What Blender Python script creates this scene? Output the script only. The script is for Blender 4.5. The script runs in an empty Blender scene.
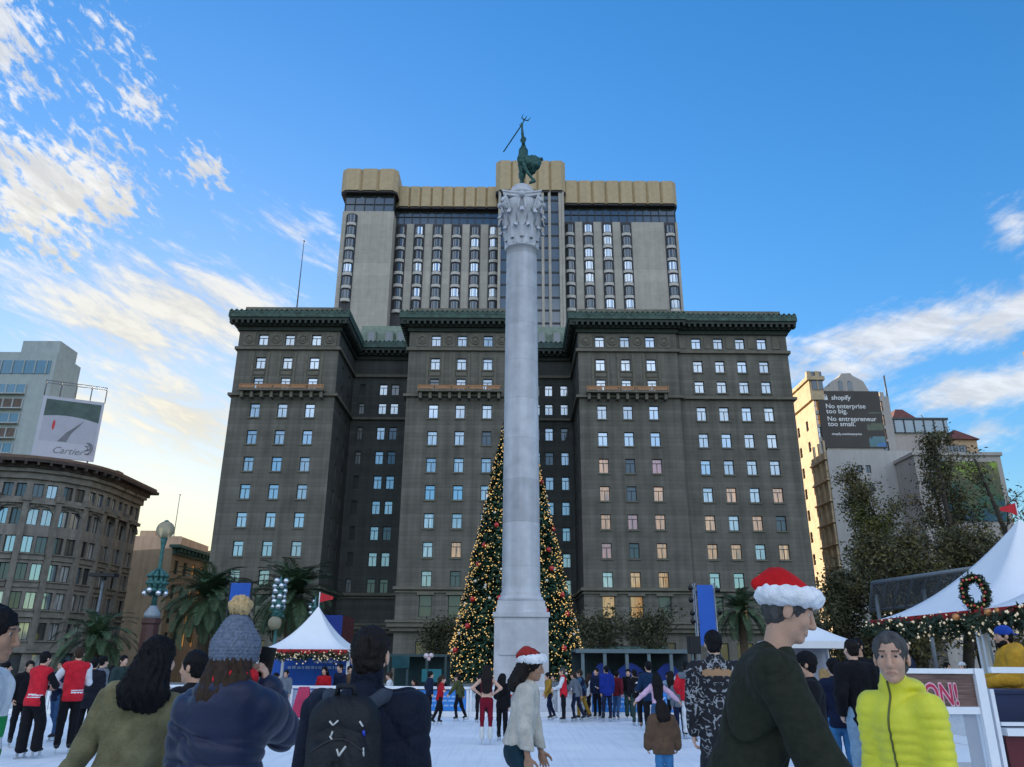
import bpy, bmesh, math, random
import numpy as np
from mathutils import Vector, Matrix, Euler
random.seed(7); RNG = np.random.default_rng(7)
S = bpy.context.scene; COL = S.collection
R = math.radians; PI = math.pi

# ------------------------------------------------------------------ camera
CAMH = 1.8; FPX = 770.0; PITCH = R(19.55); ROLL = R(0.35)
cam = bpy.data.cameras.new('camera'); camo = bpy.data.objects.new('camera', cam); COL.objects.link(camo)
cam.sensor_width = 36; cam.lens = 36 * FPX / 1024; cam.clip_end = 6000; cam.clip_start = 0.05
camo.matrix_world = Matrix.Translation((0, 0, CAMH)) @ Matrix.Rotation(PI/2 + PITCH, 4, 'X') @ Matrix.Rotation(ROLL, 4, 'Z')
S.camera = camo

def P(px, py, Y):
    """measurement helper: world X, Z of a photo pixel on the vertical plane at distance Y"""
    u = px - 512; v = 383.5 - py; c, s = math.cos(ROLL), math.sin(ROLL)
    r = u*c - v*s; up = u*s + v*c
    y = FPX*math.cos(PITCH) - up*math.sin(PITCH); z = FPX*math.sin(PITCH) + up*math.cos(PITCH)
    return r*Y/y, CAMH + z*Y/y

# ------------------------------------------------------------------ mesh helpers
class MB:
    def __init__(s): s.v = []; s.f = []; s.m = []; s.sm = []
    def add(s, vs, fs, mi=0, smooth=False):
        o = len(s.v); s.v.extend([tuple(p) for p in vs])
        for f in fs: s.f.append([i+o for i in f]); s.m.append(mi); s.sm.append(smooth)
    def box(s, x0, x1, y0, y1, z0, z1, mi=0):
        s.add([(x0,y0,z0),(x1,y0,z0),(x1,y1,z0),(x0,y1,z0),(x0,y0,z1),(x1,y0,z1),(x1,y1,z1),(x0,y1,z1)],
              [(0,3,2,1),(4,5,6,7),(0,1,5,4),(1,2,6,5),(2,3,7,6),(3,0,4,7)], mi)
    def obox(s, c, sx, sy, sz, rot=None, mi=0):
        M = rot if rot is not None else Matrix.Identity(3)
        vs = [Vector(c) + M @ Vector((a*sx/2, b*sy/2, d*sz/2)) for d in (-1,1) for a,b in ((-1,-1),(1,-1),(1,1),(-1,1))]
        s.add(vs, [(0,3,2,1),(4,5,6,7),(0,1,5,4),(1,2,6,5),(2,3,7,6),(3,0,4,7)], mi)
    def bar(s, a, b, w, d=None, mi=0):
        a = Vector(a); b = Vector(b); L = (b-a).length
        q = (b-a).to_track_quat('Z','Y').to_matrix()
        s.obox((a+b)/2, w, d or w, L, q, mi)
    def quad(s, a, b, c, d, mi=0): s.add([a,b,c,d], [(0,1,2,3)], mi)
    def tube(s, pts, rad, n=8, mi=0, cap=True, smooth=True):
        pts = [Vector(p) for p in pts]
        if not hasattr(rad, '__len__'): rad = [rad]*len(pts)
        vs = []; fs = []; ref = None
        for i, p in enumerate(pts):
            t = (pts[min(i+1,len(pts)-1)] - pts[max(i-1,0)]).normalized()
            if ref is None:
                ref = Vector((1,0,0)) if abs(t.x) < .9 else Vector((0,1,0))
            a = (ref - t*ref.dot(t)).normalized(); ref = a; b = t.cross(a)
            for k in range(n):
                w = 2*PI*k/n; vs.append(p + (a*math.cos(w) + b*math.sin(w))*rad[i])
        for i in range(len(pts)-1):
            for k in range(n):
                k2 = (k+1) % n
                fs.append((i*n+k, i*n+k2, (i+1)*n+k2, (i+1)*n+k))
        if cap: fs.append(tuple(range(n-1,-1,-1))); fs.append(tuple((len(pts)-1)*n+k for k in range(n)))
        s.add(vs, fs, mi, smooth)
    def lathe(s, prof, c=(0,0,0), n=24, mi=0, smooth=True, flute=None):
        """prof: list of (radius, z)"""
        vs = []; fs = []
        for r, z in prof:
            for k in range(n):
                w = 2*PI*k/n; vs.append((c[0]+r*math.cos(w), c[1]+r*math.sin(w), c[2]+z))
        m = len(prof)
        for i in range(m-1):
            for k in range(n):
                k2 = (k+1) % n; fs.append((i*n+k, i*n+k2, (i+1)*n+k2, (i+1)*n+k))
        fs.append(tuple(range(n-1,-1,-1))); fs.append(tuple((m-1)*n+k for k in range(n)))
        s.add(vs, fs, mi, smooth)
    def ball(s, c, r, n=10, m=6, mi=0, sc=(1,1,1)):
        prof = []
        vs = [(c[0], c[1], c[2]-r*sc[2])]
        for i in range(1, m):
            a = -PI/2 + PI*i/m
            for k in range(n):
                w = 2*PI*k/n
                vs.append((c[0]+r*sc[0]*math.cos(a)*math.cos(w), c[1]+r*sc[1]*math.cos(a)*math.sin(w), c[2]+r*sc[2]*math.sin(a)))
        vs.append((c[0], c[1], c[2]+r*sc[2])); fs = []
        for k in range(n): fs.append((0, 1+(k+1)%n, 1+k))
        for i in range(m-2):
            for k in range(n):
                fs.append((1+i*n+k, 1+i*n+(k+1)%n, 1+(i+1)*n+(k+1)%n, 1+(i+1)*n+k))
        T = len(vs)-1; b = 1+(m-2)*n
        for k in range(n): fs.append((b+k, b+(k+1)%n, T))
        s.add(vs, fs, mi, True)
    def prism(s, poly, z0, z1, mi=0, mitop=None):
        """poly: CCW xy list"""
        n = len(poly)
        s.add([(x,y,z0) for x,y in poly] + [(x,y,z1) for x,y in poly],
              [(k,(k+1)%n,n+(k+1)%n,n+k) for k in range(n)] , mi)
        s.add([(x,y,z1) for x,y in poly], [tuple(range(n))], mi if mitop is None else mitop)
        s.add([(x,y,z0) for x,y in poly], [tuple(range(n-1,-1,-1))], mi)
    def torus(s, c, r, t, n=24, m=8, mi=0, axis='Z', sc=(1,1,1)):
        vs = []; fs = []
        for i in range(n):
            a = 2*PI*i/n
            for j in range(m):
                b = 2*PI*j/m; q = r + t*math.cos(b)
                x, y, z = q*math.cos(a)*sc[0], q*math.sin(a)*sc[1], t*math.sin(b)
                if axis == 'Y': x, y, z = x, z, y
                if axis == 'X': x, y, z = z, x, y
                vs.append((c[0]+x, c[1]+y, c[2]+z))
        for i in range(n):
            for j in range(m):
                fs.append((i*m+j, ((i+1)%n)*m+j, ((i+1)%n)*m+(j+1)%m, i*m+(j+1)%m))
        s.add(vs, fs, mi, True)
    def mesh(s, name, mats, off=(0,0,0)):
        me = bpy.data.meshes.new(name)
        o = Vector(off)
        me.from_pydata([(p[0]-o[0], p[1]-o[1], p[2]-o[2]) for p in s.v], [], s.f)
        for m in (mats if isinstance(mats, (list,tuple)) else [mats]): me.materials.append(m)
        me.polygons.foreach_set('material_index', s.m); me.polygons.foreach_set('use_smooth', s.sm)
        me.update(); return me
    def build(s, name, mats, parent=None, off=None):
        if off is None: off = parent.matrix_world.translation if parent is not None and parent.parent is None and parent.type == 'EMPTY' else (0,0,0)
        if parent is not None and 'base' in parent and off == (0,0,0): off = tuple(parent['base'])
        return link(name, s.mesh(name, mats, off), parent)
BASE = {}
def link(name, me, parent=None, loc=(0,0,0)):
    o = bpy.data.objects.new(name, me); COL.objects.link(o); o.location = loc
    if parent is not None: o.parent = parent
    return o
def tag(o, label=None, cat=None, group=None, kind=None):
    if label: o['label'] = label
    if cat: o['category'] = cat
    if group: o['group'] = group
    if kind: o['kind'] = kind
    return o
def thing(name, label, cat, loc=(0,0,0), group=None, rz=0):
    o = bpy.data.objects.new(name, None); COL.objects.link(o); o.location = loc; o.rotation_euler = (0,0,rz)
    o.empty_display_size = .3
    tag(o, label, cat, group); BASE[o.name] = tuple(loc)
    return o
def part(mb, name, mats, parent, top=None):
    """mesh built in world coordinates, child of a thing (or of a part of it)"""
    root = parent
    while root.parent is not None: root = root.parent
    off = BASE.get(root.name, (0,0,0))
    return link(name, mb.mesh(name, mats, off), parent)
def alone(mb, name, mats, label, cat, group=None):
    xs = np.array(mb.v); c = ((xs[:,0].min()+xs[:,0].max())/2, (xs[:,1].min()+xs[:,1].max())/2, xs[:,2].min())
    o = link(name, mb.mesh(name, mats, c), None, c); return tag(o, label, cat, group)
def ground(mb, name, mats):
    o = link(name, mb.mesh(name, mats)); o['kind'] = 'structure'; return o
def npmesh(name, verts, quads, mats, mi=None, smooth=False):
    me = bpy.data.meshes.new(name)
    verts = np.asarray(verts, dtype=np.float32); quads = np.asarray(quads, dtype=np.int32)
    k = quads.shape[1]
    me.vertices.add(len(verts)); me.vertices.foreach_set('co', verts.ravel())
    me.loops.add(quads.size); me.loops.foreach_set('vertex_index', quads.ravel())
    me.polygons.add(len(quads)); me.polygons.foreach_set('loop_start', np.arange(len(quads), dtype=np.int32)*k)
    me.polygons.foreach_set('loop_total', np.full(len(quads), k, dtype=np.int32))
    for m in (mats if isinstance(mats, (list,tuple)) else [mats]): me.materials.append(m)
    if mi is not None: me.polygons.foreach_set('material_index', np.asarray(mi, dtype=np.int32))
    me.polygons.foreach_set('use_smooth', np.full(len(quads), smooth))
    me.update(calc_edges=True); me.validate(); return me
def text_mb(mb, s, size, origin, ux, uz, mi=0, depth=.01, align='LEFT', bold=0.0, sx=1.0, spacing=1.0, shear=0.0):
    """lettering: a font curve turned into mesh, laid on a plane with axes ux (right) and uz (up)"""
    cu = bpy.data.curves.new('t', 'FONT'); cu.body = s; cu.size = size; cu.align_x = align; cu.extrude = depth/2; cu.offset = bold
    cu.resolution_u = 3; cu.space_character = spacing; cu.shear = shear
    o = bpy.data.objects.new('t', cu); COL.objects.link(o)
    dg = bpy.context.evaluated_depsgraph_get(); me = o.evaluated_get(dg).to_mesh()
    ux = Vector(ux).normalized(); uz = Vector(uz).normalized(); n = ux.cross(uz); O = Vector(origin)
    mb.add([O + ux*(v.co.x*sx) + uz*v.co.y + n*v.co.z for v in me.vertices], [tuple(p.vertices) for p in me.polygons], mi)
    o.evaluated_get(dg).to_mesh_clear(); bpy.data.objects.remove(o); bpy.data.curves.remove(cu)

# ------------------------------------------------------------------ materials
def nd(nt, t, **kw):
    n = nt.nodes.new(t)
    for k, v in kw.items(): setattr(n, k, v)
    return n
def mat(name, col, rough=.7, var=.18, scale=3.0, bump=0.0, bscale=None, metal=0.0, spec=.4, emit=None, estr=0, col2=None, detail=5,
        courses=None, alpha=None, sheen=0.0, trans=0.0, stretch=None, streak=0.0):
    m = bpy.data.materials.new(name); m.use_nodes = True; nt = m.node_tree; L = nt.links
    b = nt.nodes['Principled BSDF']
    b.inputs['Roughness'].default_value = rough; b.inputs['Metallic'].default_value = metal
    b.inputs['Specular IOR Level'].default_value = spec
    if sheen: b.inputs['Sheen Weight'].default_value = sheen
    if trans: b.inputs['Transmission Weight'].default_value = trans; b.inputs['IOR'].default_value = 1.1
    if alpha is not None: b.inputs['Alpha'].default_value = alpha
    if emit: b.inputs['Emission Color'].default_value = (*emit, 1); b.inputs['Emission Strength'].default_value = estr
    tc = nd(nt, 'ShaderNodeTexCoord'); mp = nd(nt, 'ShaderNodeMapping'); L.new(tc.outputs['Object'], mp.inputs[0])
    if stretch: mp.inputs['Scale'].default_value = stretch
    nz = nd(nt, 'ShaderNodeTexNoise'); nz.inputs['Scale'].default_value = scale; nz.inputs['Detail'].default_value = detail; nz.inputs['Roughness'].default_value = .6
    L.new(mp.outputs[0], nz.inputs['Vector'])
    mx = nd(nt, 'ShaderNodeMix', data_type='RGBA')
    lo = [max(0,c*(1-var)) for c in col]; hi = [min(1,c*(1+var)) for c in (col2 or col)]
    mx.inputs['A'].default_value = (*lo,1); mx.inputs['B'].default_value = (*hi,1)
    mr = nd(nt, 'ShaderNodeMapRange'); mr.inputs['From Min'].default_value = .3; mr.inputs['From Max'].default_value = .7
    L.new(nz.outputs['Fac'], mr.inputs['Value']); L.new(mr.outputs[0], mx.inputs['Factor'])
    out = mx.outputs['Result']; hgt = None
    if streak:   # weather streaks running down
        m2 = nd(nt, 'ShaderNodeMapping'); m2.inputs['Scale'].default_value = (1.2,1.2,.05); L.new(tc.outputs['Object'], m2.inputs[0])
        n2 = nd(nt, 'ShaderNodeTexNoise'); n2.inputs['Scale'].default_value = 1.0; n2.inputs['Detail'].default_value = 6; L.new(m2.outputs[0], n2.inputs['Vector'])
        r2 = nd(nt, 'ShaderNodeMapRange'); r2.inputs['From Min'].default_value = .35; r2.inputs['From Max'].default_value = .7
        r2.inputs['To Min'].default_value = 1-streak; r2.inputs['To Max'].default_value = 1; L.new(n2.outputs['Fac'], r2.inputs['Value'])
        mm = nd(nt, 'ShaderNodeMix', data_type='RGBA', blend_type='MULTIPLY'); mm.inputs['Factor'].default_value = 1
        L.new(out, mm.inputs['A']); L.new(r2.outputs[0], mm.inputs['B']); out = mm.outputs['Result']
    if courses:  # horizontal stone courses: (height m, joint fraction, darkness)
        h, jw, dk = courses[:3]
        sp = nd(nt, 'ShaderNodeSeparateXYZ'); L.new(tc.outputs['Object'], sp.inputs[0])
        d = nd(nt, 'ShaderNodeMath', operation='DIVIDE'); d.inputs[1].default_value = h; L.new(sp.outputs['Z'], d.inputs[0])
        fr = nd(nt, 'ShaderNodeMath', operation='FRACT'); L.new(d.outputs[0], fr.inputs[0])
        lt = nd(nt, 'ShaderNodeMath', operation='LESS_THAN'); lt.inputs[1].default_value = jw; L.new(fr.outputs[0], lt.inputs[0])
        fl = nd(nt, 'ShaderNodeMath', operation='FLOOR'); L.new(d.outputs[0], fl.inputs[0])
        wn = nd(nt, 'ShaderNodeTexWhiteNoise', noise_dimensions='1D'); L.new(fl.outputs[0], wn.inputs['W'])
        rr = nd(nt, 'ShaderNodeMapRange'); rr.inputs['To Min'].default_value = .88; rr.inputs['To Max'].default_value = 1.1; L.new(wn.outputs['Value'], rr.inputs['Value'])
        k = nd(nt, 'ShaderNodeMath', operation='MULTIPLY_ADD'); k.inputs[1].default_value = -dk; L.new(lt.outputs[0], k.inputs[0]); L.new(rr.outputs[0], k.inputs[2])
        mm = nd(nt, 'ShaderNodeMix', data_type='RGBA', blend_type='MULTIPLY'); mm.inputs['Factor'].default_value = 1
        L.new(out, mm.inputs['A']); L.new(k.outputs[0], mm.inputs['B']); out = mm.outputs['Result']; hgt = lt.outputs[0]
    L.new(out, b.inputs['Base Color'])
    if bump:
        n3 = nd(nt, 'ShaderNodeTexNoise'); n3.inputs['Scale'].default_value = bscale or scale*4; n3.inputs['Detail'].default_value = 4
        L.new(mp.outputs[0], n3.inputs['Vector'])
        bp = nd(nt, 'ShaderNodeBump'); bp.inputs['Strength'].default_value = bump; bp.inputs['Distance'].default_value = .02
        L.new(n3.outputs['Fac'], bp.inputs['Height']); L.new(bp.outputs[0], b.inputs['Normal'])
    return m
_mc = {}
def M(name, *a, **k):
    if name not in _mc: _mc[name] = mat(name, *a, **k)
    return _mc[name]

# ------------------------------------------------------------------ sky and sun
SUN_AZ = R(-26); SUN_EL = R(6.5)
W = bpy.data.worlds.new('World'); S.world = W; W.use_nodes = True
nt = W.node_tree; L = nt.links; bg = nt.nodes['Background']
sky = nd(nt, 'ShaderNodeTexSky', sky_type='NISHITA'); sky.sun_disc = False
sky.sun_elevation = SUN_EL; sky.sun_rotation = SUN_AZ; sky.altitude = 20; sky.air_density = 1.0; sky.dust_density = 0.25; sky.ozone_density = 2.5
hs = nd(nt, 'ShaderNodeHueSaturation'); hs.inputs['Hue'].default_value = .509; hs.inputs['Saturation'].default_value = 1.27
L.new(sky.outputs[0], hs.inputs['Color'])
tc = nd(nt, 'ShaderNodeTexCoord'); sp = nd(nt, 'ShaderNodeSeparateXYZ'); L.new(tc.outputs['Generated'], sp.inputs[0])
def mth(op, a, b=None, c=None, clamp=False):
    n = nd(nt, 'ShaderNodeMath', operation=op); n.use_clamp = clamp
    for i, x in enumerate((a, b, c)):
        if x is None: continue
        if isinstance(x, (int, float)): n.inputs[i].default_value = x
        else: L.new(x, n.inputs[i])
    return n.outputs[0]
az = mth('ARCTAN2', sp.outputs['X'], sp.outputs['Y']); el = mth('ARCSINE', sp.outputs['Z'])
def azel(px, py):
    u = px - 512; v = 383.5 - py
    d = Vector((u, FPX*math.cos(PITCH) - v*math.sin(PITCH), FPX*math.sin(PITCH) + v*math.cos(PITCH))).normalized()
    return math.atan2(d.x, d.y), math.asin(d.z)
def lobe(px, py, ra, rb, ang):
    """soft elliptical region of the sky (degrees), 1 inside -> 0 outside"""
    a0, e0 = azel(px, py); c, s = math.cos(R(ang)), math.sin(R(ang))
    da = mth('SUBTRACT', az, a0); de = mth('SUBTRACT', el, e0)
    u = mth('MULTIPLY_ADD', da, c, mth('MULTIPLY', de, s)); v = mth('MULTIPLY_ADD', de, c, mth('MULTIPLY', da, -s))
    u = mth('DIVIDE', u, R(ra)); v = mth('DIVIDE', v, R(rb))
    q = mth('SQRT', mth('ADD', mth('MULTIPLY', u, u), mth('MULTIPLY', v, v)))
    return mth('SUBTRACT', 1.0, q, clamp=True)
def vmax(*xs):
    o = xs[0]
    for x in xs[1:]: o = mth('MAXIMUM', o, x)
    return o
cv = nd(nt, 'ShaderNodeCombineXYZ'); L.new(az, cv.inputs[0]); L.new(el, cv.inputs[1])
def cnoise(scale, ang, sx, sy, detail=8, rough=.6, dist=0.0, off=0):
    mp = nd(nt, 'ShaderNodeMapping'); mp.inputs['Rotation'].default_value = (0,0,R(-ang)); L.new(cv.outputs[0], mp.inputs[0])
    m2 = nd(nt, 'ShaderNodeMapping'); m2.inputs['Scale'].default_value = (sx, sy, 1); m2.inputs['Location'].default_value = (off, off*.7, off*.3); L.new(mp.outputs[0], m2.inputs[0])
    n = nd(nt, 'ShaderNodeTexNoise'); n.inputs['Scale'].default_value = scale; n.inputs['Detail'].default_value = detail
    n.inputs['Roughness'].default_value = rough; n.inputs['Distortion'].default_value = dist; L.new(m2.outputs[0], n.inputs['Vector'])
    return n.outputs['Fac']
def sstep(x, a, b):
    n = nd(nt, 'ShaderNodeMapRange', interpolation_type='SMOOTHSTEP'); L.new(x, n.inputs['Value'])
    n.inputs['From Min'].default_value = a; n.inputs['From Max'].default_value = b
    return n.outputs[0]
# small puffs of altocumulus on the left
mA = vmax(lobe(50,200,13,7.5,22), mth('MULTIPLY', lobe(0,20,12,7,-20), .9), mth('MULTIPLY', lobe(120,30,8,4,-20), .6), mth('MULTIPLY', lobe(205,170,4.5,2.8,0), .85), mth('MULTIPLY', lobe(140,110,4,3,0), .7))
nA = mth('MULTIPLY_ADD', cnoise(46, -28, 1.0, 2.1, 7, .62, .3), .62, mth('MULTIPLY', cnoise(9, -20, 1, 1.5, 3, .5, 0, 3), .38))
cA = mth('MULTIPLY', sstep(mth('ADD', nA, mth('MULTIPLY', mA, .33)), .64, .79), .93)
# long cirrus bands lower left
mB = vmax(lobe(190,310,16,7,-6), lobe(120,330,13,5,-12), mth('MULTIPLY', lobe(300,235,14,3.5,-22), .7), mth('MULTIPLY', lobe(60,290,14,4,-3), .6), lobe(190,420,14,6,-20), mth('MULTIPLY', lobe(60,400,14,9,0), .7))
nB = mth('MULTIPLY_ADD', cnoise(8, -16, 1.0, 4.2, 9, .62, .5, 5), .7, mth('MULTIPLY', cnoise(30, -22, 1.0, 3.0, 6, .6, .2, 9), .3))
cB = mth('MULTIPLY', sstep(mth('ADD', nB, mth('MULTIPLY', mB, .40)), .645, .90), .80)
# two soft bands on the right
mC = vmax(lobe(890,336,14,3.3,5), lobe(985,386,9,2.5,4), lobe(1020,305,6,2.6,18), mth('MULTIPLY', lobe(1015,225,3,3,40), .7), mth('MULTIPLY', lobe(830,368,7,3,0), .9), mth('MULTIPLY', lobe(980,430,9,3,0), .5))
nC = mth('MULTIPLY_ADD', cnoise(11, 8, 1.0, 2.6, 9, .6, .4, 11), .65, mth('MULTIPLY', cnoise(36, 20, 1.0, 2.2, 6, .6, .2, 14), .35))
cC = mth('MULTIPLY', sstep(mth('ADD', nC, mth('MULTIPLY', mC, .50)), .62, .95), .90)
# unseen cloud bank added behind the viewer to brighten facades, tents and ice
mFill = mth('MULTIPLY', sstep(mth('MULTIPLY', sp.outputs['Y'], -1.0), .05, .45), sstep(el, .08, .30))
cFill = mth('MULTIPLY', mth('MULTIPLY', mFill, sstep(cnoise(2.2, 10, 1.0, 1.4, 3, .5, 0, 21), .34, .56)), .9)
cl = vmax(cA, cB, cC)
# cloud colour: white, warmer towards the sun
sd = Vector((math.sin(SUN_AZ)*math.cos(SUN_EL), math.cos(SUN_AZ)*math.cos(SUN_EL), math.sin(SUN_EL)))
dt = nd(nt, 'ShaderNodeVectorMath', operation='DOT_PRODUCT'); L.new(tc.outputs['Generated'], dt.inputs[0]); dt.inputs[1].default_value = sd
warm = sstep(dt.outputs['Value'], .86, .995)
cc = nd(nt, 'ShaderNodeMix', data_type='RGBA'); L.new(warm, cc.inputs['Factor'])
cc.inputs['A'].default_value = (1.72,1.78,1.88,1); cc.inputs['B'].default_value = (2.0,1.82,1.42,1)
lum = nd(nt, 'ShaderNodeRGBToBW'); L.new(hs.outputs[0], lum.inputs[0])
den = mth('MULTIPLY_ADD', lum.outputs[0], 1/2.6, 1.0)
cmp_ = nd(nt, 'ShaderNodeVectorMath', operation='SCALE'); L.new(hs.outputs[0], cmp_.inputs[0]); L.new(mth('DIVIDE', 1.0, den), cmp_.inputs['Scale'])
shd = nd(nt, 'ShaderNodeVectorMath', operation='SCALE'); L.new(cc.outputs['Result'], shd.inputs[0]); L.new(mth('MULTIPLY_ADD', sstep(nB, .42, .62), .24, .76), shd.inputs['Scale'])
mixc = nd(nt, 'ShaderNodeMix', data_type='RGBA'); L.new(cl, mixc.inputs['Factor']); L.new(cmp_.outputs[0], mixc.inputs['A']); L.new(shd.outputs[0], mixc.inputs['B'])
mixe = nd(nt, 'ShaderNodeMix', data_type='RGBA'); L.new(cFill, mixe.inputs['Factor']); L.new(mixc.outputs['Result'], mixe.inputs['A']); mixe.inputs['B'].default_value = (3.5,3.75,4.3,1)   # colour of the added bank, set bright as fill light
bg2 = nd(nt, 'ShaderNodeBackground'); SKS = 0.13
L.new(cmp_.outputs[0], bg.inputs['Color']); bg.inputs['Strength'].default_value = SKS
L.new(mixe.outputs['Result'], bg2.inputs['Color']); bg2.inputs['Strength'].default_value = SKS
ms = nd(nt, 'ShaderNodeMixShader'); L.new(mth('GREATER_THAN', vmax(mA, mB, mC, mFill), .002), ms.inputs[0])   # clouds are only worked out where there are any
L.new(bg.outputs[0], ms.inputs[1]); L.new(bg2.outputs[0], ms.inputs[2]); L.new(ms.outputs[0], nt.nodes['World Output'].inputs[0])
W.cycles.sampling_method = 'MANUAL'; W.cycles.sample_map_resolution = 512
sun = bpy.data.lights.new('sun', 'SUN'); sun.energy = 3.4; sun.angle = R(.6); sun.color = (1.0, .80, .55)
suno = bpy.data.objects.new('sun', sun); COL.objects.link(suno); suno.rotation_euler = (-sd).to_track_quat('-Z','Y').to_euler(); suno.location = (0,0,80)
S.view_settings.view_transform = 'Standard'; S.view_settings.look = 'None'; S.view_settings.gamma = 1; S.view_settings.exposure = 2.05
S.render.engine = 'CYCLES'; S.cycles.use_denoising = True; S.cycles.max_bounces = 6; S.cycles.transparent_max_bounces = 12
# ================================================================== materials of the place
STONE = M('hotel_stone', (.162,.152,.128), .85, .20, .35, bump=.5, bscale=3, courses=(.62,.10,.20), streak=.34)
STONE_SHADE = M('hotel_court_shade_stone', (.082,.088,.082), .85, .18, .5, bump=.5, bscale=3, courses=(.62,.10,.18), streak=.25)  # darker copy of the hotel stone; court shade put into its colour
STONE_TRIM = M('hotel_trim', (.146,.135,.107), .85, .2, 1.2, bump=.4)
COPPER = M('green_copper', (.034,.068,.055), .6, .4, 1.5, col2=(.052,.10,.08), bump=.4)
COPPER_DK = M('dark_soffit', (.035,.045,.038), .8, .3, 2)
WFRAME = M('dark_window_frame', (.03,.03,.03), .5, .2, 4)
def glass(name, col, ref, rough=.06, emit=None, estr=0, curtain=True):
    """a window: drawn curtains or a dark room behind reflecting glass"""
    m = bpy.data.materials.new(name); m.use_nodes = True; nt = m.node_tree; L = nt.links
    b = nt.nodes['Principled BSDF']; b.inputs['Roughness'].default_value = .6
    if emit: b.inputs['Emission Color'].default_value = (*emit,1); b.inputs['Emission Strength'].default_value = estr
    tcn = nd(nt,'ShaderNodeTexCoord'); mp = nd(nt,'ShaderNodeMapping'); mp.inputs['Scale'].default_value = (6,6,.4); L.new(tcn.outputs['Object'], mp.inputs[0])
    oi0 = nd(nt,'ShaderNodeObjectInfo'); ge = nd(nt,'ShaderNodeNewGeometry'); sm_ = nd(nt,'ShaderNodeMath', operation='ADD'); L.new(oi0.outputs['Random'], sm_.inputs[0]); L.new(ge.outputs['Random Per Island'], sm_.inputs[1]); oi = nd(nt,'ShaderNodeMath', operation='FRACT'); L.new(sm_.outputs[0], oi.inputs[0]); ad = nd(nt,'ShaderNodeVectorMath', operation='ADD'); L.new(mp.outputs[0], ad.inputs[0])
    sc = nd(nt,'ShaderNodeMath', operation='MULTIPLY'); sc.inputs[1].default_value = 40; L.new(oi.outputs[0], sc.inputs[0]); L.new(sc.outputs[0], ad.inputs[1])
    nz = nd(nt,'ShaderNodeTexNoise'); nz.inputs['Scale'].default_value = 1.0; nz.inputs['Detail'].default_value = 3; L.new(ad.outputs[0], nz.inputs['Vector'])
    cr = nd(nt,'ShaderNodeMapRange'); cr.inputs['From Min'].default_value = .35; cr.inputs['From Max'].default_value = .6; cr.inputs['To Min'].default_value = .35 if curtain else .75; L.new(nz.outputs['Fac'], cr.inputs['Value'])
    mx = nd(nt,'ShaderNodeMix', data_type='RGBA', blend_type='MULTIPLY'); mx.inputs['Factor'].default_value = 1; mx.inputs['A'].default_value = (*col,1); L.new(cr.outputs[0], mx.inputs['B'])
    rv = nd(nt,'ShaderNodeMapRange'); rv.inputs['To Min'].default_value = .45; rv.inputs['To Max'].default_value = 1.15; L.new(oi.outputs[0], rv.inputs['Value']); mv = nd(nt,'ShaderNodeMix', data_type='RGBA', blend_type='MULTIPLY'); mv.inputs['Factor'].default_value = 1; L.new(mx.outputs['Result'], mv.inputs['A']); L.new(rv.outputs[0], mv.inputs['B'])
    L.new(mv.outputs['Result'], b.inputs['Base Color'])
    if emit: em_ = nd(nt,'ShaderNodeMath', operation='MULTIPLY'); em_.inputs[1].default_value = estr; L.new(cr.outputs[0], em_.inputs[0]); L.new(em_.outputs[0], b.inputs['Emission Strength'])
    gl = nd(nt,'ShaderNodeBsdfGlossy'); gl.inputs['Roughness'].default_value = rough; gl.inputs['Color'].default_value = (.8,.92,1,1)
    ms = nd(nt,'ShaderNodeMixShader'); ms.inputs[0].default_value = ref
    L.new(b.outputs[0], ms.inputs[1]); L.new(gl.outputs[0], ms.inputs[2]); L.new(ms.outputs[0], nt.nodes['Material Output'].inputs[0])
    return m
G_WHITE = glass('curtained_glass', (.66,.68,.68), .34)
G_BLUE = glass('sky_reflecting_glass', (.16,.24,.36), .45, curtain=False)
G_DARK = glass('dark_glass', (.03,.035,.04), .09, curtain=False)
G_WARM = glass('lamplit_glass', (.42,.27,.12), .16, emit=(1,.48,.13), estr=.10)
G_RED = glass('red_curtain_glass', (.50,.13,.10), .2, emit=(1,.35,.2), estr=.05)
GLASSES = dict(w=G_WHITE, b=G_BLUE, d=G_DARK, o=G_WARM, r=G_RED)

# ================================================================== ground
ICE = mat('ice', (.82,.86,.90), .5, .08, .35, col2=(.90,.92,.94), bump=.3, bscale=2.5, spec=.25, detail=8, stretch=(1,2.2,1))
_n = ICE.node_tree; _b = _n.nodes['Principled BSDF']; _src = _b.inputs['Base Color'].links[0].from_socket; _tc = nd(_n,'ShaderNodeTexCoord')
for _ang,_sc,_st in ((25,1.0,.5),(-38,1.4,.45),(70,.8,.4)):     # skate scratches and scraped snow
    _mp = nd(_n,'ShaderNodeMapping'); _mp.inputs['Rotation'].default_value = (0,0,R(_ang)); _mp.inputs['Scale'].default_value = (14*_sc,.45*_sc,1); _n.links.new(_tc.outputs['Object'], _mp.inputs[0])
    _nz = nd(_n,'ShaderNodeTexNoise'); _nz.inputs['Scale'].default_value = 1; _nz.inputs['Detail'].default_value = 5; _nz.inputs['Distortion'].default_value = .6; _n.links.new(_mp.outputs[0], _nz.inputs['Vector'])
    _r = nd(_n,'ShaderNodeMapRange'); _r.inputs['From Min'].default_value = .52; _r.inputs['From Max'].default_value = .62; _r.inputs['To Max'].default_value = _st; _n.links.new(_nz.outputs['Fac'], _r.inputs['Value'])
    _m = nd(_n,'ShaderNodeMix', data_type='RGBA'); _n.links.new(_r.outputs[0], _m.inputs['Factor']); _n.links.new(_src, _m.inputs['A']); _m.inputs['B'].default_value = (.93,.94,.95,1) if _ang != 70 else (.66,.72,.80,1); _src = _m.outputs['Result']
_n.links.new(_src, _b.inputs['Base Color'])
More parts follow.
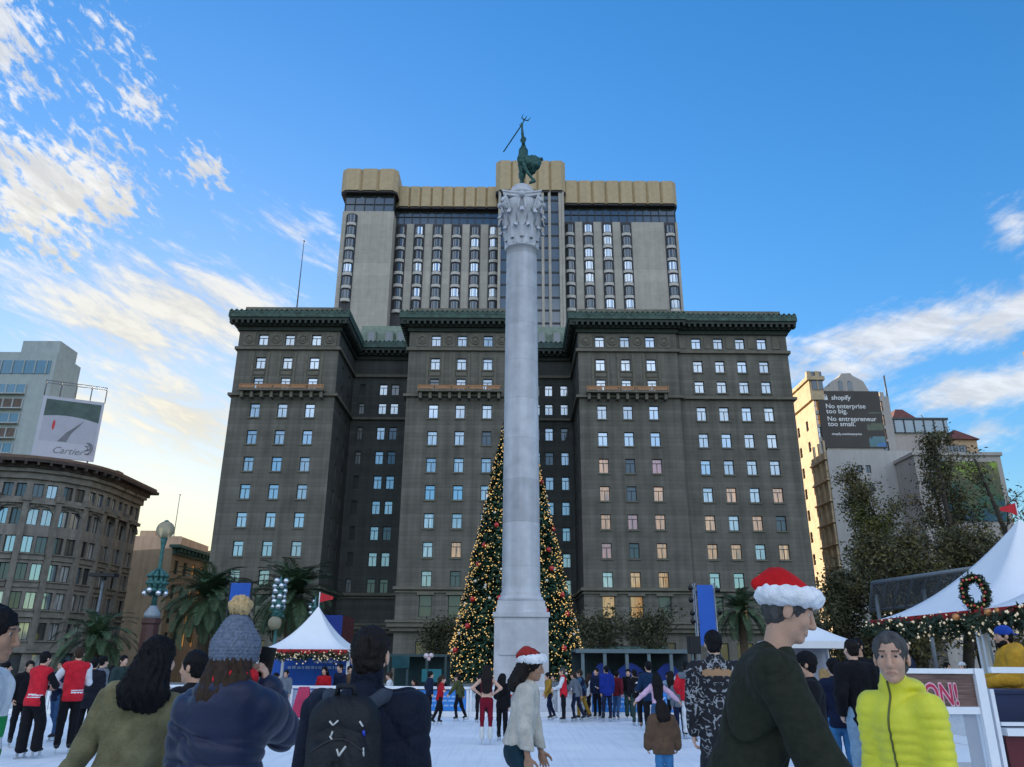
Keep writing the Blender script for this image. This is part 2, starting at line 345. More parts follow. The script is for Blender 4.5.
PAVE = mat('plaza_paving', (.22,.21,.20), .8, .2, 1.5, bump=.3)
ASPH = mat('asphalt', (.05,.05,.052), .9, .25, 2, bump=.3)
SIDEW = mat('pavement', (.28,.27,.25), .85, .15, 1.5, bump=.3)
PZ = -0.45
g = MB(); g.quad((-1500,-600,-3.0),(1500,-600,-3.0),(1500,3000,-3.0),(-1500,3000,-3.0)); ground(g, 'ground', ASPH)
g = MB(); g.box(-52,52,-30,72,-3.5,PZ); ground(g, 'plaza', PAVE)
g = MB(); g.box(-60,60,76,86,-3.2,-2.85); ground(g, 'near_pavement', SIDEW)
g = MB(); g.box(-45,45,101.6,106.5,-3.2,-2.85); ground(g, 'hotel_pavement', SIDEW)
g = MB(); g.quad((-300,87,-2.996),(300,87,-2.996),(300,100.5,-2.996),(-300,100.5,-2.996)); ground(g, 'street', M('street_asphalt', (.042,.042,.045), .85, .25, 1))
RX0, RX1, RY0, RY1 = -16.5, 10.2, -4.0, 26.4
g = MB(); g.box(RX0,RX1,RY0,RY1,PZ+.004,0); ground(g, 'ice_rink', ICE)
g = MB(); g.box(10.6,26,4,28,PZ+.004,.32); g.box(4.35,10.6,9.25,10.4,.004,.32) if False else None; ground(g, 'timber_deck', M('deck_boards', (.16,.11,.075), .7, .3, 4, stretch=(1,8,1)))

# ================================================================== facades with real openings
def facade(mb, o, u, n, w, z0, z1, wins, depth=.32, mi=0):
    """wall sheet with recessed openings. o: xy of left end, u: along, n: outward; wins: list of (centre, z, width, height)"""
    xs = sorted({0.0, w} | {round(c-a/2,3) for c,z,a,h in wins} | {round(c+a/2,3) for c,z,a,h in wins})
    zs = sorted({z0, z1} | {round(z-h/2,3) for c,z,a,h in wins} | {round(z+h/2,3) for c,z,a,h in wins})
    def pt(x, z, d=0): return (o[0]+u[0]*x-n[0]*d, o[1]+u[1]*x-n[1]*d, z)
    holes = [(c-a/2, c+a/2, z-h/2, z+h/2) for c,z,a,h in wins]
    for j in range(len(zs)-1):
        zc = (zs[j]+zs[j+1])/2; run = None
        for i in range(len(xs)-1):
            xc = (xs[i]+xs[i+1])/2
            hole = any(a < xc < b and c < zc < d for a,b,c,d in holes)
            if not hole and run is None: run = xs[i]
            if hole and run is not None:
                mb.quad(pt(run,zs[j]),pt(xs[i],zs[j]),pt(xs[i],zs[j+1]),pt(run,zs[j+1]), mi); run = None
        if run is not None: mb.quad(pt(run,zs[j]),pt(w,zs[j]),pt(w,zs[j+1]),pt(run,zs[j+1]), mi)
    for a,b,c,d in holes:
        mb.quad(pt(a,c),pt(b,c),pt(b,c,depth),pt(a,c,depth), mi); mb.quad(pt(a,d,depth),pt(b,d,depth),pt(b,d),pt(a,d), mi)
        mb.quad(pt(a,c,depth),pt(a,d,depth),pt(a,d),pt(a,c), mi); mb.quad(pt(b,c),pt(b,d),pt(b,d,depth),pt(b,c,depth), mi)
_fr = {}
def frame_mesh(w, h, kind='T'):
    key = (round(w,3), round(h,3), kind)
    if key not in _fr:
        m = MB(); t = .09
        m.box(-w/2,w/2,-.06,.02,-h/2,-h/2+t); m.box(-w/2,w/2,-.06,.02,h/2-t,h/2)
        m.box(-w/2,-w/2+t,-.06,.02,-h/2+t,h/2-t); m.box(w/2-t,w/2,-.06,.02,-h/2+t,h/2-t)
        if kind == 'T':
            zt = h*.2; m.box(-w/2+t,w/2-t,-.05,.02,zt-.045,zt+.045); m.box(-.045,.045,-.05,.02,-h/2+t,zt-.045)
        if kind == 'S': m.box(-w/2+t,w/2-t,-.05,.02,-.04,.04)
        if kind == 'M': m.box(-.04,.04,-.05,.02,-h/2+t,h/2-t)
        q = MB(); q.quad((-w/2+t,.0,-h/2+t),(w/2-t,.0,-h/2+t),(w/2-t,.0,h/2-t),(-w/2+t,.0,h/2-t))
        _fr[key] = (m, q, {})
    return _fr[key]
_pm = {}
def put_window(root, base, x, y, z, rz, w, h, g, kind='T', fmat=None):
    m, q, d = frame_mesh(w, h, kind); fm = fmat or WFRAME
    k1 = (id(m), fm.name); k2 = (id(q), g)
    if k1 not in _pm: _pm[k1] = m.mesh('window', fm)
    if k2 not in _pm: _pm[k2] = q.mesh('pane', GLASSES[g])
    o = link('window', _pm[k1], root); o.location = (x-base[0], y-base[1], z-base[2]); o.rotation_euler = (0,0,rz)
    p = link('pane', _pm[k2], o); return o
def bulk_windows(root, lst, fmat=None, name='window'):
    """the rest of the windows (past 100) as one part"""
    base = BASE[root.name]; mb = MB(); gl = list(GLASSES)
    for x,y,z,rz,w,h,g,kind in lst:
        m, q, _ = frame_mesh(w, h, kind); c, s = math.cos(rz), math.sin(rz)
        for src, mi in ((m,0),(q,1+gl.index(g))):
            mb.add([(x+c*a-s*b, y+s*a+c*b, z+d) for a,b,d in src.v], src.f, mi)
    o = part(mb, name, [fmat or WFRAME]+[GLASSES[k] for k in gl], root); o['kind'] = 'stuff'; return o
def hang_windows(root, lst, fmat=None):
    lst = sorted(lst, key=lambda t: math.hypot(t[0],t[1])*(1+.004*t[2])/ (t[4]*t[5]))
    for t in lst[:100]: put_window(root, BASE[root.name], *t[:7], kind=t[7], fmat=fmat)
    if len(lst) > 100: bulk_windows(root, lst[100:], fmat)

# ================================================================== the grand hotel
HOT = thing('hotel', 'broad dark grey stone grand hotel of three wings with green copper cornices, behind the column', 'hotel', (0,108,-2.9))
Y0 = 108.0; YB = 120.0; ZB = -3.0
ROWS = [46.95,43.2,39.95,35.75,31.7,27.7,23.7,19.7,15.72,11.8]
HGT = [1.75,1.85,1.85,2.1,2.1,2.1,2.1,2.1,2.1,2.1]
wins = []
rw = random.Random(4)
def gpick(col, row, wing):
    r = rw.random()
    if wing == 'L': return 'w' if r < .62 else ('b' if r < .93 else 'd')
    if wing == 'C':
        if row >= 8: return 'o' if r < .45 else ('d' if r < .75 else 'w')
        return 'w' if r < .6 else ('b' if r < .92 else 'd')
    if wing == 'R':
        if row >= 5 and row != 6 or row == 6: return ('o' if r < .5 else 'w' if r < .72 else 'r' if r < .86 else 'd') if row >= 5 else 'w'
        return 'w' if r < .6 else 'b'
    if wing == 'E':
        if row >= 6: return 'o' if r < .35 else ('w' if r < .7 else ('d' if r < .9 else 'b'))
        return 'w' if r < .55 else 'b'
    return 'w' if r < .85 else 'd'
wing_specs = [('L', -41.5, -26.2, [-37.8,-33.76,-29.73], Y0), ('C', -15.6, .45, [-11.55,-7.6,-3.65], Y0),
              ('R', 9.95, 24.9, [13.26,17.06,20.9], Y0), ('E', 24.9, 41.8, [28.03,31.36,34.7,38.02], Y0+.5)]
BASEW = [(7.9, 1.9, 2.6)]
wall = MB()
for nm, x0, x1, cols, yy in wing_specs:
    fw = []
    for c in cols:
        for r,(z,h) in enumerate(zip(ROWS,HGT)):
            fw.append((c-x0, z, 1.42, h))
            g = gpick(c, r, nm)
            wins.append((c, yy+.30, z, 0, 1.42, h, g, 'T'))
        fw.append((c-x0, 8.2, 1.75, 2.9)); wins.append((c, yy+.30, 8.2, 0, 1.75, 2.9, 'd' if nm in 'LC' else ('o' if rw.random()<.35 else 'd'), 'S'))
        fw.append((c-x0, 1.6, 2.2, 4.2)); wins.append((c, yy+.30, 1.6, 0, 2.2, 4.2, 'd', 'M'))
    facade(wall, (x0,yy), (1,0), (0,-1), x1-x0, ZB, 51.9, fw)
# seam and side walls of the wings
wall.quad((24.9,Y0+.5,ZB),(24.9,Y0,ZB),(24.9,Y0,51.9),(24.9,Y0+.5,51.9))
side_z = [(z,h) for z,h in zip(ROWS,HGT)][1:]
def side(x, sgn, wing):
    """inner wall of a wing (facing a court)"""
    fw = []
    for d in (4.2, 8.6):
        for z,h in side_z[::1]: fw.append((d, z, 1.1, h))
    if sgn > 0: o, u = (x,Y0), (0,1)
    else: o, u = (x,YB), (0,-1)
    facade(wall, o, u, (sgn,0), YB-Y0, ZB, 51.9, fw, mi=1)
    for d,z,a,h in fw:
        yy = Y0+d if sgn > 0 else YB-d
        wins.append((x-sgn*.30, yy, z, PI/2 if sgn > 0 else -PI/2, a, h, 'd', 'T'))
side(-26.2, 1, 'L'); side(-15.6, -1, 'C'); side(.45, 1, 'C'); side(9.95, -1, 'R')
facade(wall, (-41.5,150), (0,-1), (-1,0), 42, ZB, 51.9, []); facade(wall, (41.8,Y0+.5), (0,1), (1,0), 41.5, ZB, 51.9, [])
# court back walls
for x0, x1, cols in ((-26.2,-15.6,[-24.6,-21.2,-19.25,-17.1]), (.45,9.95,[2.2,3.95,6.05,8.6])):
    fw = []
    for c in cols:
        for r,(z,h) in enumerate(list(zip(ROWS,HGT))[1:]):
            single = c in (-24.6,)
            if c == -17.1: continue
            w = .9 if c == -24.6 else 1.3
            fw.append((c-x0, z, w, h)); wins.append((c, YB+.3, z, 0, w, h, 'd' if single and rw.random()<.7 else ('w' if rw.random()<.82 else 'd'), 'T'))
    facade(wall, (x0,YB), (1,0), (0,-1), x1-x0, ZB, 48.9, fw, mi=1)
# roofs and back
for x0,x1,yy in ((-41.5,-26.2,Y0),(-15.6,.45,Y0),(9.95,24.9,Y0),(24.9,41.8,Y0+.5)):
    wall.quad((x0,yy,51.9),(x1,yy,51.9),(x1,150,51.9),(x0,150,51.9), 2)
wall.quad((-26.2,YB,48.9),(-15.6,YB,48.9),(-15.6,150,48.9),(-26.2,150,48.9), 2); wall.quad((.45,YB,48.9),(9.95,YB,48.9),(9.95,150,48.9),(.45,150,48.9), 2)
wall.quad((41.8,150,ZB),(-41.5,150,ZB),(-41.5,150,51.9),(41.8,150,51.9))
ROOFG = M('flat_roof', (.12,.12,.115), .9, .2, 1)
hw = part(wall, 'wall', [STONE, STONE_SHADE, ROOFG], HOT)
hang_windows(HOT, wins)
# trim: string courses, quoins, pilasters, roundels, sills
def ring(z0, z1, d, mb, xs=None, mi=0):
    """a projecting course running round the three wings and the courts"""
    P_ = [(-41.5,150),(-41.5,Y0),(-26.2,Y0),(-26.2,YB),(-15.6,YB),(-15.6,Y0),(.45,Y0),(.45,YB),(9.95,YB),(9.95,Y0),(24.9,Y0),(24.9,Y0+.5),(41.8,Y0+.5),(41.8,150)]
    n = len(P_); off = []
    for i,(x,y) in enumerate(P_):
        def nrm(a,b):
            dx,dy = b[0]-a[0], b[1]-a[1]; l = math.hypot(dx,dy); return (dy/l, -dx/l)
        if i == 0: nn = nrm(P_[0],P_[1]); off.append((x+nn[0]*d, y)); continue
        if i == n-1: nn = nrm(P_[-2],P_[-1]); off.append((x+nn[0]*d, y)); continue
        a = nrm(P_[i-1],P_[i]); b = nrm(P_[i],P_[i+1]); off.append((x+(a[0]+b[0])*d, y+(a[1]+b[1])*d))
    inn = []
    for i in range(n-1):
        a,b = off[i], off[i+1]; c,e = P_[i+1], P_[i]
        mb.add([(a[0],a[1],z0),(b[0],b[1],z0),(b[0],b[1],z1),(a[0],a[1],z1),(e[0],e[1],z0),(c[0],c[1],z0),(c[0],c[1],z1),(e[0],e[1],z1)],
               [(0,1,2,3),(3,2,6,7),(4,5,1,0)], mi)
    return off
for q_ in ((45.3,45.75,.35),(37.95,38.35,.45),(10.35,10.75,.4),(9.95,10.15,.18),(5.5,6.0,.9),(4.95,5.45,.5),(6.05,6.35,1.1),(-3,-1.2,.3)):
    t_ = MB(); ring(*q_, t_); part(t_, 'string_course', [STONE_TRIM], HOT)
sills = []
def trim(name, *boxes):
    t_ = MB()
    for q_ in boxes: t_.box(*q_)
    return part(t_, name, [STONE_TRIM], HOT)
for nm, x0, x1, cols, yy in wing_specs:
    for c in cols:
        for z,h in zip(ROWS,HGT): sills.append((c-.85,c+.85,yy-.14,yy-.003,z-h/2-.2,z-h/2-.004))
        sills.append((c-1.15,c+1.15,yy-.2,yy-.003,8.2-1.45-.3,8.2-1.45-.004)); trim('window_hood', (c-1.15,c+1.15,yy-.25,yy-.003,8.2+1.454,8.2+1.8))
    if nm != 'E':
        for c in cols:          # panelled strips beside the upper windows
            for s in (-1,1): trim('pilaster_strip', (c+s*1.15-.16,c+s*1.15+.16,yy-.12,yy-.003,38.9,44.9))
            trim('spandrel_panel', (c-.8,c+.8,yy-.1,yy-.003,41.3,41.9))
    mids = [(a+b)/2 for a,b in zip(cols[:-1],cols[1:])] + [cols[0]-2.1, cols[-1]+2.1]
    for c in mids:              # carved frieze between the top windows
        if nm == 'E': trim('carved_panel', (c-.5,c+.5,yy-.1,yy-.003,46.1,48.0))
        else:
            t_ = MB(); t_.box(c-.95,c+.95,yy-.08,yy-.003,46.0,48.1); t_.torus((c,yy-.09,47.05), .62, .12, 16, 6, axis='Y'); t_.ball((c,yy-.09,47.05), .4, 12, 6, 0, (1,.3,1)); part(t_, 'carved_panel', [STONE_TRIM], HOT)
sills.sort(key=lambda q: q[4])
for q in sills[:100]: trim('window_sill', q)
trim('window_sill', *sills[100:])['kind'] = 'stuff'
# lighted garland balconies under the fourth row from the top
for nm, x0, x1, cols, yy in wing_specs[:3]:
    b = MB(); a0, a1 = cols[0]-2.3, cols[-1]+2.1
    b.box(a0,a1,yy-1.3,yy-.003,38.45,38.75); b.box(a0,a1,yy-1.3,yy-1.15,39.28,39.42,1); k = 0; x = a0+.1
    while x < a1:
        b.box(x-.07,x+.07,yy-1.28,yy-1.16,38.76,39.27,1); x += .36
    for c in np.linspace(a0+.4, a1-.4, 9):   # brackets
        b.box(c-.2,c+.2,yy-1.0,yy-.003,37.5,38.44)
    for q0,q1 in zip(np.linspace(a0,a1,6)[:-1], np.linspace(a0,a1,6)[1:]): b.box(q0+.25,q1-.25,yy-1.36,yy-1.29,38.8,39.2,2)
    part(b, 'balcony', [STONE_TRIM, M('balcony_copper', (.40,.19,.07), .6, .25, 4), M('balcony_panel', (.36,.19,.10), .6, .3, 6)], HOT)
# cornice: stepped mouldings, brackets, copper cresting
co = MB()
ring(48.4,49.0,.3,co,mi=1); ring(49.05,49.65,.65,co,mi=1); off = ring(50.15,50.8,1.5,co); ring(49.7,50.1,1.35,co,mi=1)
ring(50.85,51.3,1.2,co)
def along(p, q, step, fn):
    l = math.hypot(q[0]-p[0], q[1]-p[1]); n = max(1, int(l/step))
    for k in range(n):
        t = (k+.5)/n; fn(p[0]+(q[0]-p[0])*t, p[1]+(q[1]-p[1])*t, (q[0]-p[0])/l, (q[1]-p[1])/l)
for i in range(1, len(off)-2):
    if math.hypot(off[i+1][0]-off[i][0], off[i+1][1]-off[i][1]) < 2: continue
    def br(x,y,dx,dy):
        nx,ny = dy,-dx; Mr = Matrix(((dx,-ny*-1 if False else nx,0),(dy,ny,0),(0,0,1)))
        co.obox((x-nx*.55,y-ny*.55,49.42), .34, .95, .5, Matrix(((dx,nx,0),(dy,ny,0),(0,0,1))), 1)
    along(off[i], off[i+1], .85, br)
    def cr(x,y,dx,dy):
        nx,ny = dy,-dx; Mr = Matrix(((dx,nx,0),(dy,ny,0),(0,0,1)))
        co.obox((x-nx*.02,y-ny*.02,50.98), .62, .1, .5, Mr); 
        co.obox((x-nx*.02,y-ny*.02,51.25), .3, .1, .34, Mr @ Matrix.Rotation(PI/4,3,'Y'))
    along(off[i], off[i+1], .75, cr)
part(co, 'cornice', [COPPER, COPPER_DK], HOT)
PARA = M('roof_parapet', (.20,.19,.15), .85, .2, 1, streak=.3)
for x0,x1,yy in ((-41.3,-26.5,Y0+.6),(-15.3,.2,Y0+.6),(10.2,24.6,Y0+.6),(24.62,41.6,Y0+1.1)): pa = MB(); pa.box(x0,x1,yy,yy+14,51.904,52.7); part(pa, 'parapet', [PARA], HOT)
pa = MB(); pa.box(22.5,36.2,Y0+4,Y0+15,52.704,54.0); part(pa, 'roof_house', [PARA], HOT)
# green mansard attics behind the courts
for x0,x1,cols in ((-26,-15.8,(-24,-21,-19)),(.6,9.8,(2.5,5,7.6))):
    m = MB(); m.add([(x0,YB+.6,48.904),(x1,YB+.6,48.904),(x1,YB+2.2,55.6),(x0,YB+2.2,55.6),(x0,150,55.6),(x1,150,55.6)], [(0,1,2,3),(3,2,5,4)])
    for c in cols:
        m.box(c-.75,c+.75,YB+.9,YB+2.5,51.6,54.2,0); m.box(c-.55,c+.55,YB+.86,YB+.897,51.9,54.0,1)
    part(m, 'mansard_roof', [M('pale_green_roof', (.19,.24,.19), .7, .2, 1.5), G_DARK], HOT)
# entrance canopy and ground floor
en = MB(); en.box(-10,20,104.2,107,2.6,3.2); en.box(-10,20,104.1,104.19,2.7,3.1,1)
for x in np.linspace(-9,19,9): en.tube([(x,104.5,-2.85),(x,104.5,2.6)], .12, 8, 1)
part(en, 'entrance_canopy', [M('canopy_dark', (.05,.06,.06), .6), M('canopy_green', (.06,.14,.12), .5)], HOT)
b = MB(); b.tube([(0,0,0),(0,0,6),(0,0,15)], [.13,.10,.05], 8); b.ball((0,0,15.1), .16)
xx,zz = P(301,222,Y0+7); o = link('flagpole', b.mesh('flagpole', [M('grey_pole', (.12,.12,.12), .5)]), HOT); o.location = (P(297,306,Y0+7)[0], 7, 52.9+2.9); o.rotation_euler = (0, .0, 0)

# ================================================================== the tower behind
TY = 165.0
TW = thing('hotel_tower', 'tall pale concrete tower with tan crown bands and bay windows rising behind the grand hotel', 'tower', (0,TY,0))
CONC = M('tower_concrete', (.47,.44,.39), .85, .10, .6, bump=.3, courses=(3.5,.03,.12), streak=.15)
TAN = M('tan_crown', (.50,.39,.235), .6, .10, 1, streak=.12)
DKG = glass('tower_dark_glass', (.018,.03,.04), .10, curtain=False); GLASSES['t'] = DKG
BRONZE = M('tower_spandrel_dark', (.035,.035,.04), .5, .2, 3)
t = MB()
# blocks: (x0,x1,front y, top of concrete)
t.box(-42,-29.4,TY,TY+26,0,105.3); t.box(-29.4,-3.6,TY+4,TY+26,0,104.2); t.box(-3.6,12.5,TY+1.2,TY+26,0,112); t.box(12.5,41.0,TY+2.5,TY+26,0,104.2)
part(t, 'wall', [CONC], TW)
def crown(x0, x1, y, z0, z1, nseg, dep=26):
    m = MB(); w = (x1-x0)/nseg
    poly = [(x0-.8,y+dep),(x0-.8,y-.2)]
    for k in range(nseg):
        a = x0+k*w
        poly += [(a+.12*w,y-1.3),(a+.88*w,y-1.3),(a+w-.001 if k<nseg-1 else a+w+.6,y-.75 if k<nseg-1 else y-.2)]
    poly += [(x1+.8,y+dep)]
    m.prism(poly, z0, z1); m.prism([(x*1.0,yy+.25) for x,yy in poly], z0-.5, z0, 1)
    return part(m, 'crown_band', [TAN, BRONZE], TW)
crown(-42,-29.4,TY,110.6,116.8,3); crown(-29.0,-3.9,TY+4,108.6,114.4,9); crown(-3.6,12.5,TY+1,111.6,120.2,5); crown(12.9,40.6,TY+2.5,108.9,115.4,8)
for x0,x1,yy,z0,z1,n in ((-41.6,-29.6,TY+.3,105.3,110.6,5),(-29.4,-3.6,TY+4.3,104.2,108.6,13),(12.5,40.6,TY+2.8,104.2,108.9,14)):
    gb = MB()
    gb.box(x0,x1,yy,yy+20,z0+.004,z1-.004,0); w = (x1-x0)/n
    for k in range(n+1): gb.box(x0+k*w-.09,x0+k*w+.09,yy-.25,yy-.003,z0+.006,z1-.006,1)
    gb.box(x0,x1,yy-.2,yy-.003,z0+2.0,z0+2.15,1)
    part(gb, 'glazed_floor', [DKG, BRONZE], TW)
# central dark glass shaft with concrete fins
cs = MB(); cs.box(-3.4,12.3,TY+.9,TY+1.19,40,111.5,0)
for x in (-3.3,.4,4.2,7.3,9.0,11.6,12.3): cs.box(x-.32,x+.32,TY+.1,TY+.897,40,111.4,1)
z = 42
while z < 111: cs.box(-2.9,12,TY+.82,TY+.89,z,z+.5,2); z += 3.35
part(cs, 'glass_shaft', [DKG, CONC, BRONZE], TW)
# bay windows: a rounded glass bay over a curved white spandrel
WSP = M('white_spandrel', (.55,.53,.50), .7, .08, 2)
def bay_meshes():
    fr = MB(); gl = MB(); n = 8; w = 2.35; d = .85
    def arc(s=1): return [(-w/2*s*math.cos(PI*k/n) , -d*s*math.sin(PI*k/n)) for k in range(n+1)]
    A = arc()
    fr.prism(A, -1.55, -.75); fr.prism(arc(1.03), 1.42, 1.55, 1); fr.prism(arc(1.03), -.75, -.66, 1)
    gl.prism(arc(.96), -.66, 1.42)
    for k in (1,3,5,7): x,y = A[k]; fr.box(x-.05,x+.05,y-.05,y+.05,-.66,1.42,1)
    return fr.mesh('bay_window', [WSP, BRONZE]), gl
bm_, gl_ = bay_meshes(); gm_ = {k: gl_.mesh('pane', GLASSES[k]) for k in 'tbw'}
rb = random.Random(3)
def bays(x, y, zs):
    for z in zs:
        o = link('bay_window', bm_, TW, (x, y-TY, z)); r = rb.random()
        link('pane', gm_['t' if r < .78 else ('b' if r < .93 else 'w')], o)
lev = lambda top, n, st: [top-.3-st*k for k in range(n)]
for px in (400.7,419,437.7,456.5,475,493.7): x = P(px,240,TY+4)[0]; bays(x, TY+4, lev(101.9,7,3.42))
for px in (569.8,588.3,607.4,626.5): x = P(px,240,TY+2.5)[0]; bays(x, TY+2.5, lev(101.9,7,3.42))
for x, y in ((-39.6,TY),(39.0,TY+2.5)): bays(x, y, lev(102.9 if x < 0 else 101.9,7,3.42))
gr = MB()
for px in (400.7,419,437.7,456.5,475,493.7): x = P(px,240,TY+4)[0]; gr.box(x-1.35,x+1.35,TY+3.85,TY+3.997,60,104.1)
for px in (569.8,588.3,607.4,626.5): x = P(px,240,TY+2.5)[0]; gr.box(x-1.35,x+1.35,TY+2.35,TY+2.497,60,104.1)
for x,y in ((-39.6,TY),(39.0,TY+2.5)): gr.box(x-1.35,x+1.35,y-.15,y-.003,60,104.1)
part(gr, 'window_strip', [BRONZE], TW)
an = MB()
for x,h in ((-8,3.2),(-14,2.4),(-11,1.6)): an.tube([(x,TY+8,114.4),(x,TY+8,114.4+h)], .12, 6); an.bar((x-.7,TY+8,114.4+h*.7),(x+.7,TY+8,114.4+h*.7), .1)
for x,h in ((15,2.8),(18,2.2),(22,3.2)): an.tube([(x,TY+8,115.4),(x,TY+8,115.4+h)], .12, 6)
an.box(13.5,22.5,TY+7,TY+9,116.2,117.4)
part(an, 'roof_antennas', [M('antenna_grey', (.2,.21,.22), .5)], TW)
# ================================================================== curved corner building on the left
CBX, CBY, CR = -72.0, 117.0, 10.0
CB = thing('corner_building', 'brownstone office building with rounded corner, arched upper windows and wide dark eaves, far left', 'building', (CBX,CBY,-3))
BROWN = M('brownstone', (.25,.23,.205), .85, .22, .5, bump=.5, courses=(.9,.05,.25), streak=.3)
BRTRIM = M('brownstone_trim', (.21,.195,.17), .85, .25, 1.2, bump=.5, streak=.2)
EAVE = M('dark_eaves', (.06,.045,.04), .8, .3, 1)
# plan path, from left end of the street front round the corner and along the side street
path = [(-110,CBY-CR),(CBX,CBY-CR)]
NA = 12
arc = [(CBX+CR*math.sin(PI/2*k/NA), CBY-CR*math.cos(PI/2*k/NA)) for k in range(NA+1)]
segs = []   # (p, q, n windows)
x = -110.0
while x < CBX-.1: x2 = min(CBX, x+4.2); segs.append(((x,CBY-CR),(x2,CBY-CR),2)); x = x2
for k in range(0,NA,3): segs.append((arc[k],arc[k+3],2))
y = CBY
while y < 127: segs.append(((CBX+CR,y),(CBX+CR,y+3.8),2)); y += 3.8
YE = y
floors = [(24.6,1.9,'r'),(20.9,2.3,'a'),(17.1,2.3,'r'),(13.4,2.3,'r'),(9.6,2.3,'r'),(5.6,2.3,'r'),(.9,3.6,'g')]
wl = MB(); cbw = []
rc = random.Random(9)
for p,q,nw in segs:
    l = math.hypot(q[0]-p[0],q[1]-p[1]); u = ((q[0]-p[0])/l,(q[1]-p[1])/l); n = (u[1],-u[0])
    ang = math.atan2(u[1],u[0]); fw = []
    for z,h,kd in floors:
        nn, ww = (nw, l*.335) if kd != 'g' else (1, l*.66)
        for k in range(nn):
            c = l*(.5+(k-.5)*.44) if nn == 2 else l/2
            fw.append((c,z,ww,h)); r = rc.random()
            g = 'd' if r < .45 else ('b' if r < .62 else 'w')
            if p[1] > 128 and z < 22 and r > .55: g = 'o'
            cbw.append((p[0]+u[0]*c-n[0]*.35, p[1]+u[1]*c-n[1]*.35, z, ang, ww, h, g, 'M'))
    facade(wl, p, u, n, l, -3, 27.2, fw, depth=.4)
    Mr = Matrix(((u[0],n[0],0),(u[1],n[1],0),(0,0,1)))
    def at(c, d, z): return (p[0]+u[0]*c+n[0]*d, p[1]+u[1]*c+n[1]*d, z)
    tr = MB(); tr.obox(at(0,.12,13.5), .75, .6, 19.5, Mr)                       # giant pilaster between bays
    tr.obox(at(0,.2,23.5), 1.1, .9, .9, Mr); tr.obox(at(0,.2,3.6), 1.0, .8, .7, Mr); part(tr, 'pilaster', [BRTRIM], CB)
    for z,h,kd in floors[2:6]:
        tr = MB(); tr.obox(at(l/2,.08,z-h/2-.55), l-.8, .3, .75, Mr); tr.obox(at(l/2,.2,z-h/2-.12), l-.8, .5, .16, Mr); part(tr, 'spandrel', [BRTRIM], CB)
    # arch over each bay on the sixth storey
    tr = MB()
    for k in range(9):
        a0 = PI*k/9+PI/18; r_ = l*.40
        tr.obox(at(l/2-math.cos(a0)*r_, .12, 21.6+math.sin(a0)*1.0), .95, .35, .34, Mr @ Matrix.Rotation(-(PI/2-a0)*.62,3,'Y'))
    part(tr, 'window_arch', [BRTRIM], CB)
    for zz,hh,dd in ((22.95,.5,.55),(26.6,.9,.5),(3.2,.7,.6),(7.6,.35,.45),(27.3,.5,.9)): tr = MB(); tr.obox(at(l/2,dd/2-.1,zz), l+.06+dd*.3, dd, hh, Mr, 0); part(tr, 'string_course', [BRTRIM], CB)
part(wl, 'wall', [BROWN], CB)
hang_windows(CB, cbw)
ev = MB()
def offs(d): return [(-110,CBY-CR-d)] + [(CBX+(CR+d)*math.sin(PI/2*k/NA), CBY-(CR+d)*math.cos(PI/2*k/NA)) for k in range(NA+1)] + [(CBX+CR+d,YE+d),(-110,YE+d)]
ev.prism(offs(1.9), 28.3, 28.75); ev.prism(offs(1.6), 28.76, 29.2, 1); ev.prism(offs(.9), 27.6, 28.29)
a = offs(2.2)
for i in range(len(a)-3):
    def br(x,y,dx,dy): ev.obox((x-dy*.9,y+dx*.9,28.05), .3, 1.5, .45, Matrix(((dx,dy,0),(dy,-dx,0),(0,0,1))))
    along(a[i],a[i+1],1.1,br)
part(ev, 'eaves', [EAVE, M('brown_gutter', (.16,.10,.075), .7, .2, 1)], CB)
ch = MB(); ch.box(-66.5,-64.6,124,126,29.2,31.2); part(ch, 'chimney', [BRTRIM], CB)

CB.location.z -= .9
# ================================================================== billboard on its roof
def P3(px, py, Y): x, z = P(px,py,Y); return Vector((x,Y,z))
A_ = P3(41,390,121.5); B_ = P3(100,407,125.5); C_ = P3(92,463,125.5); D_ = P3(27,455,121.5)
BZ0, BZ1 = P(60,459,123)[1]+.2, P(70,398,123)[1]
bx0, bx1 = Vector((P(27,455,121.5)[0]+.6,121.5,0)), Vector((P(91,462,125.5)[0]+.4,125.5,0))
ux = (bx1-bx0).normalized(); bl = (bx1-bx0).length; un = Vector((ux.y,-ux.x,0))
BB = thing('roof_billboard', 'white perfume style billboard with grey curve, red drop and script lettering on corner building roof', 'billboard', (bx0.x,bx0.y,28.3))
BBW = M('billboard_white', (.50,.52,.60), .6, .04, 1); BBG = M('billboard_green', (.07,.115,.105), .6, .3, .5); BBR = M('billboard_red', (.55,.05,.06), .5)
BBK = M('billboard_grey', (.17,.18,.21), .6, .15, .5); BBL = M('billboard_lilac', (.42,.44,.52), .6, .05, 1)
def bp(a, z, d=0): v = bx0 + ux*(a*bl) + un*d; return (v.x, v.y, BZ0+z*(BZ1-BZ0))
m = MB(); Mr = Matrix(((ux.x,un.x,0),(ux.y,un.y,0),(0,0,1)))
c_ = bx0+ux*bl/2; m.obox((c_.x-un.x*.2,c_.y-un.y*.2,(BZ0+BZ1)/2), bl, .4, BZ1-BZ0, Mr)
part(m, 'panel', [BBW], BB)
m = MB(); n = 14
m.add([bp(.06+.9*k/n, .95, .012) for k in range(n+1)] + [bp(.06+.9*k/n, .62+.12*math.sin(PI*(.25+.6*k/n))-.04, .012) for k in range(n+1)], [(k,n+1+k,n+2+k,k+1) for k in range(n)], 0)
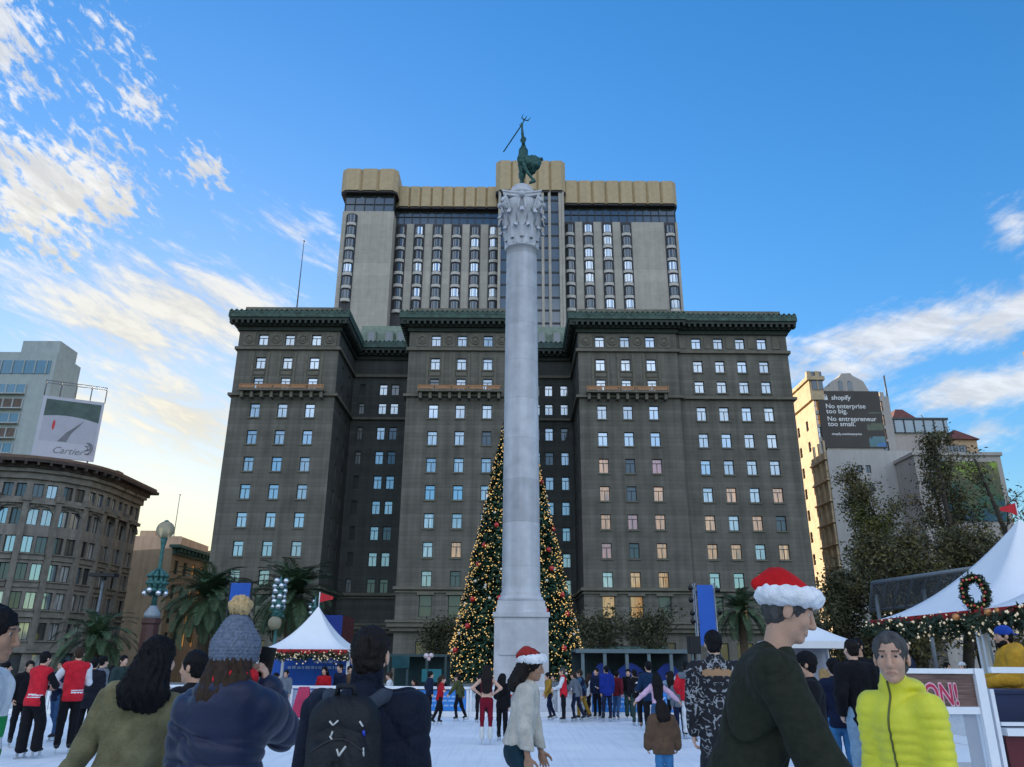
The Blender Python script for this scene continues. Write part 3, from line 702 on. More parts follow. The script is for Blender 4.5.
m.add([bp(.06,.26,.008),bp(.96,.26,.008)]+[bp(.96-.9*k/n, .62+.12*math.sin(PI*(.85-.6*k/n))-.04,.008) for k in range(n+1)], [tuple(range(n+3))], 3)
m.add([bp(.36,.27,.016),bp(.50,.27,.016),bp(.56,.42,.016),bp(.74,.66,.016),bp(.62,.55,.016),bp(.47,.42,.016)], [(0,1,2,5),(5,2,3,4)], 1)
m.add([bp(.25+.025*math.cos(2*PI*k/10), .53+.085*math.sin(2*PI*k/10), .016) for k in range(10)], [tuple(range(10))], 2)
m.torus(bp(.85,.2,.03), .95, .09, 20, 6, mi=1, axis='Y'); m.torus(bp(.83,.2,.03), .4, .07, 14, 6, mi=1, axis='Y'); m.torus(bp(.875,.215,.03), .4, .07, 14, 6, mi=1, axis='Y')
text_mb(m, 'Cartier', 1.55, bp(.30,.08,.02), ux, (0,0,1), 1, .01, shear=.35, spacing=1.0)
part(m, 'poster', [BBG, BBK, BBR, BBL], BB)
m = MB()
for a in np.linspace(0,1,5):
    v0 = Vector(bp(a,1,-.6)); v1 = v0+Vector((0,0,2.4)); m.tube([v0,v1], .07, 6); w0 = v0+un*1.6; m.tube([v1,v1+un*1.4], .06, 6)
    m.tube([Vector(bp(a,1,.3)), v1+un*1.3], .05, 6)
m.tube([Vector(bp(0,1,-.6))+Vector((0,0,2.4)), Vector(bp(1,1,-.6))+Vector((0,0,2.4))], .07, 6); m.tube([Vector(bp(0,1,.8))+Vector((0,0,2.4)), Vector(bp(1,1,.8))+Vector((0,0,2.4))], .07, 6)
for a in (.04,.3,.6,.9): m.tube([(bp(a,0,-.3)[0],bp(a,0,-.3)[1],28.3), bp(a,.05,-.3)], .14, 6)
part(m, 'support_frame', [M('scaffold_steel', (.16,.17,.19), .5, .2, 3)], BB)

# ================================================================== white hotel slab far left
WY = 165.0
x1 = P(67,400,WY)[0]; WT = thing('white_slab_building', 'pale modern slab building with rows of balcony windows at left edge behind billboard', 'building', (x1-20,WY,0))
WCON = M('pale_concrete', (.36,.42,.43), .8, .08, .6, streak=.12); WGL = glass('teal_glass', (.05,.17,.24), .14, curtain=False); GLASSES['c'] = WGL
xr = P(31,455,WY)[0]
xr = P(46,385,WY)[0]
ztop = P(40,347,WY)[1]; m = MB()
fx0, fx1 = -150, P(52,380,WY)[0]
yb = WY+10
m.box(fx0, fx1, WY, yb, 0, P(20,352,WY)[1]); zt = P(55,340,WY)[1]
m.box(fx1-9, fx1-.3, WY+.6, yb-2, P(20,352,WY)[1]+.003, zt)
part(m, 'wall', [WCON], WT)
m = MB(); z = P(20,367,WY)[1]
m.box(fx0, fx1-1.0, WY-.12, WY-.003, z-1.6, z+1.6, 0)
for x in np.arange(fx1-46, fx1-1, 2.6): m.box(x-.12, x+.12, WY-.3, WY-.121, z-1.6, z+1.6, 1)
part(m, 'glazed_floor', [WGL, WCON], WT)
zs = np.arange(z-5.2, 20, -3.45); BALC = M('balcony_recess', (.13,.10,.085), .8, .3, 2)
for i, zz in enumerate(zs):
    m = MB(); xe = fx1-5.5
    m.box(fx0, xe, WY-.1, WY-.003, zz-1.2, zz+1.0, 0 if i % 2 == 0 else 2)
    for x in np.arange(xe-44, xe+.1, 2.2): m.box(x-.14, x+.14, WY-.22, WY-.101, zz-1.2, zz+1.0, 1)
    m.box(fx0, xe+.2, WY-.9, WY-.003, zz-1.5, zz-1.22, 1)
    o = part(m, 'window_band', [WGL, WCON, BALC], WT)

# ================================================================== tan building between corner building and hotel
TBY = 152.0
TB = thing('tan_building', 'tan low building with bracketed green eave, between corner building and hotel', 'building', (-70,TBY,-3))
TANW = M('tan_stucco', (.62,.46,.33), .85, .1, .5, streak=.2)
xa = P(128,560,TBY)[0]; xb = P(171,560,TBY)[0]; zt = P(150,536,TBY)[1]
fw = [(P(160,z,TBY)[0]-xa+1.2, P(160,z,TBY)[1], 2.0, 3.0) for z in (560,602,640)]
m = MB(); facade(m, (xa,TBY), (1,0), (0,-1), xb-xa+1.5, -3, zt, fw); m.box(xa,xb+1.5,TBY+.45,TBY+14,-3,zt-.1); m.box(xa+1,xa+4,TBY+1,TBY+4,zt-.095,zt+1.2)
xc = P(172,545,TBY+3)[0]
m.box(xb-9,xb+13,TBY+14.01,TBY+40,-3,zt-1)
part(m, 'wall', [TANW], TB)
hang_windows(TB, [(xa+c, TBY+.3, z, 0, w, h, 'd', 'M') for c,z,w,h in fw])
TB2 = thing('ochre_building', 'ochre building with dark green bracketed cornice beside the hotel edge, behind palm', 'building', (-62,140,-3))
m = MB(); v0 = P3(173,548,140); v1 = P3(215,566,158)
dx,dy = v1.x-v0.x, v1.y-v0.y; l = math.hypot(dx,dy); u = (dx/l,dy/l); n_ = (u[1],-u[0])
fw = []
for c in np.arange(2.2,l-1,3.4):
    for z in (v0.z-3.2, v0.z-7.4, v0.z-11.6, v0.z-15.5): fw.append((c,z,1.5,2.4))
facade(m, (v0.x,v0.y), u, n_, l, -3, v0.z, fw)
m.quad((v0.x,v0.y,-3),(v0.x,v0.y,v0.z),(v0.x-14,v0.y+6,v0.z),(v0.x-14,v0.y+6,-3)); m.quad((v0.x,v0.y,v0.z),(v1.x,v1.y,v0.z),(v1.x-14,v1.y+6,v0.z),(v0.x-14,v0.y+6,v0.z))
part(m, 'wall', [M('ochre_stucco', (.36,.29,.21), .85, .15, .5, streak=.2)], TB2)
hang_windows(TB2, [(v0.x+u[0]*c-n_[0]*.3, v0.y+u[1]*c-n_[1]*.3, z, math.atan2(u[1],u[0]), w, h, 'd' if c < 8 else 'o', 'M') for c,z,w,h in fw])
m = MB(); Mr = Matrix(((u[0],n_[0],0),(u[1],n_[1],0),(0,0,1)))
m.obox((v0.x+u[0]*l/2+n_[0]*.6, v0.y+u[1]*l/2+n_[1]*.6, v0.z+.3), l+1.6, 1.9, .5, Mr); m.obox((v0.x+u[0]*l/2+n_[0]*.25, v0.y+u[1]*l/2+n_[1]*.25, v0.z-.5), l, .5, 1.05, Mr)
for c in np.arange(.6,l,1.5): m.obox((v0.x+u[0]*c+n_[0]*.8, v0.y+u[1]*c+n_[1]*.8, v0.z-.3), .3, 1.2, .6, Mr)
part(m, 'cornice', [M('teal_cornice', (.05,.12,.11), .7, .2, 1)], TB2)
b = MB(); x,z = P(180,495,160); b.tube([(x,160,0),(x,160,18),(x,160,z)], [.16,.13,.06], 6); b.ball((x,160,z), .18); alone(b, 'antenna_mast', [M('grey_pole', (.12,.12,.12), .5)], 'thin bare mast rising behind tan building at left', 'mast')

# ================================================================== right: tall sunlit building with the painted wall sign
GY = 151.0
xl = P(813.5,400,GY)[0]; xr = P(889,400,GY)[0]
GB = thing('tall_gabled_building', 'tall cream building with golden sunlit side, gable top and dark painted sign', 'building', (xl,GY,-3))
CREAM = M('cream_wall', (.44,.40,.37), .85, .08, .4, streak=.15); GOLD = M('sun_tinted_brick', (.52,.40,.26), .85, .2, .6, bump=.4, courses=(1.2,.05,.2))  # gold of the low sun put into the side walls' brick colour
zsh = P(850,396,GY)[1]; zg = P(847,373,GY)[1]
m = MB(); lw = []
for k,z in enumerate((57,52.5,48,43.5,39,34.5,30,25.5,21,16.5,12)):
    if z > zsh-2: continue
    for d in (4,9,14,19): lw.append((d,z,1.3,2.2))
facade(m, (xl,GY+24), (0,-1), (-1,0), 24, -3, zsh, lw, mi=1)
fw = []
for py in (418,440,458): 
    for px in (815.6+ (py-418)*.08, 884.5+(py-418)*.1): pass
frontw = []
for px,py,g in ((817.5,405.5,'o'),(819.5,419,'o'),(821.5,432,'w'),(824,446.5,'d'),(880,406,'o'),(882,420,'o'),(884,434,'o'),(886.5,447,'d')):
    x,z = P(px,py,GY); frontw.append((x-xl,z,1.15,2.2,g))
facade(m, (xl,GY), (1,0), (0,-1), xr-xl, -3, zsh, [q[:4] for q in frontw])
m.quad((xr,GY,-3),(xr,GY+24,-3),(xr,GY+24,zsh),(xr,GY,zsh)); m.quad((xl,GY,zsh),(xr,GY,zsh),(xr,GY+24,zsh),(xl,GY+24,zsh))
part(m, 'wall', [CREAM, GOLD], GB)
hang_windows(GB, [(xl+c,GY+.3,z,0,w,h,g,'S') for c,z,w,h,g in frontw] + [(xl+.3,GY+24-c,z,-PI/2,w,h,'d','S') for c,z,w,h in lw])
# stepped gable
g0 = P(823,390,GY)[0]; gpt = [(P(px,py,GY)) for px,py in ((822,396),(823,388),(829,386),(832,381),(839,377),(841,373.5),(850,373),(853,376),(863,381),(866,386),(869,391),(871,396))]
m = MB(); gpt = [(x, zsh+.003 if i in (0,len(gpt)-1) else z) for i,(x,z) in enumerate(gpt)]
k = len(gpt); m.add([(x,GY+.003,z) for x,z in gpt]+[(x,GY+4,z) for x,z in gpt], [tuple(range(k-1,-1,-1)), tuple(range(k,2*k))]+[(i,(i+1)%k,k+(i+1)%k,k+i) for i in range(k)])
for px in (840.5,850): x,z = P(px,385.5,GY); m.box(x-.5,x+.5,GY-.06,GY+.0,z-1.1,z+.6,1); m.ball((x,GY-.01,z+.6), .5, 10, 6, 1, (1,.1,1))
part(m, 'gable', [CREAM, G_DARK], GB)
x0,z0 = P(872,391,GY); m = MB(); xq = x0
while xq < xr-.6: m.box(xq,xq+.8,GY,GY+.8,zsh+.003,zsh+.9); xq += 1.5
part(m, 'parapet', [CREAM], GB)
# corner turret
tx0 = P(805,380,GY-.3)[0]; tx1 = P(822,380,GY-.3)[0]; ztt = P(815,371,GY)[1]
m = MB(); m.box(xl-.6,tx1,GY-.3,GY+14,zsh-.9,ztt-2.2); m.box(xl-1.1,tx1+.4,GY-.8,GY+14.5,ztt-2.19,ztt-1.4); 
xq = xl-1.0
while xq < tx1: m.box(xq,xq+.9,GY-.7,GY+.2,ztt-1.39,ztt-.3); xq += 1.7
m.box((xl+tx1)/2-1.1,(xl+tx1)/2+1.1,GY-.42,GY-.303,zsh+1.2,zsh+5.2,1); m.box((xl+tx1)/2-.12,(xl+tx1)/2+.12,GY-.5,GY-.425,zsh+1.2,zsh+4.6)
part(m, 'turret', [M('tan_turret', (.46,.35,.22), .85, .2, .8), G_DARK], GB)
# the wall sign
sx0 = P(820,420,GY)[0]; sx1 = P(884,420,GY)[0]-.35; sz1 = P(850,391.5,GY)[1]; sz0 = P(850,448,GY)[1]
m = MB(); m.box(sx0,sx1,GY-.25,GY-.003,sz0,sz1); part(m, 'sign_panel', [M('sign_brown', (.055,.048,.042), .6, .1, .3)], GB)
m = MB(); sw, sh = sx1-sx0, sz1-sz0
def sg(a,b): return (sx0+a*sw, GY-.256, sz0+b*sh)
text_mb(m, 'shopify', 1.4, sg(.22,.845), (1,0,0), (0,0,1), 0, .01, bold=.02, shear=.1); SW_ = M('sign_white', (.75,.75,.75), .6, .02); part(m, 'sign_name', [SW_], GB)
for i, s_ in enumerate(('No enterprise','too big.','No entrepreneur','too small.')): m = MB(); text_mb(m, s_, 1.40, sg(.11, .69-(.09*i if i < 2 else .09*i+.045)), (1,0,0), (0,0,1), 0, .01, bold=.012, sx=1.02); part(m, 'sign_line', [SW_], GB)
m = MB()
text_mb(m, 'shopify.com/enterprise', .66, sg(.15,.22), (1,0,0), (0,0,1), 0, .01, bold=.01); part(m, 'sign_address', [SW_], GB); m = MB()
m.add([sg(.09,.84),sg(.165,.84),sg(.158,.90),sg(.10,.90)], [(0,1,2,3)]); m.torus(sg(.129,.905), .3, .07, 12, 6, axis='Y')
part(m, 'sign_emblem', [SW_], GB)
for b0,b1,a0,a1,mi in ((.60,.625,.70,.99,0),(.305,.43,.62,.985,0),(.02,.20,.62,.985,1),(.02,.09,.80,.985,2)):
    n = 10; dd = .258+.003*mi; m = MB()
    for k in range(n):
        q0 = a0+(a1-a0)*k/n; q1 = a0+(a1-a0)*(k+1)/n; 
        if k/n < .25: continue
        m.quad((sx0+q0*sw,GY-dd,sz0+b0*sh),(sx0+q1*sw,GY-dd,sz0+b0*sh),(sx0+q1*sw,GY-dd,sz0+b1*sh),(sx0+q0*sw,GY-dd,sz0+(b0+(b1-b0)*(.7 if k/n < .5 else 1))*sh), mi)
    part(m, 'sign_colour_band', [M('sign_olive', (.11,.13,.09), .6, .3, .4), M('sign_teal', (.10,.20,.22), .6, .3, .4), M('sign_blue', (.08,.20,.42), .6, .3, .4)], GB)
b = MB(); x,z = P(886,374,GY); b.tube([(x,GY+1,zsh),(x,GY+1,z)], .18, 6); part(b, 'roof_mast', [M('grey_pole', (.12,.12,.12), .5)], GB)

# lower white block in front
LY = 143.0
xl2 = P(826.5,452,LY)[0]; xr2 = P(903,452,LY)[0]; zt2 = P(850,450.5,LY)[1]
LB = thing('white_party_wall_building', 'plain off white mid height building with two pairs of small windows, below the painted sign', 'building', (xl2,LY,-3))
m = MB(); fw = []
for px,py in ((860,469),(868.5,469),(862.5,487),(871.5,487)): x,z = P(px,py,LY); fw.append((x-xl2,z,1.0,1.5))
facade(m, (xl2,LY), (1,0), (0,-1), xr2-xl2+8, -3, zt2, fw)
lw2 = [(d,z,1.1,1.9) for d in (1.6,4.2,6.6) for z in (36,32,28,24,20,16,12,8,4)]
facade(m, (xl2,LY+7.9), (0,-1), (-1,0), 7.9, -3, zt2, lw2, mi=1)
m.quad((xl2,LY,zt2),(xr2+8,LY,zt2),(xr2+8,LY+7.9,zt2),(xl2,LY+7.9,zt2)); m.quad((xr2+8,LY,-3),(xr2+8,LY+7.9,-3),(xr2+8,LY+7.9,zt2),(xr2+8,LY,zt2))
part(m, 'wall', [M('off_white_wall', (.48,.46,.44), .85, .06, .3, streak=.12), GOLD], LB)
hang_windows(LB, [(xl2+c,LY+.3,z,0,w,h,'d','M') for c,z,w,h in fw] + [(xl2+.3,LY+7.9-c,z,-PI/2,w,h,'d','S') for c,z,w,h in lw2])
m = MB()
for z in np.arange(2,40,4):
    m.box(xl2-.5,xl2-.003,LY+.1,LY+7.8,z-.3,z)
    for d in (.5,2.9,5.4): m.box(xl2-.35,xl2-.003,LY+d-.25,LY+d+.25,z+.003,z+3.4)
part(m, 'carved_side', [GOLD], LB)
# house with brown red roofs behind
HY = 172.0
xa,_ = P(894,430,HY); xb,_ = P(946,430,HY)
RB = thing('red_roofed_building', 'cream building with brown red hipped roofs and blue glazed storey, right of the painted sign', 'building', (xa,HY,-3))
zr = P(920,419,HY)[1]; zw = P(920,433,HY)[1]
m = MB(); m.box(xa,xb,HY,HY+16,-3,zw); xc2 = P(971,440,HY)[0]; zc2 = P(960,442,HY)[1]; m.box(xb+.003,xc2,HY-2,HY+14,-3,zc2, 1)
part(m, 'wall', [CREAM, M('tan_wall', (.48,.36,.24), .85, .1, .5)], RB)
m = MB(); m.box(xa-.3,xb+.3,HY-.5,HY+12,zw+.003,zw+3.0,0); m.box(xa-.5,xb+.5,HY-.8,HY+12.2,zw+3.01,zw+3.5,1)
for x in np.arange(xa,xb,2.3): m.box(x-.12,x+.12,HY-.65,HY-.503,zw+.01,zw+3.0,1)
part(m, 'glazed_floor', [WGL, M('dark_metal', (.06,.065,.07), .5)], RB)
RROOF = M('brown_red_tiles', (.15,.055,.045), .8, .25, 1)
def hip(x0,x1,y0,y1,z0,z1,ins,name='roof'):
    m = MB(); m.add([(x0,y0,z0),(x1,y0,z0),(x1,y1,z0),(x0,y1,z0),(x0+ins,y0+ins,z1),(x1-ins,y0+ins,z1),(x1-ins,y1-ins,z1),(x0+ins,y1-ins,z1)], [(0,1,5,4),(1,2,6,5),(2,3,7,6),(3,0,4,7),(4,5,6,7),(0,3,2,1)])
    return part(m, name, [RROOF], RB)
hip(xa+.5,P(922,420,HY)[0],HY+1,HY+9,zw+3.51,zw+6.8,2.4); hip(xb-1,xc2+.6,HY-2.6,HY+14.6,zc2+.003,zc2+3.2,3.5)
frw = [(P(px,451,HY-2)[0],HY-2.06,P(px,451,HY-2)[1],0,1.5,2.6,'d','M') for px in (951,957.5,963.5)]
for q in frw: put_window(RB, BASE[RB.name], *q[:7], kind='M')
b = MB(); x,z = P(931,411,HY); b.tube([(x,HY+3,zw+3.5),(x-.9,HY+3,z)], .12, 6); part(b, 'roof_mast', [M('grey_pole', (.12,.12,.12), .5)], RB)
# block with the green mural banner
MY = 136.0
xa3 = P(916,470,MY)[0]; xb3 = P(1003,470,MY)[0]; z3 = P(955,455.5,MY)[1]
MBd = thing('mural_building', 'beige block covered by a green and blue leafy mural banner, behind the right trees', 'building', (xa3,MY,-3))
m = MB(); m.box(xa3,xb3,MY,MY+6.8,-3,z3); m.box(xa3-.3,xb3+.3,MY-.3,MY+7,z3+.003,z3+.6); part(m, 'wall', [CREAM], MBd)
mm = bpy.data.materials.new('mural_print'); mm.use_nodes = True; nt2 = mm.node_tree; b2 = nt2.nodes['Principled BSDF']
tc2 = nd(nt2,'ShaderNodeTexCoord'); n2 = nd(nt2,'ShaderNodeTexNoise'); n2.inputs['Scale'].default_value = .28; n2.inputs['Detail'].default_value = 9; n2.inputs['Roughness'].default_value = .75; nt2.links.new(tc2.outputs['Object'], n2.inputs['Vector'])
s2 = nd(nt2,'ShaderNodeSeparateXYZ'); nt2.links.new(tc2.outputs['Object'], s2.inputs[0]); m2 = nd(nt2,'ShaderNodeMath', operation='MULTIPLY_ADD'); m2.inputs[1].default_value = .034; nt2.links.new(s2.outputs['Z'], m2.inputs[0]); 
m3 = nd(nt2,'ShaderNodeMath', operation='MULTIPLY_ADD'); m3.inputs[1].default_value = 1.1; m3.inputs[2].default_value = -1.28; nt2.links.new(n2.outputs['Fac'], m3.inputs[0]); nt2.links.new(m3.outputs[0], m2.inputs[2])
r2 = nd(nt2,'ShaderNodeValToRGB'); nt2.links.new(m2.outputs[0], r2.inputs[0]); cr = r2.color_ramp
cr.elements[0].position = .0; cr.elements[0].color = (.015,.10,.10,1); cr.elements[1].position = 1; cr.elements[1].color = (.40,.62,.75,1)
for p_, c_ in ((.2,(.02,.09,.16,1)),(.36,(.05,.13,.06,1)),(.5,(.12,.10,.06,1)),(.62,(.27,.38,.05,1)),(.78,(.17,.33,.07,1)),(.88,(.20,.42,.34,1))): e = cr.elements.new(p_); e.color = c_
nt2.links.new(r2.outputs[0], b2.inputs['Base Color']); b2.inputs['Roughness'].default_value = .7
m = MB(); xm0,zm0 = P(951,521,MY); xm1,zm1 = P(1001,462,MY); m.box(xm0,xm1-.9,MY-.2,MY-.003,zm0,zm1); part(m, 'mural_banner', [mm], MBd)
b = MB()
for px in (953,): x,z = P(px,463,MY); b.box(x-2.6,x-1.2,MY-.12,MY-.003,z-.9,z+.6)
part(b, 'window', [G_DARK], MBd)
# sliver of a brown tower at the right frame edge
x,z = P(1023,352,158); x,z = P(1022.5,352,160); m = MB(); m.box(x,x+22,158,160,-3,z)
ET = thing('brown_edge_tower', 'brown tower just cut off by the right frame edge above the trees', 'building', (x+10,158,-3)); part(m, 'wall', [M('edge_brown', (.24,.17,.12), .85, .15, .4)], ET)

# ================================================================== the column monument
DX = P(521,600,38)[0]; DY = 38.0
MON = thing('monument_column', 'tall grey granite column with leafy capital on a stepped pedestal at the centre', 'monument', (DX,DY,PZ))
GRAN = M('grey_granite', (.60,.605,.64), .75, .13, 1.6, bump=.25, bscale=30, streak=.22, detail=8)
Z = lambda y: P(521,y,DY-1.2)[1]
def wpx(px_, y): a = P(521-px_/2,y,DY)[0]; b = P(521+px_/2,y,DY)[0]; return b-a
m = MB()
s0 = wpx(53,650)/2; 
m.box(DX-s0-1.3,DX+s0+1.3,DY-s0-1.3,DY+s0+1.3,PZ,PZ+.55); m.box(DX-s0-.7,DX+s0+.7,DY-s0-.7,DY+s0+.7,PZ+.554,PZ+1.0)
m.box(DX-s0,DX+s0,DY-s0,DY+s0,PZ+1.004,Z(617)); m.box(DX-s0-.07,DX+s0+.07,DY-s0-.07,DY+s0+.07,Z(617)+.003,Z(612))
for k,(w_,y0_,y1_) in enumerate(((49,612,606),(46.5,606,600.5))): h_ = wpx(w_,y0_)/2; m.box(DX-h_,DX+h_,DY-h_,DY+h_,Z(y0_)+.006,Z(y1_)+.003)
for sx_ in (-1,1): m.box(DX-s0*.80,DX+s0*.80,DY-s0-.05,DY-s0-.003,Z(655),Z(622)) if sx_ < 0 else None
part(m, 'pedestal', [GRAN], MON)
m = MB(); rb_ = wpx(38.5,590)/2; rt_ = wpx(30,245)/2; zb_, zt_ = Z(600.5)+.006, P(521,243,DY-.8)[1]; pr = [(rb_*1.14,zb_),(rb_*1.17,zb_+.1),(rb_*1.14,zb_+.2),(rb_*1.04,zb_+.26),(rb_*1.08,zb_+.36),(rb_,zb_+.45)]
nd_ = 9
for k in range(nd_):      # drums with fine joints
    a = k/nd_; b_ = (k+1)/nd_
    za = zb_+.46+(zt_-zb_-.46)*a; zc = zb_+.46+(zt_-zb_-.46)*b_
    f = lambda t: rb_+(rt_-rb_)*(t**1.25)
    for j in range(1,4): pr.append((f(a+(b_-a)*(j-.5)/3.5), za+(zc-za)*(j-.5)/3.5))
pr += [(rt_,zt_-.12),(rt_*1.1,zt_-.1),(rt_*1.1,zt_)]
m.lathe([(r,z) for r,z in pr], (DX,DY,0), 48); part(m, 'shaft', [mat('shaft_granite', (.60,.605,.64), .75, .14, 1.3, bump=.3, bscale=25, streak=.34, detail=9, courses=((zt_-zb_)/9,.012,.22))], MON)
# capital: bell, acanthus leaves in two rows, volutes, abacus
m = MB(); zc0, zc1 = zt_, P(521,191,DY-1.0)[1]; hc = zc1-zc0
m.lathe([(rt_*.98,zc0),(rt_*1.0,zc0+hc*.5),(rt_*1.12,zc0+hc*.75),(rt_*1.3,zc0+hc*.88)], (DX,DY,0), 32)
def leaf(a, z0, h, r0, out, w):
    vs = []; fs = []; n = 7
    for i in range(n+1):
        t = i/n; r = r0+.03+out*max(0,(t-.35)/.65)**1.8; z = z0+h*(t if t < .86 else .86-(t-.86)*1.2); ww = w*(math.sin(PI*min(1,.25+t*.72))**.6)*(1 if i % 2 else .8)
        for s_, dr in ((-1,-.05),(-.5,.03),(0,.09),(.5,.03),(1,-.05)):
            da = s_*ww/r0; vs.append((DX+(r+dr)*math.cos(a+da), DY+(r+dr)*math.sin(a+da), z))
    for i in range(n):
        for j in range(4): fs.append((i*5+j,i*5+j+1,(i+1)*5+j+1,(i+1)*5+j))
    m.add(vs, fs, 0, True)
for k in range(10): leaf(2*PI*k/10, zc0, hc*.42, rt_*1.0, .36, .30)
for k in range(10): leaf(2*PI*(k+.5)/10, zc0+hc*.12, hc*.62, rt_*1.02, .48, .30)
hw_ = wpx(47,196)/2*.74
for a in (PI/4,3*PI/4,5*PI/4,7*PI/4):
    cx_, cy_ = DX+hw_*1.12*math.cos(a)*1.2, DY+hw_*1.12*math.sin(a)*1.2
    pts = []
    for i in range(22):
        t = i/21; th = t*2.4*2*PI; rr = .36*(1-t*.8); pts.append((cx_+math.cos(a)*rr*math.cos(th)-math.cos(a)*.12, cy_+math.sin(a)*rr*math.cos(th)-math.sin(a)*.12, zc0+hc*.76+rr*math.sin(th)))
    m.tube(pts, [.11]*22, 6)
    m.tube([(DX+rt_*1.0*math.cos(a),DY+rt_*1.0*math.sin(a),zc0+hc*.4),(DX+hw_*1.0*math.cos(a),DY+hw_*1.0*math.sin(a),zc0+hc*.68),(cx_,cy_,zc0+hc*.93)], [.13,.14,.1], 6)
for a in (0,PI/2,PI,3*PI/2):
    for s_ in (-1,1):
        q = a+s_*.20; m.tube([(DX+rt_*1.05*math.cos(a+s_*.05),DY+rt_*1.05*math.sin(a+s_*.05),zc0+hc*.45),(DX+rt_*1.28*math.cos(q),DY+rt_*1.28*math.sin(q),zc0+hc*.72),(DX+rt_*1.36*math.cos(a+s_*.1),DY+rt_*1.36*math.sin(a+s_*.1),zc0+hc*.84)], [.05,.08,.05], 6)
    m.ball((DX+rt_*1.42*math.cos(a),DY+rt_*1.42*math.sin(a),zc0+hc*.9), .2)
ab = []
for k in range(4):
    a = PI/4+k*PI/2
    for t in np.linspace(0,1,9)[:-1]:
        p0 = Vector((math.cos(a),math.sin(a),0))*hw_*1.50; p1 = Vector((math.cos(a+PI/2),math.sin(a+PI/2),0))*hw_*1.50
        v = p0.lerp(p1,t); v *= 1-.16*math.sin(PI*t); ab.append((DX+v.x,DY+v.y))
m.prism(ab, zc0+hc*.92, zc1-.08); m.prism([(DX+(x-DX)*1.05,DY+(y-DY)*1.05) for x,y in ab], zc1-.077, zc1+.03)
part(m, 'capital', [GRAN], MON)
m = MB(); zp = Z(183); m.lathe([(.78,zc1+.035),(.92,zc1+.15),(.90,zc1+.3),(.70,zc1+.42),(.60,zc1+.75),(.45,zc1+.9)], (DX,DY,0), 32); part(m, 'finial_ball', [GRAN], MON)
ZST = zc1+.9
# ================================================================== bodies: signed distance shapes turned into one skin
def V3(*a): return np.array(a, dtype=np.float64)
def nrm(v): v = np.asarray(v, float); return v/np.linalg.norm(v)
class Sh:
    """a set of blended shapes"""
    def __init__(s, k=.02): s.p = []; s.k = k; s.cuts = []; s.disp = []
    def rc(s, a, b, ra, rb, k=None, fr=None, sv=None, quilt=None, sub=False):
        s.p.append(('rc', np.asarray(a,float), np.asarray(b,float), ra, rb, k if k is not None else s.k, fr, None if sv is None else np.asarray(sv,float), quilt, sub)); return s
    def el(s, c, r, fr=None, k=None, sub=False):
        s.p.append(('el', np.asarray(c,float), np.asarray(r,float), np.eye(3) if fr is None else np.asarray(fr,float), None, k if k is not None else s.k, None, None, None, sub)); return s
    def cut(s, o, n): s.cuts.append((np.asarray(o,float), nrm(n))); return s      # removes the side n points to
    def bounds(s):
        lo = np.full(3, 9e9); hi = -lo
        for q in s.p:
            if q[9]: continue
            if q[0] == 'rc':
                m = max(q[3],q[4])*(1 if q[7] is None else max(q[7].max(),1))*1.03
                lo = np.minimum(lo, np.minimum(q[1],q[2])-m); hi = np.maximum(hi, np.maximum(q[1],q[2])+m)
            else:
                e = np.sqrt(((q[3].T*q[2])**2).sum(1)); lo = np.minimum(lo, q[1]-e); hi = np.maximum(hi, q[1]+e)
        return lo-.04, hi+.04
    def ev(s, p):
        D = None
        for q in s.p:
            if q[0] == 'rc':
                _, a, b, ra, rb, k, fr, sv, quilt, sub = q; x = p; sc = 1
                if fr is not None:
                    F = np.asarray(fr)/sv[:,None]; x = p @ F.T; a = F @ a; b = F @ b; sc = sv.min()
                ba = b-a; l2 = ba@ba; pa = x-a; t = np.clip((pa@ba)/max(l2,1e-12), 0, 1)
                d = (np.sqrt(((pa-t[:,None]*ba)**2).sum(1)) - (ra+(rb-ra)*t))*sc
                if quilt is not None: d = d - quilt[1]*np.abs(np.sin(PI*(t*math.sqrt(l2)+quilt[2])/quilt[0]))**.55
            else:
                _, c, r, F, _, k, _, _, _, sub = q
                x = (p-c) @ F.T; k0 = np.sqrt(((x/r)**2).sum(1)); k1 = np.sqrt(((x/r**2)**2).sum(1)); d = k0*(k0-1)/np.maximum(k1,1e-9)
            if D is None: D = d
            elif sub:
                h = np.clip(.5-.5*(D+d)/k, 0, 1); D = D*(1-h)-d*h + k*h*(1-h)
            else:
                h = np.clip(.5+.5*(D-d)/k, 0, 1); D = D*(1-h)+d*h - k*h*(1-h)
        for f in s.disp: D = D + f(p)
        for o, n in s.cuts: D = np.maximum(D, (p-o)@n)
        return D
    def mesh(s, h):
        lo, hi = s.bounds(); n = (np.ceil((hi-lo)/h/4).astype(int)+1)
        bc = np.stack(np.meshgrid(*[np.arange(k) for k in n], indexing='ij'), -1).reshape(-1,3)
        cd = s.ev(lo + (bc*4+1.5)*h); act = np.abs(cd) < 6.2*h
        N = n*4; val = np.empty(tuple(N), np.float32)
        V = val.reshape(n[0],4,n[1],4,n[2],4); V[...] = np.where(cd < 0, -1, 1).reshape(n[0],1,n[1],1,n[2],1)
        A = bc[act]; of = np.stack(np.meshgrid(*[np.arange(4)]*3, indexing='ij'), -1).reshape(-1,3)
        if len(A) == 0: return np.zeros((0,3)), np.zeros((0,4),int)
        ii = (A[:,None,:]*4+of[None]).reshape(-1,3); d = s.ev(lo+ii*h); val[ii[:,0],ii[:,1],ii[:,2]] = d
        return surfnet(val, lo, h)
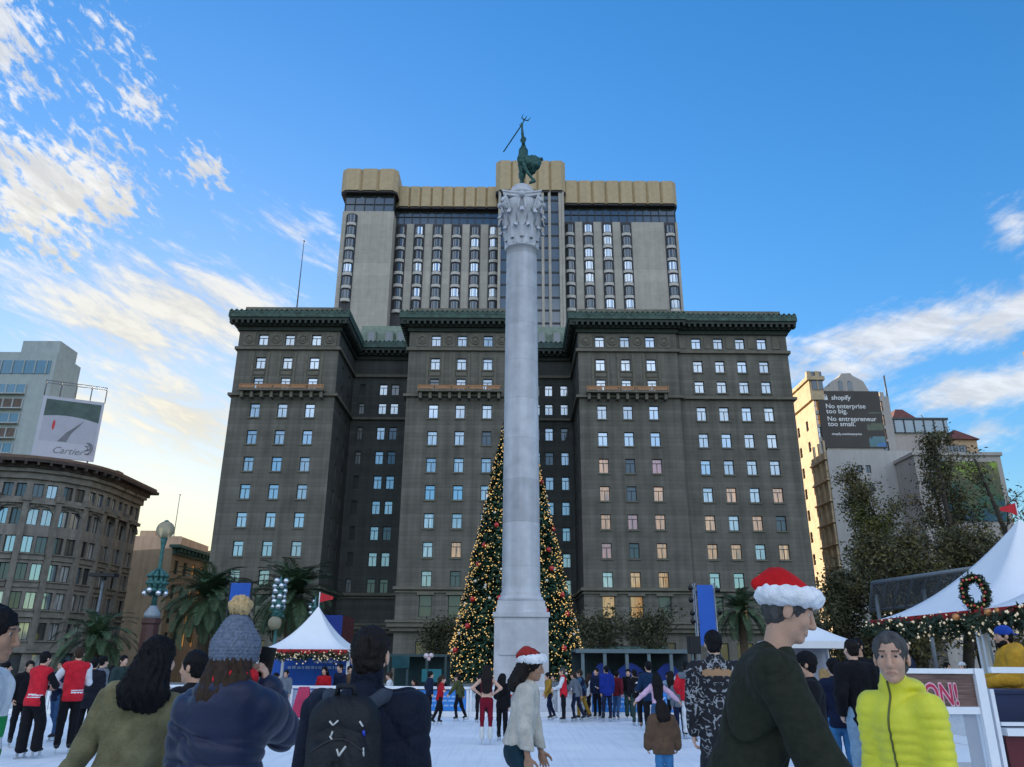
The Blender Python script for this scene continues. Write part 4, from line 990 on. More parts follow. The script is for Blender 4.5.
def surfnet(val, lo, h):
    ins = val < 0; c = [slice(None,-1), slice(1,None)]
    tot = sum(ins[c[a],c[b],c[e]].astype(np.int8) for a in (0,1) for b in (0,1) for e in (0,1))
    cells = np.argwhere((tot > 0) & (tot < 8)); idm = np.full(tot.shape, -1, np.int32); idm[tuple(cells.T)] = np.arange(len(cells))
    acc = np.zeros((len(cells),3)); cnt = np.zeros(len(cells))
    cor = [(a,b,e) for a in (0,1) for b in (0,1) for e in (0,1)]
    for p in cor:
        for ax in range(3):
            if p[ax]: continue
            q = list(p); q[ax] = 1
            v0 = val[tuple((cells+p).T)]; v1 = val[tuple((cells+q).T)]; m = (v0 < 0) != (v1 < 0)
            t = np.where(m, v0/np.where(m, v0-v1, 1), 0); t = np.clip(t,0.02,.98); pt = np.repeat(np.array(p,float)[None], len(cells), 0); pt[:,ax] += t
            acc[m] += pt[m]; cnt[m] += 1
    V = lo + (cells + acc/cnt[:,None])*h
    Q = []
    for ax in range(3):
        a, b = (ax+1)%3, (ax+2)%3
        s0 = [slice(None)]*3; s1 = [slice(None)]*3; s0[ax] = slice(None,-1); s1[ax] = slice(1,None)
        e = np.argwhere(ins[tuple(s0)] != ins[tuple(s1)])
        e = e[(e[:,a] > 0) & (e[:,b] > 0) & (e[:,a] < tot.shape[a]) & (e[:,b] < tot.shape[b])]
        if not len(e): continue
        def gi(da, db): f = e.copy(); f[:,a] -= da; f[:,b] -= db; return idm[tuple(f.T)]
        q = np.stack([gi(1,1), gi(0,1), gi(0,0), gi(1,0)], 1)
        fl = ~ins[tuple(e.T)]; q[fl] = q[fl][:,::-1]; Q.append(q)
    Q = np.concatenate(Q) if Q else np.zeros((0,4),int)
    Q = Q[(Q >= 0).all(1)]
    return V, Q
def folds(amp, f=1.0, seed=0):
    r = np.random.default_rng(seed); K = r.normal(size=(5,3))*V3(14,14,10)*f; ph = r.uniform(0,6,5)
    def fn(p):
        w = .7*np.sin(p@(K[3]*.6)+ph[3]) ; o = 0
        for i in range(3): o = o + np.sin(p@K[i]+ph[i]+1.6*w+np.sin(p@K[4]*.5))
        cz = 0
        for i in range(2): cz = cz + (1-np.abs(np.sin(p@(K[i+1]*.55+V3(0,0,9*f))+ph[i]+2.2*w)))**4
        return amp*(o*.35+cz*1.1)
    return fn
def strands(amp, c, seed=0, fz=9, fa=26):
    r = np.random.default_rng(seed); ph = r.uniform(0,6,4)
    def fn(p):
        a = np.arctan2(p[:,0]-c[0], p[:,1]-c[1]); z = p[:,2]
        return amp*(np.sin(a*fa+3*np.sin(z*fz+ph[0])+ph[1]) + .6*np.sin(a*fa*1.9+4*np.sin(z*fz*1.3+ph[2])))*.6
    return fn
def knit(amp, sp, c):
    def fn(p):
        a = np.arctan2(p[:,0]-c[0], p[:,1]-c[1]); z = p[:,2]/sp; row = np.floor(z)
        return amp*(np.abs(np.sin(PI*z))*-1 + .5*np.cos(a*34+row*PI))*-1*-1
    return fn
def fur(amp, seed=0, f=160):
    r = np.random.default_rng(seed); K = r.normal(size=(6,3))*f
    def fn(p): return amp*sum(np.sin(p@K[i]+2*np.sin(p@K[(i+1)%6]*.4)) for i in range(6))/3
    return fn
# materials for people
def cloth(name, c, var=.2, sc=9, bump=.6, bs=26, rough=.9, sheen=.03, spec=.12, **k): return M(name, c, rough, var, sc, bump=bump, bscale=bs, sheen=sheen, spec=spec, **k)
SKIN = {k: M('skin_'+k, c, .5, .07, 12, bump=.1, bscale=120, spec=.35) for k,c in dict(light=(.62,.37,.27), tan=(.50,.29,.20), brown=(.33,.18,.115), dark=(.12,.065,.042)).items()}
LIP = M('lips', (.40,.19,.14), .4, .05); EYEW = M('eye_white', (.42,.38,.35), .2, .02); IRIS = M('iris', (.03,.02,.015), .15, .02); BROWM = M('eyebrow', (.10,.06,.045), .9, .1)
HAIRM = {k: M('hair_'+k, c, .6, .35, 30, bump=.5, bscale=150, stretch=(1,1,.12), spec=.18) for k,c in dict(black=(.005,.004,.005), dark=(.012,.008,.007), brown=(.038,.022,.014), grey=(.075,.070,.068), blond=(.33,.21,.09)).items()}
BLADE = M('skate_blade', (.5,.52,.55), .3, .05, 5, metal=.9); BOOTK = M('boot_black', (.012,.012,.014), .45, .2, 9); BOOTW = M('boot_white', (.55,.55,.55), .5, .08, 9); BOOTG = M('boot_blue_grey', (.05,.08,.12), .5, .2, 9)

def rotv(v, ax, a):
    ax = nrm(ax); c, s_ = math.cos(a), math.sin(a); v = np.asarray(v,float); return v*c + np.cross(ax,v)*s_ + ax*(ax@v)*(1-c)
UP = V3(0,0,1)
def unit(d): return nrm(V3(*d))

def hand_shape(w, d, n, s_, sc=1.0, curl=.5, spread=.12, fist=0):
    """five fingers: d along the hand, n palm normal, s_ thumb side"""
    H = Sh(.008); F = np.stack([s_, d, n])
    H.rc(w-d*.055*sc, w+d*.01*sc, .027*sc, .026*sc, k=.01)
    H.el(w+d*.052*sc, V3(.042,.056,.0175)*sc, F, k=.016)
    for i,(b,L,rad) in enumerate(((.030,.074,.0096),(.010,.083,.0098),(-.010,.077,.0094),(-.029,.060,.0085))):
        p = w+d*(.092-.006*abs(i-1.2))*sc + s_*b*sc; dr = nrm(d+s_*(.16-.11*i)*spread/.12)
        ax = s_ if np.cross(s_,d)@n > 0 else -s_
        for j,(f,cm) in enumerate(((.45,.75),(.31,1.15),(.24,.9))):
            dr = rotv(dr, ax, curl*cm*(1+.08*i)); q = p+dr*L*f*sc; H.rc(p, q, rad*(1-.08*j)*sc, rad*(1-.08*(j+1))*sc, k=.006); p = q
    p = w+d*.022*sc+s_*.026*sc; dr = nrm(d*.62+s_*.72+n*.25)
    for j,(L,rad) in enumerate(((.042,.0145),(.034,.0115),(.026,.0098))):
        q = p+dr*L*sc; H.rc(p,q,rad*sc,rad*.9*sc,k=.008); p = q; dr = nrm(dr*.75+d*.35+n*.3*curl*2 - s_*.12*j)
    return H

ARM = dict(down=((.13,-.03,-1),(.03,.16,-1)), hips=((.72,-.25,-.62),(-.62,.25,-.45)), out=((1,.05,-.32),(1,.12,-.28)), fwd=((.2,.35,-.9),(0,.9,-.25)),
           fold=((.22,.12,-1),(-.75,.75,.12)), pocket=((.32,-.22,-1),(-.22,.42,-.9)), up=((.25,.7,-.45),(-.05,.45,.9)), phone=((.35,.45,-.8),(-.35,.55,.8)), back=((.2,-.4,-.9),(.1,-.15,-1)), swing=((.25,.5,-.85),(.1,.6,-.7)))
LEG = dict(stand=((.03,0,-1),(.0,-.02,-1)), wide=((.14,.03,-1),(.10,-.06,-1)), stepf=((.04,.32,-1),(.03,-.02,-1)), stepb=((.05,-.22,-1),(.04,-.50,-1)), bend=((.06,.38,-1),(.04,-.42,-1)), glide=((.10,.22,-1),(.09,-.20,-1)), kick=((.1,-.35,-.95),(.1,-.9,-.7)))

def person(label, x, y, head, hgt, top, legs, group=None, z=0.0, fem=False, skin='tan', hair=('short','black'), arms=('down','down'), leg=('stand','stand'), lean=0.0, side=0.0, twist=0.0,
           hyaw=0.0, hpitch=0.0, res=None, hat=None, boot='skate', bootm=None, extras=(), bulk=1.0, curl=.45, cat='person', name='person', mono=None, hlift=0.0, hand_res=None, head_res=None, palms=(None,None), hsc=1.0):
    """head: heading in degrees, 0 = facing away from the camera (+Y), 180 = towards it, 90 = to the left, -90 = to the right"""
    s = hgt/1.75; dist = math.hypot(x,y); hres = res or min(.017, max(.0068, dist*.0019))
    rt = V3(1,0,0); fw = V3(0,1,0); ta = nrm(rotv(rotv(UP, rt, -lean), fw, side))
    tw = R(twist); r_t = nrm(rotv(rt, ta, tw)); r_t = nrm(r_t - ta*(r_t@ta)); f_t = np.cross(ta, r_t)
    Hc = V3(0,0,0.0); skl = (.10 if boot == 'skate' else .03)
    hipw = (.088 if not fem else .092)*s
    jl = {}
    for i,sg in ((0,-1),(1,1)):
        hp = Hc+rt*sg*hipw; a,b = LEG[leg[i]] if isinstance(leg[i],str) else leg[i]
        a = unit((a[0]*sg,a[1],a[2])); b = unit((b[0]*sg,b[1],b[2])); kn = hp+a*.425*s; an = kn+b*.415*s; jl[i] = [hp,kn,an]
    low = min(jl[0][2][2], jl[1][2][2]); lift = skl+.075*s-low
    up = V3(0,0,lift); Hc = Hc+up
    for i in jl: jl[i] = [q+up for q in jl[i]]
    wa = Hc+ta*.14*s; chs = Hc+ta*.37*s; nb = Hc+ta*.545*s
    shw = (.185 if not fem else .162)*s*(1+.12*(bulk-1))
    ja = {}
    for i,sg in ((0,-1),(1,1)):
        sh = nb-ta*.065*s+r_t*sg*shw
        if arms[i][0] == 'ik':      # wrist target measured from the head centre (right, forward, up) and an elbow hint
            hc0 = nb + nrm(ta*.6+UP*.4)*.165*s; v = arms[i][1]; T_ = hc0+(r_t*v[0]+f_t*v[1]+UP*v[2])*s; dv = T_-sh; l = min(np.linalg.norm(dv), .52*s); dv = nrm(dv); la, lb = .285*s, .245*s
            ca = (la*la+l*l-lb*lb)/(2*la*l); ca = max(-1,min(1,ca)); h = arms[i][2]; pv = r_t*h[0]+f_t*h[1]+UP*h[2]; pv = nrm(pv-dv*(pv@dv)); elb = sh+dv*la*ca+pv*la*math.sqrt(max(0,1-ca*ca)); wr = sh+dv*l; ja[i] = [sh,elb,wr,nrm(nrm(wr-elb)+(V3(0,0,0) if len(arms[i]) < 4 else (r_t*arms[i][3][0]+f_t*arms[i][3][1]+UP*arms[i][3][2])))]; continue
        a,b = ARM[arms[i]] if isinstance(arms[i],str) else arms[i]
        mp = lambda v: nrm(r_t*v[0]*sg+f_t*v[1]+UP*v[2]); a = mp(a); b = mp(b); elb = sh+a*.285*s; wr = elb+b*.245*s; ja[i] = [sh,elb,wr,b]
    hy = R(hyaw); fh = rotv(f_t if lean < .5 else fw, UP, hy); rh = nrm(np.cross(fh, UP)); fh = rotv(fh, rh, R(hpitch)); uh = np.cross(rh, fh)
    hc = nb + nrm(ta*.6+UP*.4)*.165*s*(.4+.6*hsc) + fh*.025*s + UP*hlift; FH = np.stack([rh,fh,uh]); hs_ = (s*.5+.5)*hsc
    def hp_(a,b,c): return hc + (rh*a+fh*b+uh*c)*hs_
    root = thing(name, label, cat, (x,y,z), group, R(head))
    FT = np.stack([r_t,f_t,ta])
    # ---- body: one continuous figure
    B = Sh(.04); tb = min(1.0, bulk)**1.3; B.rc(Hc+ta*.0, wa, .135*s*tb, .115*s*tb, fr=FT, sv=(1,.72,1)); B.rc(wa, nb-ta*.15*s, .115*s*tb, .130*s*tb, fr=FT, sv=(1,.70,1))
    B.rc(ja[0][0]+r_t*.03, ja[1][0]-r_t*.03, .050*s, .050*s); B.rc(nb-ta*.06, nb+ta*.02, .048*s, .044*s)
    for i in (0,1):
        sh,el_,wr,b = ja[i]; B.rc(sh,el_,.052*s,.041*s,k=.03); B.rc(el_,wr,.042*s,.028*s,k=.015)
        hp,kn,an = jl[i]; B.rc(hp,kn,.082*s,.054*s,k=.03); B.rc(kn,an,.055*s,.036*s,k=.02)
        B.rc(an, an+V3(0,.10*s,-.045*s), .036*s, .028*s, k=.02)
    bv, bq = B.mesh(max(hres*1.25,.010))
    # head and neck
    Hd = Sh(.02*hs_); e = lambda c,r,**k: Hd.el(hp_(*c), V3(*r)*hs_, FH, **k)
    e((0,-.012,.035),(.076,.095,.090)); e((0,.022,-.045),(.058,.070,.078)); e((0,.068,-.098),(.026,.022,.020))
    for sg in (-1,1): e((sg*.037,.066,-.022),(.026,.024,.030)); e((sg*.078,-.008,-.004),(.011,.021,.034),k=.006)
    Hd.rc(hp_(-.035,.078,.034),hp_(.035,.078,.034),.014*hs_,.014*hs_,k=.014)
    for sg in (-1,1): e((sg*.032,.100,.012),(.017,.017,.013),sub=True,k=.010); e((sg*.032,.0745,.012),(.0135,.0135,.0125),k=.003)
    Hd.rc(hp_(0,.088,.022),hp_(0,.112,-.030),.0095*hs_,.0140*hs_,k=.010); e((0,.100,-.036),(.019,.013,.010),k=.008)
    Hd.rc(hp_(-.021,.083,-.066),hp_(.021,.083,-.066),.0085*hs_,.0085*hs_,k=.008); e((0,.089,-.060),(.012,.008,.006),k=.006); e((0,.089,-.0735),(.014,.009,.007),k=.006)
    Hd.rc(nb-ta*.03*s, hp_(0,-.02,-.045), (.056 if not fem else .048)*s*hsc, (.050 if not fem else .044)*s*hsc, k=.025)
    hv, hq = Hd.mesh(head_res or max(.0045, min(.012, dist*.00125)))
    fc = (hv[hq].mean(1)-hc)@FH.T/hs_; mi = np.zeros(len(hq), int)
    for sg in (-1,1):
        d = np.linalg.norm(fc-V3(sg*.032,.0745,.012),axis=1); em = (d < .0165)&(fc[:,1] > .080)&(np.abs(fc[:,2]-.012) < .0055); mi[em] = 2
        mi[em & (np.hypot(fc[:,0]-sg*.032, fc[:,2]-.012) < .0072)] = 3
        mi[(np.abs(fc[:,0]-sg*.034) < .020)&(np.abs(fc[:,2]-.036-.01*(.02-np.abs(fc[:,0]-sg*.034))) < .005)&(fc[:,1] > .06)] = 4
    mi[(np.abs(fc[:,0]) < .020)&(np.abs(fc[:,2]+.067) < .0070)&(fc[:,1] > .086)] = 1
    VV = [bv, hv]; QQ = [bq, hq+len(bv)]; MI = [np.zeros(len(bq),int), mi]; nvt = len(bv)+len(hv)
    for i,sg in ((0,-1),(1,1)):
        sh,el_,wr,b = ja[i]; d = nrm(b); inn = -r_t*sg
        n = palms[i] if palms[i] is not None else (inn - d*(inn@d)); 
        if palms[i] is not None: n = r_t*n[0]*sg+f_t*n[1]+UP*n[2]; n = n-d*(n@d)
        n = nrm(n) if np.linalg.norm(n) > .2 else nrm(f_t-d*(f_t@d))
        t_ = f_t*1.0 + UP*.4*0; t_ = t_-d*(t_@d)-n*(t_@n)
        t_ = nrm(t_) if np.linalg.norm(t_) > .15 else nrm(np.cross(n,d))
        hv2, hq2 = hand_shape(wr, d, n, t_, s*.98, curl).mesh(hand_res or max(.0042, min(.006, dist*.0010)))
        VV.append(hv2); QQ.append(hq2+nvt); MI.append(np.zeros(len(hq2),int)); nvt += len(hv2)
    body = link('body', npmesh('body', np.concatenate(VV), np.concatenate(QQ), mono or [SKIN[skin],LIP,EYEW,IRIS,BROWM], None if mono else np.concatenate(MI), True), root)
    K = dict(root=root, s=s, ta=ta, rt=r_t, ft=f_t, FT=FT, Hc=Hc, wa=wa, nb=nb, ja=ja, jl=jl, hc=hc, hp=hp_, FH=FH, hs=hs_, res=hres, shw=shw, uh=uh, fh=fh, rh=rh)
    # ---- clothes
    for i,g in enumerate(top): garment(K, g, bulk, fem, i)
    if legs: trousers(K, legs, fem)
    if hair and hair[0] != 'none': hair_piece(K, hair)
    if hat: headwear(K, hat)
    for i in (0,1):
        hp,kn,an = jl[i]; sd = nrm(an-kn); tilt = V3(0,sd[1],0)
        boot_piece(K, an, sd, boot, bootm or BOOTK, i)
    for f in extras: f(K)
    return K
def addm(K, sh, name, m, res=None, parent=None, mi=None):
    v, q = sh.mesh(res or K['res']); 
    return link(name, npmesh(name, v, q, m if isinstance(m,(list,tuple)) else [m], None if mi is None else mi(v[q].mean(1)), True), parent or K['root'])
def garment(K, g, bulk, fem, idx):
    """g: name, mat, th (thickness), hem (below the hip centre), sleeve ('long','short',None), torso, collar, hood, quilt, fold"""
    s,ta,rt,ft,FT,Hc,wa,nb = (K[k] for k in ('s','ta','rt','ft','FT','Hc','wa','nb')); th = g.get('th',.014)*1.0; q = g.get('quilt'); hem = g.get('hem',.06)
    A = Sh(g.get('k',.045)); bk = bulk
    if g.get('torso',True):
        bot = Hc-ta*hem*s
        qt = lambda o: None if not q else (q[0],q[1],o)
        A.rc(bot-ta*.05, wa, (.150+g.get('flare',0))*s*bk+th, .128*s*bk+th, fr=FT, sv=(1,.80,1), quilt=qt(0))
        if hem > -.1: A.el(Hc-ft*.035*s-ta*.02*s, V3(.135*s*bk+th,.090*s+th,.13*s), FT, k=.06)
        A.rc(wa, nb-ta*.14*s, .128*s*bk+th, .150*s*(bk*.5+.5)+th, fr=FT, sv=(1,.76,1), quilt=qt(0.0))
        if fem and not q: 
            for sg in (-1,1): A.el(nb-ta*.20*s+ft*.075*s+rt*sg*.065*s, V3(.07,.06,.075)*s, FT)
        A.rc(K['ja'][0][0]+rt*.02, K['ja'][1][0]-rt*.02, .056*s+th, .056*s+th)
        A.rc(nb-ta*.07*s, nb+ta*(.0)*s, .068*s+th*.5, .052*s+th*.4)
        if g.get('collar'): 
            c = g['collar']; A.rc(nb+ta*.02*s, nb+ta*(.02+c)*s+ft*.012, .056*s+th*.4, .062*s+th*.3, k=.02)
        if g.get('hood'):
            A.el(nb-ft*.085*s-ta*.02*s, V3(.125,.07,.10)*s*g['hood'], FT, k=.03); A.el(nb-ft*.04*s+ta*.035*s, V3(.12,.10,.045)*s*g['hood'], FT, k=.03)
            if g['hood'] > 1.2: A.rc(nb+rt*.09*s+ta*.03*s-ft*.02, nb-rt*.09*s+ta*.03*s-ft*.02, .04,.04,k=.03)
    if g.get('sleeve','long'):
        for i in (0,1):
            sh,el_,wr,b = K['ja'][i]; e2 = wr - nrm(b)*.005
            A.rc(sh, el_, .060*s+th, .050*s+th, k=.04, quilt=None if not q else (q[0],q[1]*.8,0))
            if g.get('sleeve','long') == 'long': A.rc(el_, e2-nrm(b)*.01, .050*s+th, (.034 if not g.get('cuff') else g['cuff'])*s+th, k=.02, quilt=None if not q else (q[0],q[1]*.8,.02))
    if g.get('torso',True): A.cut(Hc-ta*hem*s, -ta)
    if g.get('neck'): A.cut(nb+ta*g['neck']*s, ta)
    A.disp.append(folds(g.get('fold',.006), g.get('ff',1.0), 11+idx+int(abs(Hc[2]*997))%50))
    for f in g.get('disp',[]): A.disp.append(f(K))
    mi = g.get('mi')
    return addm(K, A, g['name'], g['mat'], parent=K['root'], res=g.get('res'), mi=None if mi is None else (lambda c: mi(K,c)))
def trousers(K, t, fem):
    s,ta,FT,Hc,wa = (K[k] for k in ('s','ta','FT','Hc','wa')); th = t.get('th',.012); A = Sh(.035)
    A.rc(Hc-ta*.02*s, Hc+ta*.10*s, .142*s+th*.5, .120*s+th*.5, fr=FT, sv=(1,.74,1))
    if fem or True: A.el(Hc-ta*.03*s-K['ft']*.038*s, V3(.125,.08,.11)*s, FT, k=.05)
    w = t.get('wide',0)
    for i in (0,1):
        hp,kn,an = K['jl'][i]; A.rc(hp,kn,.088*s+th,.060*s+th+w*.5,k=.03); A.rc(kn, kn+(an-kn)*t.get('len',.97), .060*s+th+w*.5, .044*s+th+w,k=.03)
    A.cut(Hc+ta*.12*s, ta); A.disp.append(folds(t.get('fold',.005), 1.3, 77))
    for i in (0,1):
        hp,kn,an = K['jl'][i]
    o = addm(K, A, t.get('name','trousers'), t['mat']); return o
def boot_piece(K, an, sd, kind, m, i):
    s = K['s']; fwd = V3(0,1,0)
    back = math.atan2(-sd[1], -sd[2]); pitch = -max(0.0, -sd[1]-.15)*.9
    f = rotv(fwd, V3(1,0,0), pitch); u = rotv(UP, V3(1,0,0), pitch)
    A = Sh(.025); A.rc(an+u*(.13 if kind == 'skate' else .03)*s, an-u*.01*s, .050*s, .050*s); A.rc(an-u*.035*s-f*.02*s, an-u*.048*s+f*.13*s, .040*s, .032*s)
    A.el(an-u*.03*s+f*.03*s, V3(.038,.08,.045)*s, np.stack([V3(1,0,0),f,u])); A.cut(an-u*.075*s, -u)
    res = max(K['res'], .009); v, q = A.mesh(res); o = link('skate' if kind == 'skate' else 'shoe', npmesh('skate', v, q, [m], None, True), K['root'])
    if kind == 'skate':
        b = MB(); F = Matrix([list(V3(1,0,0)),list(f),list(u)]).transposed()
        b.obox(tuple(an-u*.155*s+f*.03*s), .005, .28*s, .022, F); 
        for d in (-.05,.10): b.obox(tuple(an-u*.108*s+f*d*s), .02, .05, .075*s, F)
        link('blade', b.mesh('blade', [BLADE]), o)
def hair_piece(K, hr):
    kind, col = hr[:2]; hp, FH, hs = K['hp'], K['FH'], K['hs']; A = Sh(.02)
    th = hr[2] if len(hr) > 2 else .012
    if kind == 'crop': th = .008
    A.el(hp(0,-.018,.042), V3(.079+th,.093+th,.088+th)*hs, FH); A.el(hp(0,-.045,-.014), V3(.071+(th*.6 if kind not in ('crop','short') else .002),.060+(th*.6 if kind not in ('crop','short') else .002),.078)*hs, FH)
    if kind in ('long','straight','wavy','tail'):
        L = hr[3] if len(hr) > 3 else .30; w = 1.0; b0 = hp(0,-.07,-.03); bk = -K['ft']
        if kind == 'tail':
            A.el(hp(0,-.125,.0), V3(.03,.03,.03)*hs, FH); A.rc(hp(0,-.13,.0), K['nb']+bk*.135*K['s']-K['ta']*(L-.15), .030, .020)
            A.rc(hp(0,-.11,.03), K['nb']+bk*.135*K['s']-K['ta']*(L-.22), .028,.030)
        else:
            for a,d,rr in ((-.062,.0,.040),(.062,.0,.040),(0,-.03,.055),(-.04,-.02,.045),(.04,-.02,.045)):
                st = hp(a,-.05+d,.0); en = K['nb'] + K['rt']*a*1.35*K['s'] + bk*(.115 if d < -.01 else .09)*K['s'] - K['ta']*(L-.12)*(1 if abs(a) < .05 else .85)
                md = K['nb'] + K['rt']*a*1.3*K['s'] + bk*(.105)*K['s'] - K['ta']*.0
                A.rc(st, md, rr*hs+th*.5, rr*1.05*hs+th, k=.03); A.rc(md, en, rr*1.05*hs+th, rr*.75*hs+th*.5, k=.03)
    A.el(hp(0,.125,-.045), V3(.075,.075,.082)*hs, FH, sub=True, k=.01)      # clears the face
    A.el(hp(0,.135,.015 if kind != 'crop' else .026), V3(.066,.070,.046)*hs, FH, sub=True, k=.015)
    if kind in ('crop','short'): A.disp.append(fur(.0035, 4, 55))
    pass
    A.disp.append(strands(.004 if kind in ('crop','short') else .007 if kind != 'wavy' else .011, hp(0,-.03,0), 3, 9 if kind != 'wavy' else 22, 22)); A.disp.append(folds(.004, 4.0, 5)); A.disp.append(strands(.003, hp(.05,.05,0), 8, 15, 61))
    return addm(K, A, 'hair', HAIRM[col], res=min(K['res'], .011) if K['res'] > .008 else .0068)
def headwear(K, h):
    kind = h[0]; hp, FH, hs = K['hp'], K['FH'], K['hs']
    if kind == 'pom':
        A = Sh(.02); A.el(hp(0,-.012,.065), V3(.106,.122,.105)*hs, FH); A.rc(hp(0,-.012,.075), hp(0,-.02,.150), .104*hs, .074*hs, k=.05); A.rc(hp(0,-.012,.02),hp(0,-.012,.05),.110*hs,.110*hs,fr=FH,sv=(1,1.12,1),k=.03)
        A.cut(hp(0,0,-.012), -K['uh'])
        A.disp.append(knit(.0045, .017, hp(0,-.015,0))); o = addm(K, A, 'knit_hat', h[1], res=.0045)
        Pm = Sh(.01); Pm.el(hp(.004,-.02,.262), V3(.060,.060,.056)*hs, FH); Pm.disp.append(fur(.006, 3, 90)); addm(K, Pm, 'pompom', h[2], res=.0042, parent=o)
    if kind == 'santa':
        A = Sh(.03); A.el(hp(0,-.02,.080), V3(.090,.108,.070)*hs, FH); A.el(hp(0,-.055,.115), V3(.070,.075,.055)*hs, FH); A.rc(hp(0,-.08,.125), hp(h[3] if len(h) > 3 else -.02,-.15,.075), .050*hs, .032*hs); A.cut(hp(0,0,.03), -K['uh'])
        A.disp.append(folds(.006, 1.6, 4)); o = addm(K, A, 'santa_hat', h[1], res=min(.008,K['res']))
        Bm = Sh(.01); n = 14
        for k in range(n):
            a0, a1 = 2*PI*k/n, 2*PI*(k+1)/n; f = lambda a: hp(.082*math.sin(a), -.012+.100*math.cos(a), .062+.026*math.cos(a))
            Bm.rc(f(a0), f(a1), .041*hs, .041*hs, k=.012)
        Bm.disp.append(fur(.005, 5, 85)); addm(K, Bm, 'fur_brim', h[2], res=min(.0065,K['res']), parent=o)
    if kind in ('cap','beanie'):
        A = Sh(.02); A.el(hp(0,-.012,.055), V3(.090,.106,.088)*hs, FH); A.cut(hp(0,0,.022 if kind == 'cap' else .01), -K['uh'])
        if kind == 'cap': A.rc(hp(-.03,.09*h[2],.035), hp(.03,.09*h[2],.035), .012, .012); 
        o = addm(K, A, kind, h[1], res=min(.008,K['res']))
        if kind == 'cap':
            C = Sh(.01); C.el(hp(0,.10*h[2],.030), V3(.068,.075,.010)*hs, FH); addm(K, C, 'cap_peak', h[1], res=min(.007,K['res']), parent=o)
    if kind == 'helmet':
        A = Sh(.02); A.el(hp(0,-.012,.055), V3(.100,.120,.095)*hs, FH); A.cut(hp(0,0,.015), -K['uh']); addm(K, A, 'helmet', h[1], res=min(.009,K['res']))
    if kind == 'headband':
        A = Sh(.01); A.rc(hp(0,-.012,.05), hp(0,-.012,.07), .092*hs,.092*hs,fr=FH,sv=(1,1.14,1)); addm(K, A, 'cap', h[1])
# ================================================================== bronze figure on the column
PATINA = M('bronze_patina', (.018,.055,.05), .5, .5, 9, col2=(.03,.10,.085), bump=.4, metal=.3)
sx_ = P(522.5,183,DY)[0]; hst = (P(521,145,DY)[1]-P(521,182,DY)[1])*1.0
def statue_extras(K):
    s = K['s']; ft, rt, ta, Hc = K['ft'], K['rt'], K['ta'], K['Hc']
    A = Sh(.06*s); R_ = V3(1,0,0)
    # gown: clings to the front leg, billows out behind
    A.rc(Hc+ta*.02*s, K['jl'][1][1]-UP*.05*s, .17*s, .10*s); A.rc(Hc+ta*.1*s, K['nb']-ta*.2*s, .14*s, .13*s)
    A.rc(K['jl'][1][1], K['jl'][1][2]+UP*.12*s, .085*s, .055*s)
    for a,b,c,r in ((.0,-.30,.02,.13),(.0,-.46,-.08,.10),(-.05,-.38,-.22,.13),(.05,-.26,-.34,.12),(0,-.55,.03,.07),(0,-.22,-.18,.16)):
        A.rc(Hc+V3(0,-.08,-.05)*s, Hc+V3(a,b,c)*s, .13*s, r*s, k=.09*s)
    A.disp.append(folds(.022*s, .55/s*1.3, 8)); addm(K, A, 'gown', PATINA, res=.035)
    m = MB(); w = K['ja'][1][2]; 
    w2 = K['ja'][0][2]; 
STG = dict(head=-90)
KS = person('green bronze woman raising a trident, robes blowing, on top of the column', sx_, DY, 88, hst*1.38, [], None, z=ZST-.02, fem=True, hair=('bun','black'), mono=[PATINA],
    arms=((( .30,.10,1.0),(.05,.05,1)), ((.55,-.35,-.7),(.3,-.6,-.2))), leg=((.02,-.22,-1),(.0,-.45,-1)) and (((.03,-.25,-1),(.02,-.55,-.9)),((.0,.02,-1),(0,0,-1))), lean=-.06, boot='shoe', bootm=PATINA, res=.035, hand_res=.02, head_res=.02, extras=(statue_extras,), cat='statue', name='statue')
for o in KS['root'].children:
    if o.name.startswith('hair'): o.data.materials.clear(); o.data.materials.append(PATINA)
w = KS['ja'][0][2]; s = KS['s']
rl = lambda v: V3(*v)
tip = w + V3(0,.16,.36)*s*.9; tail = w + V3(0,-.0,0)*s
dirv = None
# trident: from the raised hand down towards the left of the picture (the figure's front)
pa_ = w+V3(0,-.06,.20)*s*1.1; pb_ = w+V3(0,.62,-1.02)*s*.86
m = MB(); m.tube([tuple(pb_),tuple(w+V3(0,.02,.03)*s),tuple(pa_)], [.035,.04,.035], 6); dv = Vector(pa_-pb_).normalized(); sd_ = Vector((0,-dv.z,dv.y))
for o_ in (-1,0,1):
    q0 = Vector(pa_)+sd_*o_*.17*s*.7; m.tube([Vector(pa_),Vector(pa_)+sd_*o_*.15*s*.7+dv*.03*s, q0+dv*.16*s], [.035,.035,.015], 6)
tr_o = link('trident', m.mesh('trident', [PATINA])); tr_o.matrix_world = Matrix.Translation((sx_,DY,ZST-.02)) @ Matrix.Rotation(R(88),4,'Z'); tag(tr_o, 'thin green bronze trident held up by the statue on the column', 'trident')
m = MB(); w1 = KS['ja'][1][2]; m.torus(tuple(w1+V3(0,.0,.02)), .16*s, .035*s, 18, 6, axis='X'); o = link('laurel_wreath', m.mesh('laurel_wreath', [PATINA])); o.matrix_world = tr_o.matrix_world.copy(); tag(o, 'bronze laurel ring in the lowered hand of the statue', 'wreath')

